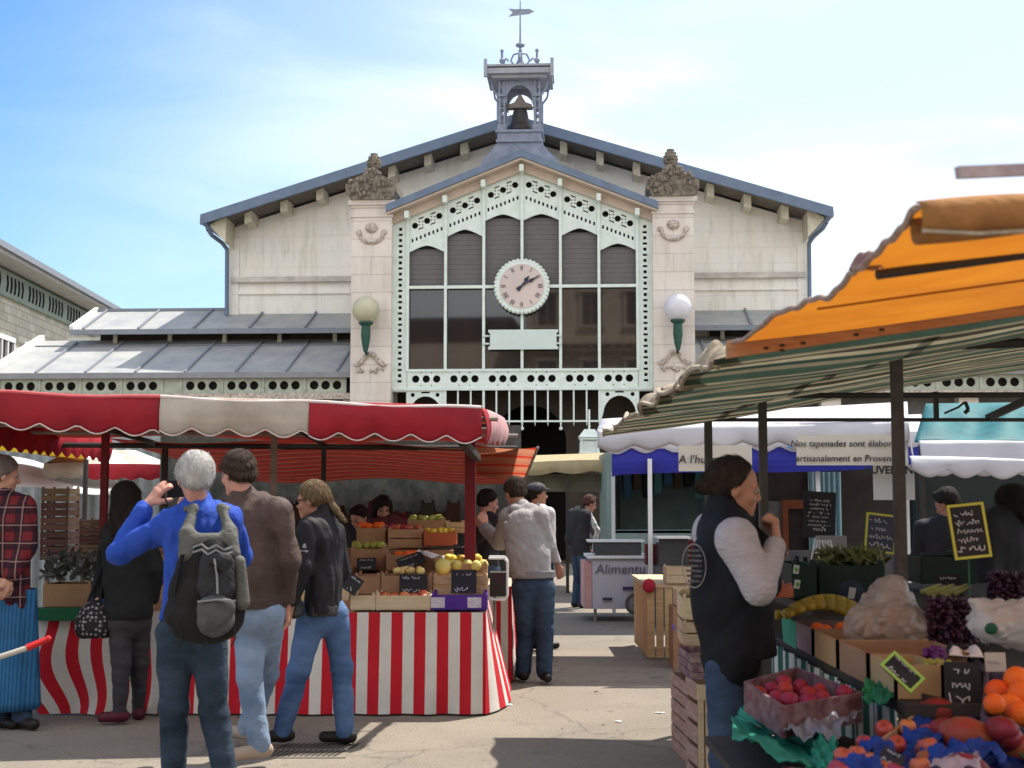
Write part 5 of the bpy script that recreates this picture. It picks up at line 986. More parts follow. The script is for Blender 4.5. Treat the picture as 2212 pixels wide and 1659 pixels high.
for x_, y_ in ((2.9, 2.7), (2.9, 4.6)): w = MB(); w.sqbar((x_, y_, 0), (x_, y_, 2.42), .045); w.build('pole', M_iron, parent=ot)
# ---------------------------------------------------------------- sloping right-hand display
M_under_w = mat('dark_plank', (.055, .045, .04), .85, (.035, .03, .028), 6, .8)
M_teald = mat('green_tissue', (.03, .30, .17), .55, (.02, .20, .12), 9, .9, bump=.5, bscale=12, trans=.3)
t = thing('display_bench', 'stepped dark bench that carries the crates of the right-hand stall', 'bench', (1.6, 5, 0))
w = MB(); w.bx(1.24, 2.7, 4.3, 6.6, .86, .90); w.build('middle_shelf', M_under_w, parent=t)
w = MB(); w.bx(1.35, 3.4, 6.1, 7.8, 1.02, 1.06); w.build('upper_shelf', M_under_w, parent=t)
w = MB(); w.bx(.70, 2.3, 3.0, 4.95, .66, .69); w.build('lower_shelf', M_under_w, parent=t)
for x, y, z in ((1.35, 4.4, .86), (1.35, 6.5, 1.02), (2.6, 4.4, .86), (2.6, 6.5, 1.02), (3.3, 7.7, 1.02), (.78, 3.1, .66), (2.2, 3.1, .66), (.9, 4.8, .66)):
    w = MB(); w.sqbar((x, y, 0), (x, y, z), .04); w.build('leg', M_under_w, parent=t)
w = MB()
def skirt(u, v): y = 6.4 - 2.1 * u; return Vector((1.235 - .02 * abs(math.sin(u * 26)) - .01, y, .875 - .30 * v))
w.grid(skirt, 84, 4, mfn=lambda i, j: (i // 2) % 2); tag(w.build('striped_skirt', [mat('stripe_dgreen', (.02, .09, .07), .8), mat('stripe_dwhite', (.50, .50, .47), .8)], loc=(1.24, 5.3, .87), solid=.003), 'green and white striped cloth hanging from the middle shelf', 'cloth')
def qcrate(name, P, h, m_, label, cat='crate', zb=None, th=.01, pads=None):
    """box with four free rim corners P (world), vertical walls of height h"""
    P = [Vector(p) for p in P]; z0 = min(p.z for p in P) - h if zb is None else zb; c = sum(P, Vector()) / 4
    w = MB(); n = 4
    for i in range(4):
        a, b = P[i], P[(i + 1) % 4]; d = (b - a); nn = Vector((-d.y, d.x, 0)).normalized() * th
        if nn.dot(c - a) < 0: nn = -nn
        q = [Vector((a.x, a.y, z0)), Vector((b.x, b.y, z0)), b, a]; w.add(q + [v + nn for v in q], [(0, 1, 2, 3), (7, 6, 5, 4), (0, 4, 5, 1), (1, 5, 6, 2), (2, 6, 7, 3), (3, 7, 4, 0)])
    w.add([Vector((p.x, p.y, z0 + .006)) for p in P], [(0, 1, 2, 3)]); o = w.build(name, m_, loc=Vector((c.x, c.y, z0))); return tag(o, label, cat)
def lumpy(name, P, h, m_, label, cat, amp=.03, nu=26, nv=20, seed=1, skirt_=0.0, kind=None, smooth=True, fr=1.0):
    """crumpled sheet over a quad"""
    P = [Vector(p) for p in P]; r_ = random.Random(seed); ph = [r_.uniform(0, 6) for _ in range(8)]
    def fn(u, v):
        p = P[0].lerp(P[1], u).lerp(P[3].lerp(P[2], u), v); e = min(u, 1 - u, v, 1 - v)
        z = amp * (math.sin(u * 9 * fr + ph[0] + 3 * v) * math.sin(v * 8 * fr + ph[1]) + .6 * abs(math.sin(u * 17 * fr + ph[2] + v * 9)) + .4 * math.sin(v * 23 * fr + ph[3] + u * 11)); 
        if skirt_ and e < .12: z -= skirt_ * (1 - e / .12)
        return p + Vector((.3 * z * math.sin(v * 20 + ph[4]), .3 * z, h + z))
    w = MB(); w.grid(fn, nu, nv); c = sum(P, Vector()) / 4; o = w.build(name, m_, loc=c, smooth=smooth, solid=.002); return tag(o, label, cat, kind=kind)
# nearest crate: apples and mangoes on blue tissue
NL, FL, FR, NR = Vector((.64, 3.2, .83)), Vector((1.34, 4.45, .87)), Vector((1.60, 4.25, .87)), Vector((1.30, 3.1, .83))
qcrate('fruit_crate', [NL, FL, FR, NR], .14, M_card, 'open brown crate lined with blue tissue, nearest on the right', zb=.692)
lumpy('blue_tissue', [NL + Vector((.02, .02, -.05)), NR + Vector((-.02, .02, -.05)), FR + Vector((-.02, -.02, -.03)), FL + Vector((.01, -.02, -.03))], .0, mat('blue_tissue', (.010, .055, .30), .6, (.005, .022, .13), 9, .9, bump=.5, bscale=14), 'crumpled royal blue tissue under the apples and mangoes', 'tissue', .020, 60, 60, 4, fr=1.5)
AP = [(1910, 1562), (1957, 1561), (1868, 1592), (1930, 1592), (1815, 1625), (1850, 1618), (1800, 1655), (1880, 1640), (1925, 1655), (2010, 1606), (1990, 1648), (1900, 1652)]
for i, (px, py) in enumerate(AP):
    p = onz(px, py, .875); fruit('apple_red', 'apple', (p.x, p.y, .835), 'red and yellow apple resting on the blue tissue', 'apple', 'apples on blue tissue', rnd.uniform(.62, .80))
for i, (px, py, s_) in enumerate([(2025, 1532, .95), (2085, 1590, 1.15), (2010, 1622, .6), (2085, 1650, .85), (2040, 1560, .7)]):
    p = onz(px, py, .88); o = fruit('mango', 'mango', (p.x, p.y, .83), ('large dark mango at the back of the blue tissue', 'large red-green mango, biggest on the blue tissue', 'small red mango beside the biggest one', 'mango at the front right of the blue tissue', 'mango between the two large ones')[i], 'mango', None, s_); o.rotation_euler = (0, .1, rnd.uniform(-.6, .6))
for i, (px, py, s_) in enumerate([(2050, 1628, 1), (1990, 1590, .8), (1895, 1612, .7), (1860, 1650, .9), (2110, 1615, 1)]):
    p = onz(px, py, .875); lumpy('blue_tissue_wad', [p + Vector((a * .06 * s_, b * .06 * s_, 0)) for a, b in ((-1, -1), (1, -1), (1, 1), (-1, 1))], 0.0, mat('blue_tissue', (0, 0, 0)), 'crumpled blue tissue wad %s' % ('beside the biggest mango', 'between apples and dark mango', 'between the rows of apples', 'at the front by the apples', 'at the right of the mangoes')[i], 'tissue', .014, 24, 24, 20 + i, skirt_=.02, fr=1.2)
lumpy('green_tissue', [FR + Vector((-.08, .02, -.02)), FR + Vector((.05, .0, 0)), NR + Vector((.10, .25, -.05)), NR + Vector((.0, .25, .0))], .01, M_teald, 'green tissue folded over the right rim of the mango crate', 'tissue', .012, 16, 30, 6, fr=1.2)
a_ = onz(1905, 1480, .90); lumpy('green_tissue', [onz(1860, 1500, .90), onz(1985, 1500, .88), onz(2000, 1452, .90), onz(1895, 1455, .92)], .0, mat('bright_green_tissue', (.05, .40, .15), .6, (.03, .24, .12), 10, .9, bump=.5, bscale=16, trans=.3), 'bright green tissue behind the tilted price card', 'tissue', .02, 20, 16, 9, fr=1.3)
# box below left with printed labels, green sheet draped over it
qcrate('printed_box', [(.60, 3.55, .70), (.86, 4.35, .70), (1.1, 4.25, .70), (.95, 3.4, .70)], .3, mat('printed_label_board', (.50, .42, .28), .8, (.42, .10, .08), 34, .8), 'pale printed wooden box under the green sheet', zb=.0)
lumpy('green_sheet', [onz(1582, 1556, .76), onz(1762, 1632, .76), onz(1790, 1580, .80), onz(1612, 1520, .80)], .0, mat('green_plastic', (.035, .33, .21), .45, (.025, .24, .15), 7, .9, bump=.4, bscale=10, trans=.3), 'mint green plastic sheet draped over the lower left crates', 'plastic sheet', .018, 34, 22, 3, fr=.9)
lumpy('green_sheet_fold', [at(1582, 1590, 4.0), at(1752, 1668, 3.62), onz(1762, 1630, .77), onz(1582, 1554, .77)], .0, mat('green_plastic', (0, 0, 0)), 'hanging front fold of the mint green plastic sheet', 'plastic sheet', .012, 40, 14, 13, fr=1.1)
lumpy('clear_bag', [onz(1692, 1588, .85), onz(1800, 1600, .85), onz(1868, 1530, .87), onz(1715, 1540, .86)], .0, mat('milky_plastic', (.34, .36, .42), .25, (.25, .27, .33), 9, .8, bump=.5, bscale=12, trans=.4, spec=.8), 'milky plastic bag lying on the green sheet', 'bag', .016, 40, 26, 12, fr=1.2)
# crate with pomegranates
P4 = [onz(1607, 1472, .93), onz(1690, 1526, .925), onz(1862, 1496, .925), onz(1720, 1440, .95)]
qcrate('pomegranate_crate', P4, .10, mat('print_mauve', (.10, .035, .045), .6, (.26, .17, .17), 26, .7), 'mauve printed carton of pomegranates below the vendor', 'crate', zb=.83)
for i in range(13):
    a, b = ((.12, .2), (.35, .15), (.6, .2), (.85, .25), (.15, .5), (.4, .45), (.65, .5), (.88, .55), (.2, .8), (.45, .75), (.7, .8), (.9, .85), (.3, .6))[i]; p = P4[0].lerp(P4[1], b).lerp(P4[3].lerp(P4[2], b), a)
    fruit('pomegranate', 'orange', (p.x * .94 + .955 * .06, p.y, .868 + .012 * (i % 3)), 'deep red pomegranate in the mauve printed carton', 'pomegranate', 'pomegranates in the mauve carton', (.8, .68, .74)[i % 3], name='pomegranate')
p = onz(1765, 1485, .92); w = MB(); quad([onz(1614, 1482, .87), onz(1690, 1530, .87), onz(1855, 1502, .87), onz(1718, 1450, .87)], w, 4, 4); tag(w.build('brown_liner', mat('liner_brown', (.16, .08, .05), .9), loc=p, solid=.004), 'brown paper liner inside the mauve carton', 'liner')
# cardboard trays along the middle shelf
for i, (y0, y1) in enumerate(((5.60, 6.0), (5.18, 5.56), (4.74, 5.14), (4.40, 4.70))):
    x0 = 1.235; qcrate('cardboard_tray', [(x0, y0, 1.01), (x0, y1, 1.01), (x0 + (.36 if i < 3 else .16), y1, 1.01), (x0 + (.36 if i < 3 else .16), y0, 1.01)], .10, M_card if i else mat('mauve_card', (.22, .13, .13), .8, (.30, .20, .19), 9, .8), ('mauve fruit tray on the middle shelf nearest the bananas', 'cardboard tray on the middle shelf under the tan bag', 'cardboard tray on the middle shelf beside the pole', 'cardboard tray on the middle shelf above the tilted card')[i], 'tray', zb=.903)
for k in range(6): fruit('orange', 'orange', (1.30 + .09 * (k % 3), 5.65 + .1 * (k // 3), .965), 'clementine in the mauve tray beside the bananas', 'orange', 'clementines in the mauve tray', .8, name='clementine')
w = MB(); quad([at(1690, 1330, 6.0), at(1722, 1345, 5.9), at(1722, 1402, 5.9), at(1694, 1385, 6.0)], w, 4, 4); tag(w.build('green_card', mat('mint_card', (.05, .28, .18), .6), loc=at(1700, 1360, 6.0), solid=.01), 'mint green card side at the corner of the middle shelf', 'card')
# bananas
def banana_bunch(p, n, label, m_):
    w = MB()
    for k in range(n):
        a = -.5 + 1.0 * k / (n - 1); pts = []
        for q in range(9):
            t_ = q / 8; pts.append(p + Vector((-.17 + .36 * t_, .05 * a * 2 * math.sin(t_ * 2.6) - .02 * k, .075 * math.sin(t_ * 2.9) - .02 - .012 * k * t_)))
        for q in range(8): r0 = .020 * (1 - (abs(q - 3.5) / 4) ** 4 * .5); w.bar(pts[q], pts[q + 1], r0, 7, r0)
    w.ball(p + Vector((-.18, 0, -.02)), .022, 8); return tag(w.build('banana_bunch', m_, loc=p, smooth=True), label, 'bananas')
banana_bunch(at(1770, 1318, 5.9), 6, 'bunch of ripe yellow bananas at the left end of the right stall', mat('banana_skin', (.42, .28, .03), .5, (.22, .20, .04), 8, .9))
# plastic bags: blobs with folds
def blob(name, c, r, m_, label, cat, seed, fold=.12, n=40):
    r_ = random.Random(seed); ph = [r_.uniform(0, 6) for _ in range(6)]; w = MB()
    def fn(u, v):
        a = 2 * math.pi * u; b = math.pi * v; d = Vector((math.sin(b) * math.cos(a), math.sin(b) * math.sin(a), -math.cos(b)))
        k = 1 + fold * (.5 * math.sin(a * 3 + ph[0] + b * 2) + .35 * abs(math.sin(a * 7 + ph[1] + 4 * b)) + .3 * math.sin(b * 5 + ph[2] + a) + .2 * abs(math.sin(a * 13 - b * 6 + ph[3])))
        z = d.z * r[2]; z = max(z, -r[2] * .75); return Vector(c) + Vector((d.x * r[0] * k * (1 - .25 * d.z), d.y * r[1] * k * (1 - .25 * d.z), z * k))
    w.grid(fn, n, n // 2); return tag(w.build(name, m_, loc=c, smooth=True), label, cat)
def grapes(px0, px1, py0, py1, Y, n, m_, label, rr=.011, dy=.25, seed=2):
    r_ = random.Random(seed); w = MB()
    for k in range(n):
        p = at(r_.uniform(px0, px1), r_.uniform(py0, py1), Y + r_.uniform(0, dy)); w.ball(p, rr * r_.uniform(.85, 1.1), 7)
    return tag(w.build('grapes', m_, loc=at((px0 + px1) / 2, py1, Y), smooth=True), label, 'grapes', kind='stuff')
M_grape = mat('dark_grape', (.055, .018, .035), .35, (.03, .012, .03), 30, .8)
grapes(2002, 2112, 1292, 1392, 5.25, 520, M_grape, 'heap of dark purple grapes beside the tan bag')
grapes(2135, 2225, 1236, 1300, 6.0, 380, M_grape, 'dark purple grapes at the right edge behind the white bag', seed=5)
grapes(1996, 2050, 1428, 1495, 4.45, 150, mat('green_grape', (.30, .30, .05), .35, (.22, .2, .04), 30, .8), 'green grapes left of the black price card', .012, .15, 7)
grapes(2000, 2040, 1400, 1440, 4.6, 90, mat('violet_grape', (.10, .02, .12), .4), 'violet grapes behind the green ones', .012, .12, 8)
grapes(2040, 2130, 1396, 1430, 4.8, 140, mat('black_grape', (.02, .015, .02), .35), 'black grapes behind the black price card', .012, .15, 11)
w = MB(); quad([at(2050, 1415, 4.65), at(2125, 1420, 4.65), at(2108, 1395, 4.85), at(2052, 1400, 4.85)], w, 8, 5, .02, 9); tag(w.build('white_paper', M_white, loc=at(2090, 1408, 4.7), solid=.002), 'white paper over the black grapes', 'paper')
qcrate('grape_crate', [at(1990, 1498, 4.4), at(2130, 1530, 4.3), at(2130, 1450, 4.9), at(2000, 1420, 5.0)], .1, M_under_w, 'dark crate of mixed grapes behind the mangoes', zb=.70)
for i, (px, py, s_) in enumerate([(2195, 1462, 1.3), (2160, 1490, 1.2), (2205, 1500, 1.35), (2178, 1522, 1.2), (2212, 1540, 1.3), (2150, 1515, 1.0)]):
    p = at(px, py, 4.3 - .05 * i); fruit('orange', 'orange', (p.x, p.y, p.z - .04), 'bright orange in the heap at the right edge', 'orange', 'oranges at the right edge', s_ * .85, name='orange')
qcrate('orange_crate', [at(2118, 1545, 4.0), at(2260, 1590, 3.8), at(2260, 1470, 4.5), at(2130, 1450, 4.6)], .12, mat('blue_print_card', (.03, .05, .12), .6, (.16, .06, .05), 26, .9), 'blue printed carton of oranges at the right edge', zb=.70)
for i, (px, py, s_) in enumerate([(2160, 1580, .8), (2190, 1600, .8), (2205, 1625, .9)]): p = at(px, py, 3.8); fruit('mango', 'mango', p - Vector((0, 0, .03)), ('small mottled mango below the oranges', 'mottled mango under the blue carton', 'mottled mango in the bottom right corner')[i], 'mango', None, s_)
lumpy('white_wrap', [at(2010, 1665, 3.3), at(2120, 1668, 3.3), at(2115, 1630, 3.5), at(2020, 1640, 3.5)], 0, mat('lilac_paper', (.40, .34, .38), .7, (.3, .25, .29), 9, .7), 'pale wrapping paper at the bottom of the picture', 'paper', .01, 14, 8, 5)
# green crates behind the bananas
M_gcrate = mat('dark_green_crate', (.012, .03, .024), .5, (.008, .02, .016), 6, .8)
def gcrate(px0, px1, yb, yt, Y, label, logos):
    o = put_crate(px0, px1, yb, yt, Y, .38, M_gcrate, label, name='plastic_crate', slats=1)
    for (lx, ly) in logos:
        p = at(lx, ly, Y - .012)
        w = MB(); w.box((p.x, Y - .012, p.z), (.026, .004, .04), ry=.15); w.v = [tuple(Vector(v) - o.location) for v in w.v]; w.build('label_white', mat('crate_logo', (.45, .47, .45), .6), parent=o, local=True)
        w = MB(); w.ball((p.x, Y - .016, p.z), .010, 8, (.8, .3, 1.1)); w.v = [tuple(Vector(v) - o.location) for v in w.v]; w.build('label_green', mat('logo_green', (.12, .30, .04), .6), parent=o, local=True)
    return o
gcrate(1712, 1765, 1292, 1214, 6.35, 'small dark green plastic crate with a white and green mark, left', [(1720, 1230), (1722, 1262)])
gcrate(1770, 1912, 1296, 1216, 6.45, 'wide dark green plastic crate behind the bananas', [(1832, 1278)])
gcrate(1990, 2110, 1262, 1200, 7.0, 'dark green crate right of the pole, upper shelf', [])
w = MB(); p = at(1836, 1280, 6.2); w.lathe((p.x, p.y, p.z), [(.02, 0), (.055, -.004), (.06, -.02), (.02, -.03)], 18, axis='Y'); sg_ = tag(w.build('round_mark', mat('navy', (.02, .03, .05), .6), loc=p), 'round navy disc mark hung on the wide green crate', 'label')
w = MB(); w.box(p + Vector((0, -.035, 0)), (.03, .004, .05), ry=.2); w.build('disc_print', mat('crate_logo', (.45, .47, .45)), parent=sg_)
r_ = random.Random(3)
w = MB()
for k in range(230):
    c_ = at(r_.uniform(1770, 1910), r_.uniform(1192, 1222), 6.7 + r_.uniform(-.15, .15)); d_ = Vector((r_.uniform(-1, 1), r_.uniform(-.5, .5), r_.uniform(0, 1))).normalized() * .045; u_ = d_.orthogonal().normalized() * .014
    w.add([c_ - u_, c_ + u_, c_ + d_ + u_ * .6, c_ + d_ * 1.2, c_ + d_ - u_ * .6], [(0, 1, 2, 3, 4)])
tag(w.build('salad_leaves', mat('salad', (.13, .13, .04), .7, (.06, .08, .025), 30, .9), loc=at(1840, 1222, 6.7)), 'loose salad leaves in the wide dark green crate', 'salad', kind='stuff')
w = MB()
for k in range(8): a_ = at(1990 + k * 10, 1280 + (k % 3) * 4, 6.2); w.bar(a_, a_ + Vector((.09, .02, .035)), .014, 7, .006)
tag(w.build('endive', mat('endive_skin', (.32, .34, .10), .5, (.4, .4, .25), 12, .7), loc=at(2030, 1282, 6.2), smooth=True), 'pale green endives right of the pole', 'endives', kind='stuff')
put_crate(1672, 1714, 1292, 1266, 5.9, .2, mat('orange_carton', (.50, .10, .03), .6, (.45, .3, .25), 10, .5), 'small orange-red carton beside the vendor elbow', name='small_carton', slats=1)
w = MB(); w.lathe((0, 0, 0), [(.05, 0), (.075, .01), (.085, .08), (.088, .085), (.08, .085), (.05, .02)], 20); tag(w.build('blue_bowl', mat('blue_plastic', (.01, .10, .42), .35, (.01, .07, .3), 5, .6), loc=at(1728, 1206, 8.3), smooth=True), 'bright blue plastic bowl behind the vendor', 'bowl')
w = MB(); w.lathe((0, 0, 0), [(.03, -.08), (.045, -.06), (.05, 0), (.045, .07), (.02, .08)], 14); tag(w.build('red_jar', mat('red_jar', (.16, .012, .02), .4), loc=at(2007, 1232, 7.0), smooth=True), 'dark red jar right of the pole', 'jar')
w = MB(); w.ball((0, 0, 0), .05, 12, (1, 1, 1.2)); tag(w.build('orange_squash', mat('squash', (.45, .14, .02), .5), loc=at(1994, 1168, 8.0), smooth=True), 'small orange squash right of the pole', 'squash')
# wire racks and boxes behind
t = thing('wire_rack', 'pale wire rack among the goods behind the blue bowl', 'rack', at(1770, 1210, 8.6))
for k in range(7):
    w = MB(); a_ = at(1752 + k * 9, 1212, 8.6); w.bar(a_, a_ + Vector((.05 - .01 * k, .1, .13)), .005, 5); w.build('wire', M_white, parent=t)
w = MB(); w.bx(wx(1765, 9), wx(1825, 9), 9.0, 9.1, at(0, 1215, 9).z, at(0, 1158, 9).z); tag(w.build('pale_box', mat('pale_grey_box', (.30, .28, .28), .7), loc=at(1795, 1215, 9)), 'pale grey box standing behind the salad crate', 'box')
w = MB(); w.bx(wx(1560, 9.4), wx(2300, 9.4), 9.35, 9.9, .80, .86); w.bx(wx(1560, 9.4), wx(2300, 9.4), 9.36, 9.4, .1, .8); tag(w.build('rear_bench', M_under_w, loc=(3, 9.6, 0)), 'dark bench at the back of the right stall', 'bench')
# price signs on the right
chalk_sign(2093, 1147, 80 / FOC * 5.3, 118 / FOC * 5.3, 5.3, 'yellow-framed slate on a green rod, largest price sign', 41, roll=.10, border=M_yel, rod=.52, lines=5)
chalk_sign(1902, 1152, 66 / FOC * 7.2, 84 / FOC * 7.2, 7.2, 'yellow-framed price slate left of the pole, leaning back', 42, roll=-.12, border=M_yel, rod=.3, lines=4, m_=mat('slate_blue', (.06, .06, .10), .6))
chalk_sign(1770, 1112, 70 / FOC * 9.5, 100 / FOC * 9.5, 9.5, 'plain black menu slate covered in chalk writing', 43, roll=-.06, rod=.62, lines=8)
chalk_sign(2080, 1480, 78 / FOC * 4.35, 96 / FOC * 4.35, 4.35, 'black price card standing before the mixed grapes', 44, roll=-.03, rod=.10, lines=3)
chalk_sign(2050, 1265, 58 / FOC * 6.3, 50 / FOC * 6.3, 6.3, 'dim price slate beside the endives', 45, lines=3)
chalk_sign(1949, 1452, 84 / FOC * 4.3, 48 / FOC * 4.3, 4.3, 'small tilted price card with bright green border over the green tissue', 46, roll=-.85, tilt=.5, border=mat('lime_border', (.25, .50, .10), .6, (.4, .5, .1), 30, .8), lines=2, rod=.02)
chalk_sign(1925, 1640, 50 / FOC * 3.5, 40 / FOC * 3.5, 3.5, 'black card tucked among the front apples', 47, roll=-.6, tilt=.6, lines=2)
chalk_sign(2150, 1430, 44 / FOC * 4.6, 40 / FOC * 4.6, 4.6, 'small white card above the oranges', 48, lines=1, m_=mat('white_card', (.5, .46, .42), .7))
# ---------------------------------------------------------------- empty crates along the aisle
def wcrate(w_, d_, h_, m_, loc, rz, label, slats=3, rx=0, name='wooden_crate', group='empty crates along the aisle'):
    o = crate_mesh(w_, d_, h_, m_, slats, name); o.location = loc; o.rotation_euler = (rx, 0, rz); return tag(o, label, 'crate', group)
M_pinkw = mat('pinkish_wood', (.44, .30, .24), .85, (.30, .17, .15), 8, .9, bump=.3, stretch=(1, 1, 6))
for k in range(3): wcrate(.40, .56, .155, M_pinkw, (1.21, 8.24, .158 * k), R(3), ('bottom', 'second', 'topmost')[k] + ' crate of the pinkish slatted stack standing on the aisle ground', 2)
wcrate(.34, .50, .15, mat('plum_crate', (.12, .06, .10), .8, (.4, .3, .25), 20, .8), (1.22, 8.25, .478), R(2), 'plum coloured crate on top of the pinkish stack')
for k in range(2): wcrate(.38, .44, .15, M_pine, (1.27, 8.7, .63 + .155 * k), R(-3), ('lower pale crate', 'upper pale crate')[k] + ' holding potatoes, above the plum one', 1 if k else 2)
w = MB(); w.box((wx(1452, 8.45), 8.465, .745), (.004, .1, .03)); tag(w.build('blue_sticker', mat('blue_sticker', (.12, .10, .45), .6), loc=(1.07, 8.46, .745)), 'blue sticker on the side of the lower pale crate', 'sticker')
w = MB()
for k in range(40): w.ball((1.27 + rnd.uniform(-.15, .15), 8.7 + rnd.uniform(-.18, .18), .93 + rnd.uniform(-.02, .03)), .03, 7)
tag(w.build('potatoes', mat('potato', (.42, .30, .14), .8, (.25, .17, .08), 14, .9), loc=(1.27, 8.7, .93), smooth=True), 'potatoes heaped in the upper pale crate', 'potatoes', kind='stuff')
# upright crate nearest the aisle
t = thing('upright_crate', 'pale wooden crate stood on end at the aisle corner behind the vendor', 'crate', (1.12, 7.4, 0), R(4))
for k, (x, wd) in enumerate(((-.13, .03), (-.095, .02), (.095, .02), (.13, .03))): w = MB(); w.box((x, -.15, .24), (wd, .012, .48)); w.build('upright', M_pine, parent=t, local=True)
w = MB(); w.plate([(-.15, .48), (.15, .48), (.15, .56), (-.15, .56)], [], -.16, -.145); w.plate([(-.085, .36), (-.085, .48), (.085, .48), (.085, .36), (.05, .43), (0, .45), (-.05, .43)], [], -.155, -.145); w.build('top_board', M_pine, parent=t, local=True)
w = MB()
for k in range(5): w.box((-.145, 0, .06 + .115 * k), (.012, .3, .085))
w.build('side_slats', M_pinkw, parent=t, local=True); w = MB(); w.box((0, .14, .28), (.28, .01, .54)); w.build('back_board', mat('plank_back', (.22, .15, .10), .85), parent=t, local=True)
# big slatted bin further along
t = thing('slatted_bin', 'orange-brown bin of vertical slats standing beside the aisle', 'bin', (1.75, 13.7, 0))
for k in range(8): w = MB(); w.box((1.33 + .085 * k, 13.0, .36), (.07, .016, .66)); w.build('front_slat', M_wood, parent=t)
for k in range(7): w = MB(); w.box((1.30, 13.08 + .2 * k, .36), (.016, .17, .66)); w.build('side_slat', mat('orange_wood', (.55, .33, .17), .85, (.42, .24, .12), 5, .8, stretch=(6, 6, 1)), parent=t)
w = MB(); w.bx(1.28, 2.2, 12.98, 14.5, .69, .73); w.build('lid', M_pine, parent=t); w = MB(); w.ball((1.31, 12.95, .71), .07, 10, (.9, .5, 1)); w.build('red_cloth', mat('red_rag', (.40, .02, .04), .7), parent=t, smooth=True)
for i, (px, py, Y) in enumerate(((1455, 1240, 12.8), (1478, 1275, 12.2))):
    o = crate_mesh(.32, .3, .16, M_pine, 2); o.location = (wx(px, Y) + .1, Y + .3, .73 if i == 0 else .56); tag(o, ('pale crate resting on the slatted bin', 'pale crate standing in front of the slatted bin')[i], 'crate')
w = MB(); w.bx(wx(1478, 12.2) - .1, wx(1478, 12.2) + .35, 12.35, 12.7, 0, .56); tag(w.build('crate_plinth', M_card, loc=(1.7, 12.5, 0)), 'brown box under the pale crate before the slatted bin', 'box')
# ---------------------------------------------------------------- small things on the ground
def scrap(px, py, label, m_, r, nm='litter', sc_=(1, .6, .25)):
    p = onz(px, py, 0); w = MB(); w.ball(p + Vector((0, 0, r * .22)), r, 10, sc_); 
    w.v = [tuple(Vector(v) + Vector((rnd.uniform(-.2, .2) * r, rnd.uniform(-.2, .2) * r, 0))) for v in w.v]; return tag(w.build(nm, m_, loc=p), label, 'litter')
w = MB(); p = onz(1015, 1540, 0)
for k in range(7): w.tube([p + Vector((-.10 + .03 * k, .0, .01)), p + Vector((-.08 + .03 * k, -.03, .045 + .01 * (k % 3))), p + Vector((-.05 + .03 * k, -.02 + .02 * (k % 2), .012))], .014, 6)
tag(w.build('green_strap', mat('green_strap', (.02, .20, .08), .5, (.01, .12, .05), 20, .8), loc=p, smooth=True), 'bundle of green strapping at the foot of the striped cloth', 'strap')
scrap(1335, 1560, 'small white scrap of paper on the sunlit ground', M_white, .028); scrap(1288, 1494, 'tiny pale scrap on the shaded ground', M_greyp, .02); scrap(1098, 1524, 'white crumpled scrap by the cloth corner', M_white, .03); scrap(1425, 1541, 'flat white scrap beside the crate stack', M_white, .03, sc_=(1.3, .5, .1))
gr = thing('drain_grate', 'iron drain grate with slanted slots set in the ground', 'drain', onz(670, 1625, 0))
w = MB(); c_ = onz(672, 1622, 0); w.bx(c_.x - .26, c_.x + .24, c_.y - .24, c_.y + .24, .0, .006); w.build('frame', mat('grate_iron', (.22, .19, .16), .7, (.15, .13, .11), 9, .8), parent=gr)
w = MB()
for k in range(14):
    x = c_.x - .23 + k * .034
    for y0, y1 in ((-.21, -.02), (.02, .21)): w.add([(x + (y0) * .25, c_.y + y0, .009), (x + .014 + y0 * .25, c_.y + y0, .009), (x + .014 + y1 * .25, c_.y + y1, .009), (x + y1 * .25, c_.y + y1, .009)], [(0, 1, 2, 3)])
w.build('slots', M_dark, parent=gr)['kind'] = 'stuff'
t = thing('striped_barrier_arm', 'pole with red tip poking in from the left edge above the ground', 'pole', at(0, 1425, 8.2))
w = MB(); a_, b_, c_ = at(-200, 1485, 8.0), at(58, 1400, 8.2), at(104, 1380, 8.25); w.bar(a_, b_, .017, 10, .017); w.build('pale_shaft', mat('pale_cream', (.5, .46, .4), .5), parent=t); w = MB(); w.bar(b_, c_, .022, 10, .018); w.ball(c_, .02, 8); w.build('red_tip', mat('bright_red', (.6, .03, .03), .4), parent=t)

r_ = random.Random(17); w = MB()
for k in range(150):
    px, py = r_.uniform(60, 1430), r_.uniform(1480, 1655); p = onz(px, py, .004); a = r_.uniform(0, 6.3); q = r_.uniform(.008, .022); u_ = Vector((math.cos(a), math.sin(a), 0)) * q; v_ = Vector((-math.sin(a), math.cos(a), r_.uniform(.1, .5))) * q * .5
    w.add([p - u_, p + v_, p + u_, p - v_ * .3], [(0, 1, 2, 3)])
tag(w.build('leaf_litter', mat('litter', (.10, .08, .05), .9, (.25, .22, .15), 3, .9), loc=(0, 9, .004), recalc=False), 'scattered leaf scraps and crumbs on the ground', 'litter', kind='stuff')

lumpy('green_tissue', [onz(1738, 1668, .80), onz(1790, 1668, .84), onz(1812, 1606, .88), onz(1765, 1600, .84)], .0, M_teald, 'green tissue sticking up at the left corner of the mango crate', 'tissue', .014, 20, 24, 31, fr=1.2)
lumpy('green_tissue', [onz(1862, 1516, .91), onz(1900, 1520, .90), onz(1985, 1492, .91), onz(1900, 1474, .93)], .0, M_teald, 'green tissue along the far rim of the mango crate', 'tissue', .012, 24, 16, 33, fr=1.2)
for i in range(26):
    a = (i * .37 + .1) % 1; b = (i * .618 + .05) % 1; p = NL.lerp(NR, a).lerp(FL.lerp(FR, a), b); fruit('apple_red', 'apple', (p.x * .9 + 1.22 * .1, p.y * .92 + 3.8 * .08, .80), 'small red apple half sunk in the blue tissue', 'apple', 'small apples in the blue tissue', rnd.uniform(.55, .8))
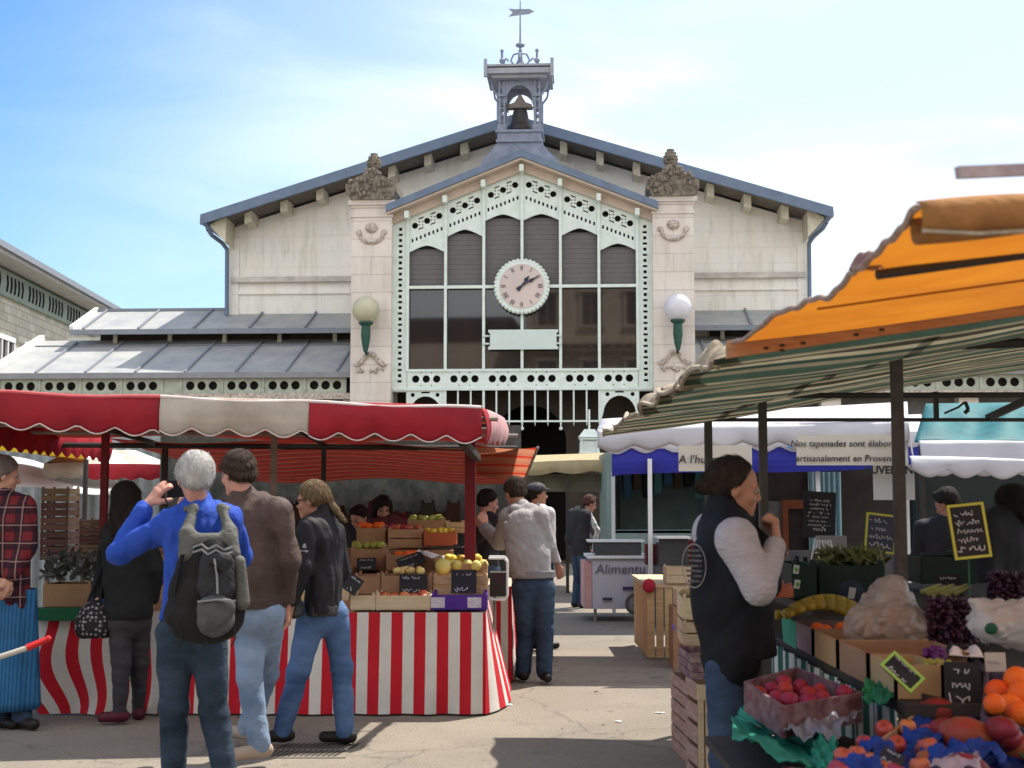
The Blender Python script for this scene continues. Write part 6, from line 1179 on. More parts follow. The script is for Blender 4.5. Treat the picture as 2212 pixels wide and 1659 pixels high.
# ================================================================ PEOPLE: smooth signed-distance bodies turned into one continuous surface
def _bounds(pr, k):
    t = pr[0]
    if t == 'c': a, b, r = np.array(pr[1]), np.array(pr[2]), max(pr[3], pr[4]) * (max(pr[5]) if len(pr) > 5 and pr[5] is not None else 1); return np.minimum(a, b) - r, np.maximum(a, b) + r
    if t == 'e': c = np.array(pr[1]); r = max(pr[2]); return c - r, c + r
def _eval(pr, P):
    if pr[0] == 'c':
        a, b = np.array(pr[1], float), np.array(pr[2], float); M = pr[6] if len(pr) > 6 else None
        p = P - a; ba = b - a; s = 1.0
        if M is not None:
            sc_ = np.array(pr[5], float); p = (p @ M) / sc_; ba = (ba @ M) / sc_; s = sc_.min()
        h = np.clip((p @ ba) / max(ba @ ba, 1e-9), 0, 1)
        return (np.linalg.norm(p - h[..., None] * ba, axis=-1) - (pr[3] + (pr[4] - pr[3]) * h)) * s
    c = np.array(pr[1], float); r = np.array(pr[2], float); M = pr[3] if len(pr) > 3 and pr[3] is not None else np.eye(3)
    q = (P - c) @ M; k0 = np.linalg.norm(q / r, axis=-1); k1 = np.linalg.norm(q / (r * r), axis=-1) + 1e-9
    return k0 * (k0 - 1) / k1
def smin(a, b, k): h = np.clip(.5 + .5 * (b - a) / k, 0, 1); return b + (a - b) * h - k * h * (1 - h)
def sdf_mesh(prims, res, k=.02, subs=(), cuts=(), wr=0.0, wf=20, seed=0, stretch=(1, 1, 1)):
    """prims blended together, subs carved out, cuts = (point, normal) planes that keep the side opposite the normal"""
    bs = [_bounds(p, k) for p in prims]; pad = k + res * 3 + wr * 2
    lo = np.min([b[0] for b in bs], 0) - pad; hi = np.max([b[1] for b in bs], 0) + pad
    n = np.ceil((hi - lo) / res).astype(int) + 1; ax = [lo[i] + np.arange(n[i]) * res for i in range(3)]
    D = np.full(tuple(n), .3, dtype=np.float32)
    def region(b, extra):
        i0 = np.maximum(((b[0] - extra - lo) / res).astype(int), 0); i1 = np.minimum(np.ceil((b[1] + extra - lo) / res).astype(int) + 1, n); return tuple(slice(i0[i], i1[i]) for i in range(3))
    def pts(sl): return np.stack(np.meshgrid(*[ax[i][sl[i]] for i in range(3)], indexing='ij'), -1)
    for pr, b in zip(prims, bs):
        sl = region(b, pad); P = pts(sl); kk = pr[7] if len(pr) > 7 else k; D[sl] = smin(D[sl], _eval(pr, P).astype(np.float32), kk)
    for pr in subs:
        sl = region(_bounds(pr, k), .03); P = pts(sl); D[sl] = -smin(-D[sl], _eval(pr, P).astype(np.float32), .012)
    if wr > 0:
        m = np.abs(D) < .05; idx = np.argwhere(m); Pm = lo + idx * res; r_ = np.random.RandomState(seed); v = np.zeros(len(Pm))
        Q = Pm * np.array(stretch)
        w1 = r_.randn(3, 3) * 6
        warp = np.stack([np.sin(Q @ w1[i] + i) for i in range(3)], -1) * .06; Q = Q + warp
        for j in range(6):
            d = r_.randn(3); d /= np.linalg.norm(d); f = wf * (1 + .45 * j); v += (1 - 2 * np.abs(np.sin(Q @ d * f + r_.rand() * 6))) / (1 + .5 * j)
        D[tuple(idx.T)] += (v * wr * .45).astype(np.float32)
    for c_, nr in cuts:
        nr = np.array(nr, float); nr /= np.linalg.norm(nr); g = (ax[0][:, None, None] - c_[0]) * nr[0] + (ax[1][None, :, None] - c_[1]) * nr[1] + (ax[2][None, None, :] - c_[2]) * nr[2]; D = np.maximum(D, g.astype(np.float32))
    S = D < 0; nx, ny, nz_ = S.shape
    def cn(i, j, l): return (slice(i, nx - 1 + i), slice(j, ny - 1 + j), slice(l, nz_ - 1 + l))
    cs = [(i, j, l) for i in (0, 1) for j in (0, 1) for l in (0, 1)]; cnt = sum(S[cn(*q)].astype(np.int8) for q in cs); act = (cnt > 0) & (cnt < 8); ids = np.argwhere(act)
    if len(ids) == 0: return [], []
    vid = np.full(act.shape, -1, dtype=np.int64); vid[tuple(ids.T)] = np.arange(len(ids)); acc = np.zeros((len(ids), 3)); num = np.zeros(len(ids))
    vals = {q: D[ids[:, 0] + q[0], ids[:, 1] + q[1], ids[:, 2] + q[2]] for q in cs}
    for a in cs:
        for axn in range(3):
            if a[axn]: continue
            b = tuple(a[i] + (i == axn) for i in range(3)); va, vb = vals[a], vals[b]; m = (va < 0) != (vb < 0); t = np.where(m, va / np.where(m, va - vb, 1), 0)
            p = np.tile(np.array(a, float), (len(ids), 1)); p[:, axn] += t; acc += np.where(m[:, None], p, 0); num += m
    V = lo + (ids + acc / num[:, None]) * res; F = []
    for axn in range(3):
        o1, o2 = [i for i in range(3) if i != axn]; sa = [slice(None)] * 3; sb = [slice(None)] * 3; sa[axn] = slice(0, -1); sb[axn] = slice(1, None); A = S[tuple(sa)]; B = S[tuple(sb)]
        e = np.argwhere(A != B); e = e[(e[:, o1] > 0) & (e[:, o2] > 0) & (e[:, o1] < S.shape[o1] - 1) & (e[:, o2] < S.shape[o2] - 1)]
        if len(e) == 0: continue
        ins = A[tuple(e.T)]; q = []
        for d1, d2 in ((1, 1), (0, 1), (0, 0), (1, 0)): f = e.copy(); f[:, o1] -= d1; f[:, o2] -= d2; q.append(vid[tuple(f.T)])
        q = np.stack(q, -1); fl = ins if axn != 1 else ~ins; q[~fl] = q[~fl][:, ::-1]; F.append(q)
    F = np.concatenate(F); F = F[(F >= 0).all(1)]
    return V, F
def sdf_obj(name, prims, res, m, parent, k=.02, **kw):
    V, F = sdf_mesh(prims, res, k, **kw)
    off = np.array(parent.location) if parent is not None else np.zeros(3); V = V - off; me = bpy.data.meshes.new(name)
    me.vertices.add(len(V)); me.vertices.foreach_set('co', V.astype(np.float32).ravel()); me.loops.add(len(F) * 4); me.loops.foreach_set('vertex_index', F.astype(np.int32).ravel()); me.polygons.add(len(F))
    me.polygons.foreach_set('loop_start', np.arange(len(F)) * 4); me.polygons.foreach_set('use_smooth', np.ones(len(F), dtype=bool)); me.update(calc_edges=True); me.validate()
    me.materials.append(m); o = bpy.data.objects.new(name, me); COL.objects.link(o); o.parent = parent; return o
# ---- cloth and skin materials
def skin(nm, c): return mat(nm, c, .5, tuple(x * .82 for x in c), 14, .6, bump=.08, bscale=60)
SK = skin('skin_fair', (.50, .27, .19)); SK2 = skin('skin_tan', (.42, .21, .14)); SKP = skin('skin_pink', (.54, .27, .20))
def jeans(nm, c, fade): return mat(nm, c, .9, fade, 2.4, .9, bump=.55, bscale=13, detail=9, stretch=(1, 1, 1.5))
J1 = jeans('jeans_dark', (.009, .016, .028), (.05, .08, .12)); J2 = jeans('jeans_light', (.12, .18, .28), (.30, .38, .50)); J3 = jeans('jeans_blue', (.045, .09, .20), (.12, .20, .36)); J4 = jeans('jeans_navy', (.02, .035, .07), (.05, .085, .14))
M_pockets = mat('dark_shoe', (.02, .017, .015), .5); M_beige = mat('beige_shoe', (.38, .30, .24), .8, (.28, .22, .18), 9, .6)
def plaid():
    m = mat('plaid_flannel', (.16, .018, .022), .9, (.10, .012, .018), 8, .5); N, Lk = nodes_of(m); b = N['Principled BSDF']; t = N.new('ShaderNodeTexCoord'); sp = N.new('ShaderNodeSeparateXYZ'); Lk(t.outputs['Object'], sp.inputs[0]); src = b.inputs['Base Color'].links[0].from_socket
    for ax_, per, w_, c in (('Z', .12, .52, (.010, .010, .018, 1)), ('X', .12, .52, (.010, .010, .018, 1)), ('Z', .12, .07, (.30, .17, .15, 1)), ('X', .12, .07, (.30, .17, .15, 1))):
        a = N.new('ShaderNodeMath'); a.operation = 'MULTIPLY_ADD'; a.inputs[1].default_value = 1 / per; a.inputs[2].default_value = 40 + (.66 if w_ < .2 else 0); Lk(sp.outputs['XYZ'.index(ax_)], a.inputs[0]); f = N.new('ShaderNodeMath'); f.operation = 'FRACT'; Lk(a.outputs[0], f.inputs[0])
        l = N.new('ShaderNodeMath'); l.operation = 'LESS_THAN'; l.inputs[1].default_value = w_; Lk(f.outputs[0], l.inputs[0]); g = N.new('ShaderNodeMath'); g.operation = 'MULTIPLY'; g.inputs[1].default_value = .75; Lk(l.outputs[0], g.inputs[0])
        mx = N.new('ShaderNodeMixRGB'); mx.inputs[2].default_value = c; Lk(g.outputs[0], mx.inputs[0]); Lk(src, mx.inputs[1]); src = mx.outputs[0]
    Lk(src, b.inputs['Base Color']); return m
def ang(a): a = R(a); return np.array([math.sin(a), math.cos(a), 0.]), np.array([math.cos(a), -math.sin(a), 0.])
def hand_prims(wrist, d, n, side, s=1.0, curl=.5, spread=1.0, thumb=1.0):
    """palm + five separate fingers; d = hand direction, n = palm normal (fingers curl towards it), side = +1/-1 thumb side"""
    d = np.array(d, float); d /= np.linalg.norm(d); n = np.array(n, float); n -= n @ d * d; n /= np.linalg.norm(n); c = np.cross(d, n) * side; w_ = np.array(wrist, float); out_ = []
    kn = w_ + d * .085 * s
    for i, o in enumerate((-.03, -.010, .010, .030)):
        out_.append(('c', tuple(w_ + c * o * .55 * s), tuple(kn + c * o * s), .016 * s, .0125 * s, None, None, .012)[:5])
        L_ = (.064, .076, .080, .070)[i] * s; p = kn + c * o * s; th_ = 0; dd = d + c * o * 3 * spread * .6
        dd /= np.linalg.norm(dd)
        for j, fr in enumerate((.44, .32, .24)):
            th_ += curl * (.45 + .35 * j) * (1 + .08 * (i - 1.5)); v = dd * math.cos(th_) + n * math.sin(th_); q = p + v * L_ * fr; out_.append(('c', tuple(p), tuple(q), (.0098 - .0008 * j) * s, (.009 - .0008 * j) * s)); p = q
    p = w_ + d * .025 * s + c * .026 * s
    for j, fr in enumerate((.040, .032, .026)):
        v = d * (.62 + .1 * j) + c * (.62 - .25 * j) * thumb + n * (.35 + .15 * j); v /= np.linalg.norm(v); q = p + v * fr * s; out_.append(('c', tuple(p), tuple(q), (.014 - .0015 * j) * s, (.0125 - .0015 * j) * s)); p = q
    return out_
def make_person(label, px, Y, H, face, look=None, J=None, top=None, legs=None, shoes=None, hair=None, sk=SK, res=.009, sleeve=1.0, pitch=0, lean=(0, 0), group=None, hands=((.5,), (.5,)), female=False, fat=1.0, hem=.90, seed=1, roll=0, sitz=0):
    """J: dict of joint -> world point overrides; face = body heading in degrees (0 = away from the viewer, 90 = to the right)"""
    s = H / 1.75; base = np.array([wx(px, Y), Y, 0.]) if not isinstance(px, (tuple, list)) else np.array(px, float); F, Rt = ang(face); U = np.array([0, 0, 1.]); ln = F * lean[0] + Rt * lean[1]
    look = face if look is None else look
    def P(r, f, z): return base + (Rt * r + F * f + U * z) * s + ln * max(0, z - .9) * s
    sw = .185 if not female else .165; hw = .085
    K = dict(pelvis=P(0, 0, .95), waist=P(0, .0, 1.08), chest=P(0, -.005, 1.28), neck=P(0, -.02, 1.465), head=P(0, .015, 1.625), shL=P(-sw, -.015, 1.41), shR=P(sw, -.015, 1.41), elL=P(-sw - .06, -.03, 1.12), elR=P(sw + .06, -.03, 1.12), wrL=P(-sw - .04, .07, .88), wrR=P(sw + .04, .07, .88),
             hpL=P(-hw, 0, .90), hpR=P(hw, 0, .90), knL=P(-hw - .01, .02, .49), knR=P(hw + .01, .02, .49), anL=P(-hw - .01, -.02, .085), anR=P(hw + .01, -.02, .085))
    for a, b in (J or {}).items(): K[a] = np.array(b, float)
    root = thing('person', label, 'person', tuple(base), 0, group)
    Bm = np.stack([Rt, F, U], 1)   # columns = body axes
    Fh, Rh = ang(look); pt = R(pitch); Fh2 = Fh * math.cos(pt) - U * math.sin(pt); Uh = U * math.cos(pt) + Fh * math.sin(pt); Hm = np.stack([Rh, Fh2, Uh], 1)
    if roll: rr = R(roll); Rh2 = Rh * math.cos(rr) + Uh * math.sin(rr); Uh = -Rh * math.sin(rr) + Uh * math.cos(rr); Rh = Rh2; Hm = np.stack([Rh, Fh2, Uh], 1)
    hc = K['head']
    def h(x, y, z): return tuple(hc + (Hm @ np.array([x, y, z])) * s)
    # ---------- body
    B = [('e', h(0, -.012, .028), tuple(np.array((.076, .096, .088)) * s), Hm), ('e', h(0, .028, -.045), tuple(np.array((.056, .062, .072)) * s), Hm), ('c', h(-.012, .072, -.098), h(.012, .072, -.098), .019 * s, .019 * s),
         ('c', h(-.036, .074, .020), h(.036, .074, .020), .013 * s, .013 * s), ('c', h(0, .088, .012), h(0, .102 if female else .108, -.028), .0085 * s, (.0105 if female else .0135) * s), ('c', h(-.012, .092, -.033), h(.012, .092, -.033), .008 * s, .008 * s),
         ('c', h(-.018, .082, -.060), h(.018, .082, -.060), .0085 * s, .0085 * s), ('c', h(-.016, .080, -.074), h(.016, .080, -.074), .009 * s, .009 * s),
         ('e', h(-.038, .060, -.030), tuple(np.array((.024,) * 3) * s)), ('e', h(.038, .060, -.030), tuple(np.array((.024,) * 3) * s)),
         ('e', h(-.079, -.008, -.012), tuple(np.array((.010, .019, .031)) * s), Hm), ('e', h(.079, -.008, -.012), tuple(np.array((.010, .019, .031)) * s), Hm)]
    subs = [('e', h(-.032, .100, .000), tuple(np.array((.015,) * 3) * s)), ('e', h(.032, .100, .0), tuple(np.array((.015,) * 3) * s))]
    nk = K['neck']; B += [('c', h(0, -.02, -.055), tuple(nk), .052 * s, .056 * s), ('c', tuple(nk), tuple(K['shL'] * .8 + nk * .2), .05 * s, .042 * s), ('c', tuple(nk), tuple(K['shR'] * .8 + nk * .2), .05 * s, .042 * s)]
    tm = (1.0, .66, 1.0)
    B += [('c', tuple(K['chest'] + U * .03), tuple(K['waist']), .135 * s, .115 * s, tm, Bm), ('c', tuple(K['waist']), tuple(K['pelvis']), .115 * s, .135 * s, tm, Bm)]
    for q in 'LR':
        B += [('c', tuple(K['sh' + q]), tuple(K['el' + q]), .043 * s, .035 * s), ('c', tuple(K['el' + q]), tuple(K['wr' + q]), .035 * s, .024 * s), ('c', tuple(K['hp' + q]), tuple(K['kn' + q]), .075 * s, .048 * s), ('c', tuple(K['kn' + q]), tuple(K['an' + q]), .048 * s, .033 * s)]
        e, w_ = K['el' + q], K['wr' + q]; d = w_ - e; hd = hands[0 if q == 'L' else 1]; nr = hd[1] if len(hd) > 1 and hd[1] is not None else (Rt if q == 'L' else -Rt); dd = hd[2] if len(hd) > 2 and hd[2] is not None else d
        sd_ = (1 if np.cross(dd, nr) @ (F + .3 * U) > 0 else -1) if len(hd) < 4 else hd[3]
        B += hand_prims(w_ + d / np.linalg.norm(d) * .012, dd, nr, sd_, s, hd[0])
    foot = {}
    for q in 'LR':
        a = K['an' + q]; kn = K['kn' + q]; Ff = (J or {}).get('foot' + q, None); Ff = F if Ff is None else np.array(Ff, float); foot[q] = Ff; B.append(('c', tuple(a + U * -.03), tuple(a + Ff * .13 * s - U * .05 * s), .03 * s, .026 * s))
    sdf_obj('body', B, res * .75, sk, root, k=.016, subs=subs, seed=seed)
    # eyes and lips (children of the head's surface)
    for x in (-.032, .032):
        w = MB(); w.ball(h(x, .0795, .0), .0125 * s, 10); w.build('eye', mat('eyeball', (.26, .22, .19), .3), parent=root, smooth=True)
        w = MB(); w.ball(h(x, .0878, .0), .0060 * s, 8); w.build('iris', mat('iris', (.035, .022, .015), .2), parent=root, smooth=True)
        w = MB(); w.tube([h(x - .016, .0865, .021), h(x, .0900, .026), h(x + .016, .0865, .021)], .0028 * s, 6); w.build('eyebrow', mat('brow', (.07, .045, .03), .9), parent=root)
    w = MB(); w.tube([h(-.021, .0865, -.067), h(0, .0925, -.066), h(.021, .0865, -.067)], .0045 * s, 6); w.build('lips', mat('lips', (.34, .10, .09), .5), parent=root, smooth=True)
    # ---------- top
    if top:
        g = (top.get('g', .018) * s); fa = fat; body = [('c', tuple(K['chest'] + U * .05), tuple(K['waist']), (.150 * fa) * s + g, (.135 * fa) * s + g, tm, Bm), ('c', tuple(K['waist']), tuple(K['pelvis'] - U * .03), .135 * fa * s + g, (.15 if female else .145) * fa * s + g, tm, Bm),
             ('c', tuple(K['shL']), tuple(K['shR']), .055 * s + g * .6, .055 * s + g * .6), ('c', tuple(K['shL'] * .5 + nk * .5), tuple(K['shR'] * .5 + nk * .5), .06 * s + g * .4, .06 * s + g * .4), ('c', tuple(nk - U * .05), tuple(nk - U * .0), .075 * s, .068 * s)]
        if top.get('collar'): body.append(('c', tuple(nk - U * .02), tuple(nk + U * top['collar']), .072 * s, .066 * s))
        slv = []
        if top.get('sleeves', True):
            for q in 'LR':
                e, w_, sh = K['el' + q], K['wr' + q], K['sh' + q]; f = top.get('slen', .93); w2 = e + (w_ - e) * f
                slv += [('c', tuple(sh), tuple(e), .058 * s + g * .6, .046 * s + g * .6), ('c', tuple(e), tuple(w2), .046 * s + g * .6, .034 * s + g * .5)]
        cuts = [((0, 0, top.get('hem', hem) * s), (0, 0, -1))] if top.get('hem', hem) else []
        if isinstance(top['mat'], tuple): m1, m2 = top['mat']
        else: m1 = m2 = top['mat']
        if m1 is m2: sdf_obj(top['name'], body + slv, res, m1, root, k=.022, cuts=cuts if not top.get('nocut') else [], wr=top.get('wr', .008), wf=top.get('wf', 19), seed=seed, stretch=top.get('st', (1, 1, .6)))
        else:
            sdf_obj(top['name'], body, res, m1, root, k=.035, cuts=cuts, wr=top.get('wr', .006), wf=14, seed=seed); slv = [tuple(list(q[:3]) + [q[3] + (.012 if i_ % 2 == 0 else -.001), q[4] - .003]) for i_, q in enumerate(slv)]; sdf_obj('sleeve', slv[:2], res, m2, root, k=.03, wr=.004, wf=20, seed=seed); sdf_obj('sleeve', slv[2:], res, m2, root, k=.03, wr=.003, wf=22, seed=seed + 1)
        if top.get('band'):
            zb_ = top.get('hem', hem) * s; sdf_obj('waistband', [('c', tuple(K['pelvis'] + U * .12), tuple(K['pelvis'] - U * .05), .150 * fa * s + g, .150 * fa * s + g, tm, Bm)], res, top['band'], root, k=.02, cuts=[((0, 0, zb_ - .018), (0, 0, -1)), ((0, 0, zb_ + .045), (0, 0, 1))], wr=.004, wf=30, seed=seed)
        if top.get('hood'):
            c_ = nk - F * .07 * s - U * .03 * s; sdf_obj('hood', [('c', tuple(c_ - Rt * .07 * s), tuple(c_ + Rt * .07 * s), .05 * s, .05 * s), ('c', tuple(c_ - U * .05), tuple(c_ - U * .11 * s), .07 * s, .045 * s), ('c', tuple(nk - Rt * .07 + F * .02), tuple(c_ - Rt * .08), .035, .04), ('c', tuple(nk + Rt * .07 + F * .02), tuple(c_ + Rt * .08), .035, .04)], res, m1, root, k=.03, wr=.006, wf=22, seed=seed)
        if top.get('cuff'):
            for q in 'LR':
                e, w_ = K['el' + q], K['wr' + q]; d = (w_ - e); sdf_obj('cuff', [('c', tuple(e + d * .90), tuple(e + d * .99), .036 * s + g * .4, .036 * s + g * .4)], res, top['cuff'], root, k=.01)
    # ---------- trousers
    if legs:
        g = legs.get('g', .012); wd = legs.get('w', 1.0); L_ = [('c', tuple(K['pelvis'] + U * .02), tuple(K['pelvis'] - U * .06), .125 * s + g, .135 * s + g, tm, Bm)]
        for q in 'LR':
            a = K['an' + q]; L_ += [('c', tuple(K['hp' + q]), tuple(K['kn' + q]), .082 * s * wd + g, .056 * s * wd + g), ('c', tuple(K['kn' + q]), tuple(a - U * .01), .056 * s * wd + g, .047 * s * wd * legs.get('ank', 1) + g)]
        sdf_obj(legs.get('name', 'trousers'), L_, res, legs['mat'], root, k=.025, cuts=[((0, 0, legs.get('cut', .045)), (0, 0, -1))], wr=legs.get('wr', .006), wf=legs.get('wf', 15), seed=seed + 5, stretch=(.8, .8, 1.35))
        if legs.get('belt'): pass
    if shoes:
        for q in 'LR':
            a = K['an' + q]; Ff = foot[q]; zc = min(a[2] - .075 * s, 10); a0 = np.array([a[0], a[1], a[2]]); tilt = (J or {}).get('tilt' + q, 0)
            t_ = a0 - U * .045 * s + Ff * .15 * s - U * tilt; sdf_obj('shoe', [('c', tuple(a0 - U * .04 * s - Ff * .045 * s + U * tilt * .3), tuple(t_), .040 * s, .036 * s), ('c', tuple(a0), tuple(a0 - U * .03), .046 * s, .05 * s)], res * .8, shoes, root, k=.02, cuts=[((0, 0, max(.0, a[2] - .088 * s)), (0, 0, -1))] if not tilt else [])
            sole = MB()
    # ---------- hair
    if hair:
        st = hair.get('style', 'short'); hm = hair['mat']; g = hair.get('g', .012) * s; pr = [('e', h(0, -.020, .034), tuple(np.array((.078, .095, .090)) * s + g), Hm)]
        sub = [('c', h(0, .10, -.03), h(0, .22, -.12), .082 * s, .1 * s), ('c', h(0, .085, -.12), h(0, -.02, -.16), .085 * s, .075 * s)]
        hb = hair.get('back', 0); cu = [(h(0, .058 - hb, .062), tuple(Fh2 * hair.get('cn', (.80, .60))[0] - Uh * hair.get('cn', (.80, .60))[1]))]
        if st in ('short', 'crop'):
            pr += [('c', h(-.072, -.01, .02), h(-.070, .03, .045), .022 * s, .018 * s), ('c', h(.072, -.01, .02), h(.070, .03, .045), .022 * s, .018 * s), ('c', h(-.03, -.075, -.02), h(.03, -.075, -.02), .035 * s, .035 * s)]; sub += [('e', h(-.088, .005, -.02), (.022 * s,) * 3), ('e', h(.088, .005, -.02), (.022 * s,) * 3)]
            if st == 'short': pr += [('c', h(-.02, .055, .105), h(.03, .05, .11), .024 * s, .022 * s)]
        if st in ('tail', 'bun'): sub += [('e', h(-.090, .006, -.018), (.024 * s,) * 3), ('e', h(.090, .006, -.018), (.024 * s,) * 3)]
        if st == 'tail':
            q = hair.get('tail', ((0, -.10, .04), (0, -.15, -.02), (0, -.155, -.12), (0, -.14, -.20))); pr += [('c', h(*q[i]), h(*q[i + 1]), (.030, .022, .019, .014)[i] * s, (.022, .019, .014, .006)[i] * s) for i in range(len(q) - 1)]; pr += [('c', h(-.070, -.02, .01), h(-.03, -.09, .02), .020 * s, .025 * s), ('c', h(.070, -.02, .01), h(.03, -.09, .02), .020 * s, .025 * s)]
        if st == 'long':
            for i in range(9):
                a = -1.9 + 3.8 * i / 8; x, y = .085 * math.sin(a), -.02 - .085 * math.cos(a); ln_ = hair.get('len', .34); pr.append(('c', h(x * .9, y, .05), h(x * 1.15, y - .02, -ln_ + .05 * abs(a)), .030 * s, .020 * s))
            sub = sub[:1]; cu = []
            sub.append(('c', h(0, .10, -.05), h(0, .10, -.3), .075 * s, .08 * s))
        if st == 'bun': pr += [('e', h(0, -.115, -.01), (.036 * s,) * 3), ('c', h(-.070, -.02, .0), h(-.03, -.09, .03), .022 * s, .025 * s), ('c', h(.070, -.02, .0), h(.03, -.09, .03), .022 * s, .025 * s)]
        ho = sdf_obj('hair', pr, max(.006, res * .65), hm, root, k=.02, subs=sub, cuts=cu, wr=hair.get('wr', .005), wf=hair.get('wf', 42), seed=seed, stretch=hair.get('stretch', (1, 1, .35)))
        strands(ho, Hm, hc - np.array(root.location), s, hair.get('n', 2600 if res < .01 else 500), st, seed)
    return root, K, h, Hm, Bm
def strands(o, Hm, c, s, n, style, seed):
    """thin tapering locks grown from the hair surface, combed down and back"""
    me = o.data; nv = len(me.vertices); co = np.zeros(nv * 3, dtype=np.float32); me.vertices.foreach_get('co', co); co = co.reshape(-1, 3); no = np.zeros(nv * 3, dtype=np.float32); me.vertices.foreach_get('normal', no); no = no.reshape(-1, 3)
    r_ = np.random.RandomState(seed); idx = r_.randint(0, nv, n); P = co[idx]; Nn = no[idx]; up, fw = Hm[:, 2], Hm[:, 1]
    L_ = {'short': .030, 'crop': .026, 'tail': .05, 'bun': .045, 'long': .09}[style] * s
    D = -up * ((1.0 if style not in ('crop',) else .7) if style != 'bun' else .35) - fw * ({'tail': .55, 'bun': 1.1}.get(style, .15)) + r_.randn(n, 3) * (.35 if style in ('short', 'crop') else .12); D -= (D * Nn).sum(1)[:, None] * Nn * .95; D /= np.linalg.norm(D, axis=1)[:, None] + 1e-6
    D = D + Nn * (.22 if style in ('short', 'crop') else .06); W = np.cross(D, Nn); W /= np.linalg.norm(W, axis=1)[:, None] + 1e-6; l = (L_ * r_.uniform(.5, 1.2, n))[:, None]; wd = .0016 * s
    P = P - Nn * .002; M_ = P + D * l * .5 + Nn * .002; T = P + D * l - Nn * .001
    V = np.stack([P - W * wd, P + W * wd, M_ + W * wd, M_ - W * wd, T], 1).reshape(-1, 3); F = []
    for i in range(n): b = nv + i * 5; F += [(b, b + 1, b + 2, b + 3), (b + 3, b + 2, b + 4)]
    old = [tuple(p.vertices) for p in me.polygons]; m2 = bpy.data.meshes.new('hair'); m2.from_pydata([tuple(v) for v in co] + [tuple(v) for v in V], [], old + F); m2.polygons.foreach_set('use_smooth', [True] * len(m2.polygons)); m2.materials.append(me.materials[0]); m2.update(); o.data = m2
def hairm(nm, c, c2, st=(30, 30, 4)): return mat(nm, c, .75, c2, 3, .9, bump=.8, bscale=9, stretch=st, spec=.25)
H_white = hairm('white_hair', (.66, .64, .62), (.46, .44, .42)); H_brown = hairm('brown_hair', (.035, .022, .016), (.10, .065, .045)); H_dark = hairm('dark_hair', (.012, .008, .007), (.028, .018, .013)); H_blond = hairm('dark_blond_hair', (.15, .095, .05), (.27, .19, .10)); H_grey = hairm('greying_hair', (.16, .13, .12), (.26, .22, .20))
def A(px, py, Y): return at(px, py, Y)
# ---- 1 white haired photographer in blue with backpack
Yo = 6.95
F_, R_ = ang(-8)
M_bshirt = mat('blue_shirt', (.016, .055, .34), .8, (.03, .09, .44), 3, .6, bump=.9, bscale=10)
Jn = dict(head=A(421, 1032, Yo), neck=A(428, 1096, Yo + .03), shL=A(378, 1127, Yo - .0), shR=A(492, 1121, Yo + .03), elL=A(258, 1194, Yo + .10), wrL=A(316, 1094, Yo + .16), elR=A(516, 1200, Yo + .22), wrR=A(428, 1120, Yo + .45),
          chest=A(432, 1180, Yo), waist=A(425, 1270, Yo), pelvis=A(415, 1345, Yo), hpL=A(378, 1370, Yo), hpR=A(450, 1370, Yo), knL=A(376, 1530, Yo + .02), knR=A(462, 1535, Yo + .02), anL=A(376, 1690, Yo), anR=A(490, 1690, Yo))
p1 = make_person('white-haired man in a blue shirt and grey backpack raising a camera', 415, Yo, 1.78, -8, look=-24, J=Jn, top=dict(name='shirt', mat=M_bshirt, g=.022, hem=.915 + .0, collar=.03, wr=.011, wf=20, slen=.90), legs=dict(mat=J1, w=1.02, wr=.0065, wf=11), shoes=M_pockets, hair=dict(mat=H_white, style='crop', g=.016, wr=.004), sk=SKP, res=.008, pitch=4,
    hands=((.30, np.array([.75, .65, -.1]), np.array([.62, .10, .78]), -1), (.9, np.array([-.5, -.2, .5]), np.array([-.5, .3, .8]))), seed=11)
# camera held up to his eye
t = thing('camera', 'black camera held to the eye of the white-haired man', 'camera', A(384, 1056, Yo + .22))
c_ = A(384, 1056, Yo + .22); w = MB(); w.box(c_, (.12, .05, .088), rz=R(24)); w.build('camera_body', mat('camera_black', (.012, .012, .013), .45), parent=t); w = MB(); d_ = Vector((math.sin(R(-24)), math.cos(R(-24)), 0)); w.bar(c_ + d_ * .02, c_ + d_ * .13, .034, 14); w.build('lens', mat('camera_black', (0, 0, 0)), parent=t)
w = MB(); w.tube([A(356, 1075, Yo + .1), A(372, 1105, Yo + .08), A(398, 1112, Yo + .03)], .006, 5); w.build('neck_strap', mat('camera_black', (0, 0, 0)), parent=t)
# backpack
M_pk = mat('backpack_grey', (.032, .032, .036), .7, (.016, .016, .018), 7, .8, bump=.4, bscale=60); M_pk2 = mat('backpack_light', (.11, .11, .098), .75, (.07, .07, .062), 8, .7, bump=.3, bscale=60); M_pk3 = mat('backpack_black', (.012, .012, .013), .8, (.02, .018, .017), 7, .8, bump=.3, bscale=50)
bpk = thing('backpack', 'grey and black backpack worn by the white-haired man', 'backpack', A(450, 1250, Yo - .22)); bF, bR = ang(-14); bU = np.array([0, 0, 1.]); bMx = np.stack([bR, bF, bU], 1); bc = np.array(A(447, 1240, Yo - .235))
def bp(x, y, z): return tuple(bc + bMx @ np.array([x, y, z]))
sdf_obj('main_bag', [('c', bp(.03, .02, .05), bp(.03, .02, -.20), .130, .140, (1.10, .60, 1), bMx), ('c', bp(-.05, .03, .0), bp(-.07, .03, -.20), .10, .125, (1.05, .6, 1), bMx)], .007, M_pk3, bpk, k=.03, wr=.006, wf=14, seed=3, cuts=[(bp(0, .10, 0), tuple(bF))])
sdf_obj('front_panel', [('c', bp(.045, -.065, .05), bp(.045, -.07, -.06), .080, .088, (1, .5, 1), bMx)], .007, M_pk, bpk, k=.02, wr=.004, wf=20, seed=4)
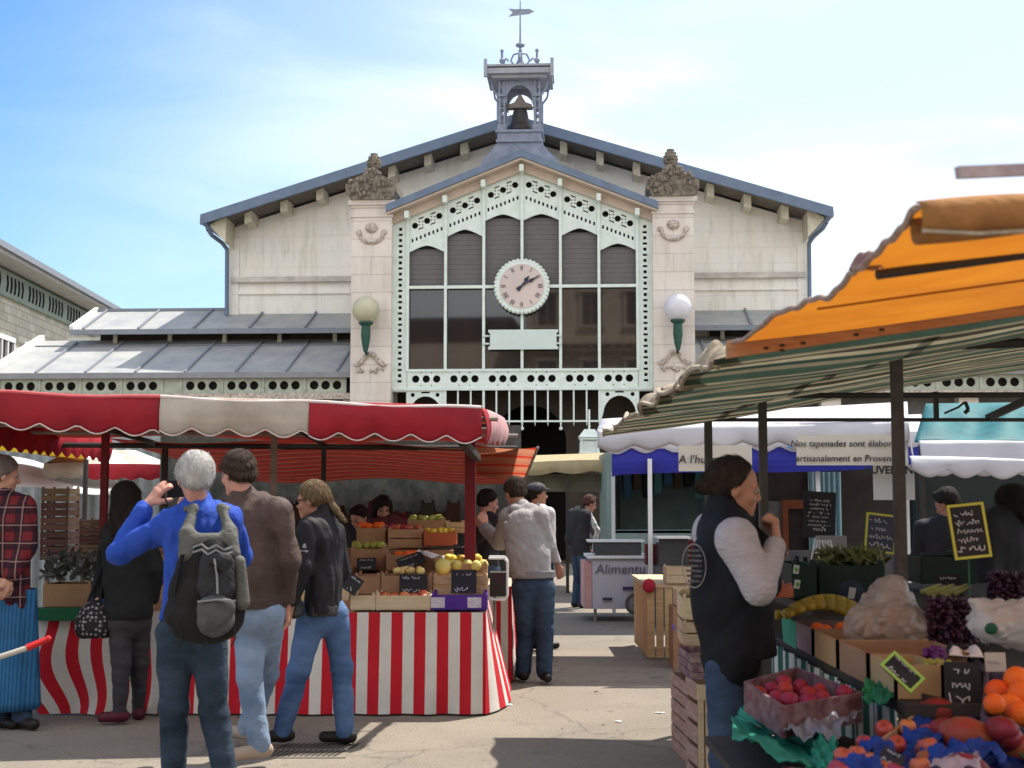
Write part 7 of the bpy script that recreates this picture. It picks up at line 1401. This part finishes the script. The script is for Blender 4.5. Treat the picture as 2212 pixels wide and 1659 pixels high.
sdf_obj('front_pocket', [('c', bp(.045, -.10, -.17), bp(.045, -.10, -.23), .090, .085, (1, .5, .8), bMx)], .007, mat('pocket_fabric', (.045, .045, .048), .7, (.11, .11, .11), 9, .8), bpk, k=.02, wr=.004, wf=22, seed=5)
sdf_obj('side_pocket', [('c', bp(.155, -.02, .06), bp(.172, -.02, -.14), .032, .04, (1, 1.2, 1), bMx)], .007, M_pk2, bpk, k=.02, seed=6)
def strip(name, pts, wd, m_, th=.008):
    w = MB()
    for a, b in zip(pts, pts[1:]): w.sqbar(bp(*a), bp(*b), wd, th)
    return w.build(name, m_, parent=bpk)
sdf_obj('shoulder_yoke', [('c', bp(-.070, .115, .325), bp(-.10, .045, .20), .018, .032), ('c', bp(.070, .115, .325), bp(.11, .045, .20), .018, .032), ('c', bp(-.10, .03, .20), bp(-.10, .0, .10), .036, .04), ('c', bp(.11, .03, .20), bp(.12, .0, .10), .036, .04), ('c', bp(-.08, .02, .165), bp(.09, .02, .165), .036, .036), ('c', bp(-.070, .115, .325), bp(-.10, .20, .32), .018, .018), ('c', bp(.070, .115, .325), bp(.10, .20, .32), .018, .018)], .007, M_pk2, bpk, k=.03, wr=.003, wf=30, seed=7)
for k, (z, y) in enumerate(((.125, -.072), (.10, -.085))): strip('web_loop', [(-.07, y + .02, z + .01), (-.03, y, z + .025), (.0, y - .006, z), (.04, y - .006, z + .022), (.08, y, z - .005), (.12, y + .02, z + .01)], .010, mat('grey_webbing', (.24, .24, .25), .7))
strip('zip', [(-.045, -.132, -.125), (.045, -.150, -.115), (.135, -.132, -.125)], .012, mat('grey_webbing', (.24, .24, .25), .7)); strip('zip', [(.03, -.118, .08), (.045, -.122, .0), (.05, -.125, -.09)], .009, mat('grey_webbing', (.24, .24, .25), .7)); strip('buckle', [(.01, -.112, .065), (.075, -.116, .02)], .02, M_pk3)
for x in (-.12, .0, .13): strip('strap_end', [(x, -.08, -.25), (x + .01, -.09, -.31), (x - .01, -.085, -.35)], .016, M_pk3, .005)
strip('side_strap', [(-.12, -.05, .1), (-.15, -.02, -.1), (-.14, .0, -.25)], .02, M_pk3)
# ---- 2 man in brown suede jacket
Yb_ = 7.95
M_suede = mat('brown_suede', (.055, .035, .029), .75, (.11, .074, .064), 4, .8, bump=.9, bscale=12)
Jn = dict(head=A(513, 1022, Yb_), neck=A(527, 1078, Yb_), shL=A(503, 1112, Yb_ + .14), shR=A(600, 1106, Yb_ - .04), elL=A(490, 1200, Yb_ + .22), wrL=A(485, 1250, Yb_ + .28), elR=A(620, 1208, Yb_ - .02), wrR=A(618, 1300, Yb_ + .04), chest=A(556, 1160, Yb_), waist=A(556, 1240, Yb_), pelvis=A(556, 1300, Yb_),
          hpL=A(538, 1325, Yb_ + .05), hpR=A(578, 1325, Yb_), knL=A(540, 1470, Yb_ - .02), knR=A(575, 1455, Yb_ + .25), anL=A(560, 1605, Yb_ - .05), anR=A(536, 1568, Yb_ + .50), footL=(-.75, -.6, 0), footR=(-.7, .5, 0))
p2 = make_person('dark-haired man in a brown suede jacket and pale jeans, seen from behind', 556, Yb_, 1.84, -28, look=-48, J=Jn, top=dict(name='jacket', mat=M_suede, band=mat('dark_suede', (.06, .04, .034), .9, (.10, .07, .06), 9, .8, bump=.6), g=.03, hem=.88, collar=.025, wr=.013, wf=17, slen=.96), legs=dict(mat=J2, w=1.0, wr=.0065, wf=11), shoes=M_beige, hair=dict(mat=H_brown, style='crop', g=.010, wr=.007, wf=60, stretch=(1, 1, 1)), sk=SKP, res=.008, pitch=10, fat=.99, seed=21, hands=((.6,), (.6,)))
# ---- 3 woman with sunglasses and ponytail
Yc = 8.58
M_black = mat('black_softshell', (.012, .011, .014), .7, (.026, .023, .027), 5, .8, bump=.8, bscale=12)
Jn = dict(head=A(674, 1080, Yc), neck=A(697, 1122, Yc), shL=A(668, 1140, Yc - .12), shR=A(718, 1150, Yc + .10), elL=A(655, 1226, Yc - .20), wrL=A(628, 1300, Yc - .22), elR=A(735, 1235, Yc + .16), wrR=A(715, 1290, Yc + .26), chest=A(700, 1185, Yc), waist=A(700, 1250, Yc), pelvis=A(697, 1305, Yc),
          hpL=A(675, 1325, Yc - .04), hpR=A(722, 1325, Yc + .04), knL=A(645, 1450, Yc - .08), knR=A(738, 1440, Yc + .06), anL=A(610, 1575, Yc - .06), anR=A(745, 1578, Yc + .02), footL=(-.96, -.2, 0), footR=(-.93, .2, 0))
p3 = make_person('blonde woman with sunglasses and ponytail in black jacket walking left', 697, Yc, 1.68, -82, look=-78, J=Jn, top=dict(name='jacket', mat=M_black, band=mat('quilted_band', (.05, .042, .045), .7, (.02, .018, .02), 16, .9, bump=.6), g=.022, hem=.865, collar=.055, wr=.010, wf=21), legs=dict(mat=J3, w=1.0, wr=.0065, wf=11), shoes=M_pockets, hair=dict(mat=H_blond, style='tail', g=.010, tail=((.0, -.090, .05), (0, -.115, .0), (0, -.145, -.07), (0, -.19, -.14)), th=.7), sk=SK2, res=.0075, pitch=8, female=True, seed=31, hands=((.9,), (.6,)))
r3, K3, h3, Hm3, Bm3 = p3
sg = None
w = MB()
for x in (-.033, .033):
    P_ = [h3(x + dx, .104 - abs(dx) * .3, dz) for dx, dz in ((-.026, .012), (.026, .012), (.022, -.020), (-.020, -.020))]; P2 = [h3(x + dx, .098 - abs(dx) * .3, dz) for dx, dz in ((-.026, .012), (.026, .012), (.022, -.020), (-.020, -.020))]
    w.add(P_ + P2, [(0, 1, 2, 3), (7, 6, 5, 4), (0, 4, 5, 1), (1, 5, 6, 2), (2, 6, 7, 3), (3, 7, 4, 0)])
w.sqbar(h3(-.060, .094, .008), h3(-.086, -.01, .004), .005, .008); w.sqbar(h3(.060, .094, .008), h3(.086, -.01, .004), .005, .008); w.build('sunglasses', mat('dark_lens', (.015, .008, .006), .12), parent=r3)
w = MB(); e_, s_ = K3['elL'], K3['shL']; q_ = Vector(s_ * .5 + e_ * .5) + Vector((.0, -.075, .0)); w.box(q_ + Vector((0, 0, -.02)), (.045, .006, .012)); w.prism([(q_.x - .012, q_.z), (q_.x + .014, q_.z), (q_.x + .008, q_.z + .022), (q_.x, q_.z + .03), (q_.x - .010, q_.z + .018)], q_.y - .003, q_.y + .003); w.build('sleeve_logo', mat('logo_grey', (.38, .37, .38), .6), parent=r3)['kind'] = 'stuff'
sdf_obj('hip_pouch', [('c', tuple(A(628, 1285, Yc - .16)), tuple(A(636, 1315, Yc - .16)), .05, .06)], .008, mat('pouch', (.02, .02, .022), .6, (.09, .09, .09), 30, .8), r3, k=.01, wr=.003)
# ---- 4 long haired woman in black at the counter
Yd = 9.35
M_blk = mat('black_knit', (.010, .011, .012), .9, (.016, .017, .018), 6, .7, bump=.8, bscale=12)
Jn = dict(head=A(272, 1078, Yd), anL=A(258, 1535, Yd), anR=A(300, 1530, Yd + .25), knL=A(262, 1430, Yd), knR=A(300, 1430, Yd + .15), hpL=A(258, 1330, Yd), hpR=A(300, 1330, Yd + .05), footL=(-.8, -.1, 0), elL=A(228, 1210, Yd + .1), wrL=A(212, 1290, Yd + .02), shL=A(240, 1150, Yd + .02), shR=A(312, 1150, Yd + .05), pelvis=A(278, 1315, Yd), waist=A(272, 1250, Yd), chest=A(274, 1190, Yd), neck=A(274, 1122, Yd))
p4 = make_person('woman with long dark hair in black top and charcoal leggings at the counter', 276, Yd, 1.66, -18, look=-14, J=Jn, top=dict(name='top', mat=M_blk, g=.02, hem=.76, wr=.007), legs=dict(mat=mat('charcoal_leggings', (.035, .033, .038), .85, (.05, .046, .05), 6, .6), w=.95, ank=.7, wr=.006), shoes=mat('maroon_shoe', (.10, .012, .025), .6, (.03, .01, .012), 12, .8), hair=dict(mat=H_dark, style='long', g=.014, len=.36), res=.009, female=True, seed=41)
bb = blob('dotted_bag', A(203, 1342, Yd - .03), (.125, .09, .145), None or mat('dot_base', (.015, .014, .016), .8), 'black shoulder bag with pale dots hanging at her side', 'bag', 3, .05, 44)
m = bb.data.materials[0]; N, Lk = nodes_of(m); b_n = N['Principled BSDF']; vo = N.new('ShaderNodeTexVoronoi'); vo.inputs['Scale'].default_value = 34; vo.inputs['Randomness'].default_value = .45; tcn = N.new('ShaderNodeTexCoord'); Lk(tcn.outputs['Object'], vo.inputs['Vector'])
mr = N.new('ShaderNodeMapRange'); mr.inputs[1].default_value = .30; mr.inputs[2].default_value = .38; mr.inputs[3].default_value = 1; mr.inputs[4].default_value = 0; Lk(vo.outputs['Distance'], mr.inputs[0]); mx = N.new('ShaderNodeMixRGB'); mx.inputs[1].default_value = (.016, .014, .016, 1); mx.inputs[2].default_value = (.22, .20, .21, 1); Lk(mr.outputs[0], mx.inputs[0]); Lk(mx.outputs[0], b_n.inputs['Base Color'])
w = MB(); w.tube([A(190, 1300, Yd - .03), A(222, 1220, Yd - .02), A(238, 1142, Yd)], .010, 6); w.tube([A(215, 1302, Yd - .03), A(228, 1220, Yd - .02), A(240, 1142, Yd)], .010, 6); w.build('bag_strap', M_blk, parent=bb)
# ---- 5 man in plaid shirt and blue apron at the left edge
Ye = 9.25
Jn = dict(head=A(8, 1026, Ye), neck=A(8, 1076, Ye), shL=A(-32, 1092, Ye + .1), shR=A(52, 1096, Ye - .05), elR=A(60, 1180, Ye - .12), wrR=A(22, 1246, Ye - .22), elL=A(-50, 1180, Ye), wrL=A(-20, 1246, Ye - .2), chest=A(14, 1150, Ye), waist=A(18, 1220, Ye), pelvis=A(20, 1275, Ye), hpL=A(0, 1300, Ye), hpR=A(40, 1300, Ye), knL=A(0, 1420, Ye), knR=A(42, 1420, Ye), anL=A(5, 1545, Ye), anR=A(48, 1545, Ye - .05), footR=(.75, -.6, 0), footL=(.7, -.5, 0))
p5 = make_person('greying man in dark red plaid shirt and long blue apron at the left edge', 18, Ye, 1.76, 50, look=62, J=Jn, top=dict(name='shirt', mat=plaid(), g=.03, hem=.80, collar=.02, wr=.010), legs=dict(mat=J4, w=1.1), shoes=M_pockets, hair=dict(mat=H_grey, style='crop', g=.012), res=.009, fat=1.1, seed=51, pitch=12)
M_apron = band_mat('blue_corduroy', 'X', .022, [(0, (.03, .14, .30)), (.6, (.02, .085, .20))], wob=.01, dirt=.5)
def apr(u, v):
    a = R(-60 + 300 * u) ; r = .20 + .05 * v; z = .93 - (.80) * v; x = wx(22, Ye); return Vector((x + (r + .012 * math.sin(u * 44)) * math.sin(a) * 1.0, Ye - r * math.cos(a) * .85, z))
w = MB(); w.grid(apr, 90, 14); w.build('apron', M_apron, parent=p5[0], smooth=True, solid=.006)
# ---- 6 man in grey hoodie leaning on the counter
Yf = 11.45
M_hood = mat('grey_jersey', (.30, .285, .29), .9, (.24, .225, .23), 4, .7, bump=.8, bscale=11)
Jn = dict(head=A(1112, 1064, Yf + .30), neck=A(1128, 1096, Yf + .2), shL=A(1098, 1116, Yf + .2), shR=A(1166, 1116, Yf + .05), elL=A(1080, 1172, Yf + .42), wrL=A(1044, 1138, Yf + .66), elR=A(1183, 1180, Yf + .1), wrR=A(1165, 1225, Yf + .30), chest=A(1134, 1160, Yf + .06), waist=A(1142, 1210, Yf), pelvis=A(1150, 1250, Yf), hpL=A(1132, 1270, Yf), hpR=A(1174, 1270, Yf), knL=A(1135, 1362, Yf + .05), knR=A(1176, 1362, Yf), anL=A(1130, 1448, Yf + .05), anR=A(1176, 1448, Yf), footL=(-.25, .95, 0), footR=(.15, -.98, 0))
p6 = make_person('man in grey hooded sweatshirt and dark jeans leaning towards the stall', 1150, Yf, 1.76, -12, look=-35, J=Jn, top=dict(name='hoodie', mat=M_hood, band=mat('hood_rib', (.22, .21, .22), .9), g=.032, hem=.885, hood=True, wr=.008), legs=dict(mat=J4, w=1.1), shoes=M_pockets, hair=dict(mat=H_brown, style='crop', g=.014, wr=.006), res=.009, pitch=18, fat=1.05, seed=61)
# ---- 7..10 background figures
M_dk = mat('dark_jacket', (.02, .02, .025), .8, (.035, .034, .04), 5, .7)
Yg = 12.9
p7 = make_person('vendor in a dark top reaching over towards the hooded man', 1052, Yg, 1.66, 60, look=70, J=dict(head=A(1055, 1085, Yg), neck=A(1052, 1118, Yg), shR=A(1072, 1130, Yg - .1), shL=A(1040, 1130, Yg + .1), elR=A(1064, 1158, Yg - .3), wrR=A(1050, 1132, Yg - .5), elL=A(1034, 1160, Yg - .1), wrL=A(1050, 1150, Yg - .3)), top=dict(name='jumper', mat=M_dk, g=.02, wr=.006), legs=dict(mat=J4), shoes=M_pockets, hair=dict(mat=H_dark, style='crop'), sk=SKP, res=.012, pitch=14, seed=71)
p8 = make_person('man in a dark cap and white shirt behind the hooded man', 1168, 14.0, 1.72, 62, look=72, J=dict(head=A(1160, 1068, 14), neck=A(1158, 1098, 14)), top=dict(name='shirt', mat=mat('white_shirt', (.55, .53, .56), .8), g=.02, wr=.006), legs=dict(mat=J4), shoes=M_pockets, hair=dict(mat=H_dark, style='crop', g=.006), sk=SK2, res=.012, seed=81)
r8, K8, h8, Hm8, _ = p8
sdf_obj('cap', [('e', h8(0, -.01, .06), (.092, .105, .07), Hm8), ('c', h8(-.03, .10, .055), h8(.03, .13, .05), .022, .02, (1, 1, .5), np.eye(3))], .008, mat('cap_navy', (.03, .03, .045), .8, (.12, .12, .13), 12, .7), r8, k=.02, cuts=[(h8(0, 0, .035), tuple(-Hm8[:, 2]))])
Yi = 19.2
p9 = make_person('person in dark jacket and white patterned scarf standing by the white counter', 1252, Yi, 1.62, 60, look=75, J=dict(head=A(1274, 1088, Yi), neck=A(1268, 1112, Yi), elR=A(1262, 1160, Yi - .15), wrR=A(1288, 1172, Yi - .15), elL=A(1232, 1165, Yi), wrL=A(1262, 1190, Yi)), top=dict(name='jacket', mat=M_dk, g=.045, hem=.78, wr=.01), legs=dict(mat=J4, w=1.0), shoes=M_pockets, hair=dict(mat=hairm('auburn_hair', (.07, .03, .025), (.11, .05, .04)), style='short', g=.014), sk=SKP, res=.013, pitch=22, fat=1.12, seed=91)
sdf_obj('scarf', [('c', tuple(A(1272, 1112, Yi - .12)), tuple(A(1290, 1145, Yi - .2)), .05, .04), ('c', tuple(A(1290, 1145, Yi - .2)), tuple(A(1284, 1185, Yi - .2)), .04, .035)], .012, mat('scarf_print', (.6, .6, .6), .8, (.03, .05, .04), 26, 1.0), p9[0], k=.02)
p10 = make_person('dark-haired vendor with a pink apron deep inside the red stall', 842, 13.0, 1.60, 150, look=160, J=dict(head=A(826, 1098, 13)), top=dict(name='apron_top', mat=mat('dim_pink', (.14, .04, .05), .8, (.05, .02, .025), 9, .9), g=.02), legs=dict(mat=J4), shoes=M_pockets, hair=dict(mat=H_dark, style='long', g=.014, len=.22), res=.012, pitch=20, seed=101, female=True)
p11 = make_person('vendor in black bending behind the cartons of the red stall', 778, 12.6, 1.52, 200, look=210, top=dict(name='jacket', mat=M_dk, g=.025), legs=dict(mat=J4), shoes=M_pockets, hair=dict(mat=H_dark, style='short', g=.01), res=.012, pitch=30, seed=111, J=dict(head=A(775, 1118, 12.5)))
# ---- 12 vendor in the black vest
Yv = 5.5
M_vest = mat('black_vest', (.006, .0065, .009), .8, (.011, .012, .015), 4, .7, bump=.2, bscale=18); M_slv = mat('pale_ribbed_sleeve', (.40, .375, .395), .9, (.33, .30, .32), 12, .7, bump=.6, bscale=26, stretch=(1, 1, 3.0))
Jn = dict(head=A(1588, 1054, Yv), neck=A(1562, 1120, Yv), shL=A(1540, 1150, Yv + .15), shR=A(1590, 1165, Yv - .17), elR=A(1640, 1272, Yv - .25), wrR=A(1676, 1176, Yv - .08), elL=A(1600, 1290, Yv + .25), wrL=A(1640, 1215, Yv + .16), chest=A(1575, 1210, Yv), waist=A(1580, 1310, Yv), pelvis=A(1578, 1390, Yv), hpL=A(1572, 1440, Yv + .06), hpR=A(1574, 1440, Yv - .05), knL=A(1572, 1640, Yv + .06), knR=A(1572, 1640, Yv - .05), anL=A(1575, 1850, Yv + .06), anR=A(1572, 1850, Yv - .05))
p12 = make_person('dark-haired woman vendor in long black vest and pale sleeves holding a hand to her chin', 1576, Yv, 1.73, 84, look=92, J=Jn, top=dict(name='vest', mat=(M_vest, M_slv), g=.028, hem=.745, collar=.06, wr=.004), legs=dict(mat=J4, w=1.0), shoes=M_pockets, hair=dict(mat=hairm('deep_brown_hair', (.022, .014, .010), (.06, .038, .026)), style='bun', g=.006, wr=.003, back=.020, cn=(.90, .44), n=4200), sk=SK2, res=.0075, pitch=10, female=True, fat=1.02, seed=121,
    hands=((.9,), (1.9, np.array([-.95, .15, .1]), np.array([-.05, 0.1, 1.0]))))
r12, K12, h12, Hm12, Bm12 = p12
sdf_obj('scarf', [('c', tuple(A(1552, 1120, Yv)), tuple(A(1602, 1140, Yv)), .062, .056), ('c', tuple(A(1598, 1140, Yv)), tuple(A(1640, 1190, Yv + .02)), .052, .045), ('c', tuple(A(1640, 1180, Yv + .03)), tuple(A(1655, 1260, Yv + .06)), .05, .06)], .008, mat('black_scarf', (.012, .012, .013), .9, (.02, .02, .022), 9, .8), r12, k=.04, wr=.008, wf=22, seed=7)
sdf_obj('vest_skirt', [('c', tuple(A(1580, 1290, Yv)), tuple(A(1602, 1430, Yv)), .158, .155, (.95, 1, 1), np.eye(3)), ('c', tuple(A(1575, 1200, Yv)), tuple(A(1580, 1300, Yv)), .145, .155, (1, 1, 1), np.eye(3))], .009, M_vest, r12, k=.05, wr=.006, wf=9, seed=9, cuts=[((0, 0, A(1580, 1482, Yv).z), (.12, 0, -1))])
w = MB(); e_, w__ = K12['elR'], K12['wrR']; q_ = Vector(w__) + Vector((0, 0, -.012)); w.bar(q_ + Vector((0, 0, -.030)), q_ + Vector((0, 0, .008)), .041, 14, .038); w.build('dark_cuff', mat('navy_cuff', (.012, .014, .03), .8), parent=r12, smooth=True)
def oval(r0, r1, m_, nm):     # round back print of the vest
    w = MB(); c_ = A(1500, 1222, Yv - .13); n = 28; d_ = Vector((-.50, -.86, 0)); x_ = Vector((.86, -.50, 0)); vs = []
    for r in (r0, r1):
        for i in range(n): a = 6.2832 * i / n; vs.append(c_ + x_ * .052 * r * math.cos(a) + Vector((0, 0, .088 * r * math.sin(a))) + d_ * .004)
    w.add(vs, [(i, (i + 1) % n, n + (i + 1) % n, n + i) for i in range(n)]); return w.build(nm, m_, parent=r12, solid=.003)
oval(.95, 1.0, mat('ring_print', (.28, .26, .26), .8), 'vest_print_ring')
w = MB(); c_ = A(1500, 1222, Yv - .135)
for k in range(7):
    z = .06 - .02 * k; w.box(c_ + Vector((-.003, -.008, z)), (.07 * math.sqrt(max(.1, 1 - (z / .09) ** 2)), .003, .009), rz=R(-30))
w.build('vest_print', mat('faded_print', (.13, .12, .12), .8, (.02, .02, .02), 60, 1), parent=r12)['kind'] = 'stuff'
# ---- 13 vendor at the right edge
p13 = make_person('vendor in dark clothes at the right edge behind the grapes', 2168, 8.2, 1.70, -30, look=-60, J=dict(head=A(2186, 1092, 8.2)), top=dict(name='jacket', mat=M_dk, g=.05, hem=.8), legs=dict(mat=J4), shoes=M_pockets, hair=dict(mat=H_dark, style='long', g=.014, len=.16), sk=SK2, res=.012, pitch=22, fat=1.2, seed=131, female=True)
p14 = make_person('person in black with reddish face behind the crates of the right stall', 2040, 10.4, 1.62, 40, look=-40, top=dict(name='coat', mat=M_dk, g=.04, hem=.7), legs=dict(mat=J4), shoes=M_pockets, hair=dict(mat=H_dark, style='short'), sk=SK2, res=.013, pitch=25, seed=141)

def bagobj(name, prims, res, m_, label, k, wr, wf, seed, loc):
    o = thing('tmp', None, None, loc); q = sdf_obj(name, prims, res, m_, o, k=k, wr=wr, wf=wf, seed=seed); q.parent = None; q.location = loc; bpy.data.objects.remove(o); return tag(q, label, 'bag')
def film(nm, c, c2, tr):
    m = mat(nm, c, .22, c2, 7, .8, bump=.8, bscale=22, trans=.35, spec=.8, coat=.4, detail=8); N, Lk = nodes_of(m); o = N['Material Output']; src = o.inputs['Surface'].links[0].from_socket
    t = N.new('ShaderNodeBsdfTransparent'); ms = N.new('ShaderNodeMixShader'); ms.inputs[0].default_value = tr; Lk(src, ms.inputs[1]); Lk(t.outputs[0], ms.inputs[2]); Lk(ms.outputs[0], o.inputs['Surface']); return m
def crumple(o, amp, seed):
    """sharp random facets: thin plastic that has been squeezed"""
    me = o.data; n = len(me.vertices); co = np.zeros(n * 3, dtype=np.float32); me.vertices.foreach_get('co', co); co = co.reshape(-1, 3); r_ = np.random.RandomState(seed); S_ = co.mean(0) + r_.randn(260, 3) * (co.std(0) * 1.35)
    H_ = r_.rand(260) * amp; d = np.linalg.norm(co[:, None, :] - S_[None], axis=2); ii = np.argsort(d, axis=1)[:, :2]; d1 = np.take_along_axis(d, ii, 1); w_ = (d1[:, 1] - d1[:, 0]) / (d1[:, 1] + d1[:, 0] + 1e-6)
    nr = co - co.mean(0); nr /= np.linalg.norm(nr, axis=1)[:, None] + 1e-6; co += nr * (H_[ii[:, 0]] * np.clip(w_ * 2.2, 0, 1) - amp * .4)[:, None]; me.vertices.foreach_set('co', co.astype(np.float32).ravel()); me.update(); return o
c_ = np.array(at(1910, 1345, 5.35))
crumple(bagobj('produce_bag', [('e', tuple(c_ + (-.01, 0, -.02)), (.155, .13, .115)), ('e', tuple(c_ + (.03, .0, .06)), (.10, .09, .10)), ('e', tuple(c_ + (.10, .02, -.03)), (.09, .1, .09)), ('c', tuple(c_ + (.0, 0, .12)), tuple(c_ + (.05, 0, .165)), .035, .022)], .006, film('tan_film', (.58, .50, .45), (.40, .31, .25), .42), 'large bulging milky plastic bag with brown produce showing through', .05, .012, 17, 5, tuple(c_)), .020, 2)
w = MB()
for k in range(46): w.ball(c_ + np.array((rnd.uniform(-.08, .09), rnd.uniform(-.05, .05), rnd.uniform(-.08, .03))), rnd.uniform(.026, .034), 9)
tag(w.build('onions', mat('onion_skin', (.34, .16, .07), .6, (.22, .09, .04), 14, .8), loc=tuple(c_), smooth=True), 'brown onions inside the milky plastic bag', 'onions', kind='stuff')
c_ = np.array(at(2168, 1350, 4.85)); wb = crumple(bagobj('white_carrier_bag', [('e', tuple(c_), (.12, .11, .075)), ('e', tuple(c_ + (.08, .0, .0)), (.09, .1, .085)), ('c', tuple(c_ + (-.06, 0, .05)), tuple(c_ + (-.10, 0, .085)), .03, .012)], .006, film('white_film', (.68, .67, .66), (.52, .51, .50), .18), 'white carrier bag with a green oval mark at the right edge', .04, .010, 18, 9, tuple(c_)), .018, 4)
w = MB(); p = at(2141, 1358, 4.745); w.ball(p, .026, 14, (.9, .3, .8)); w.build('green_oval', mat('green_print', (.015, .09, .05), .5), parent=wb, smooth=True)
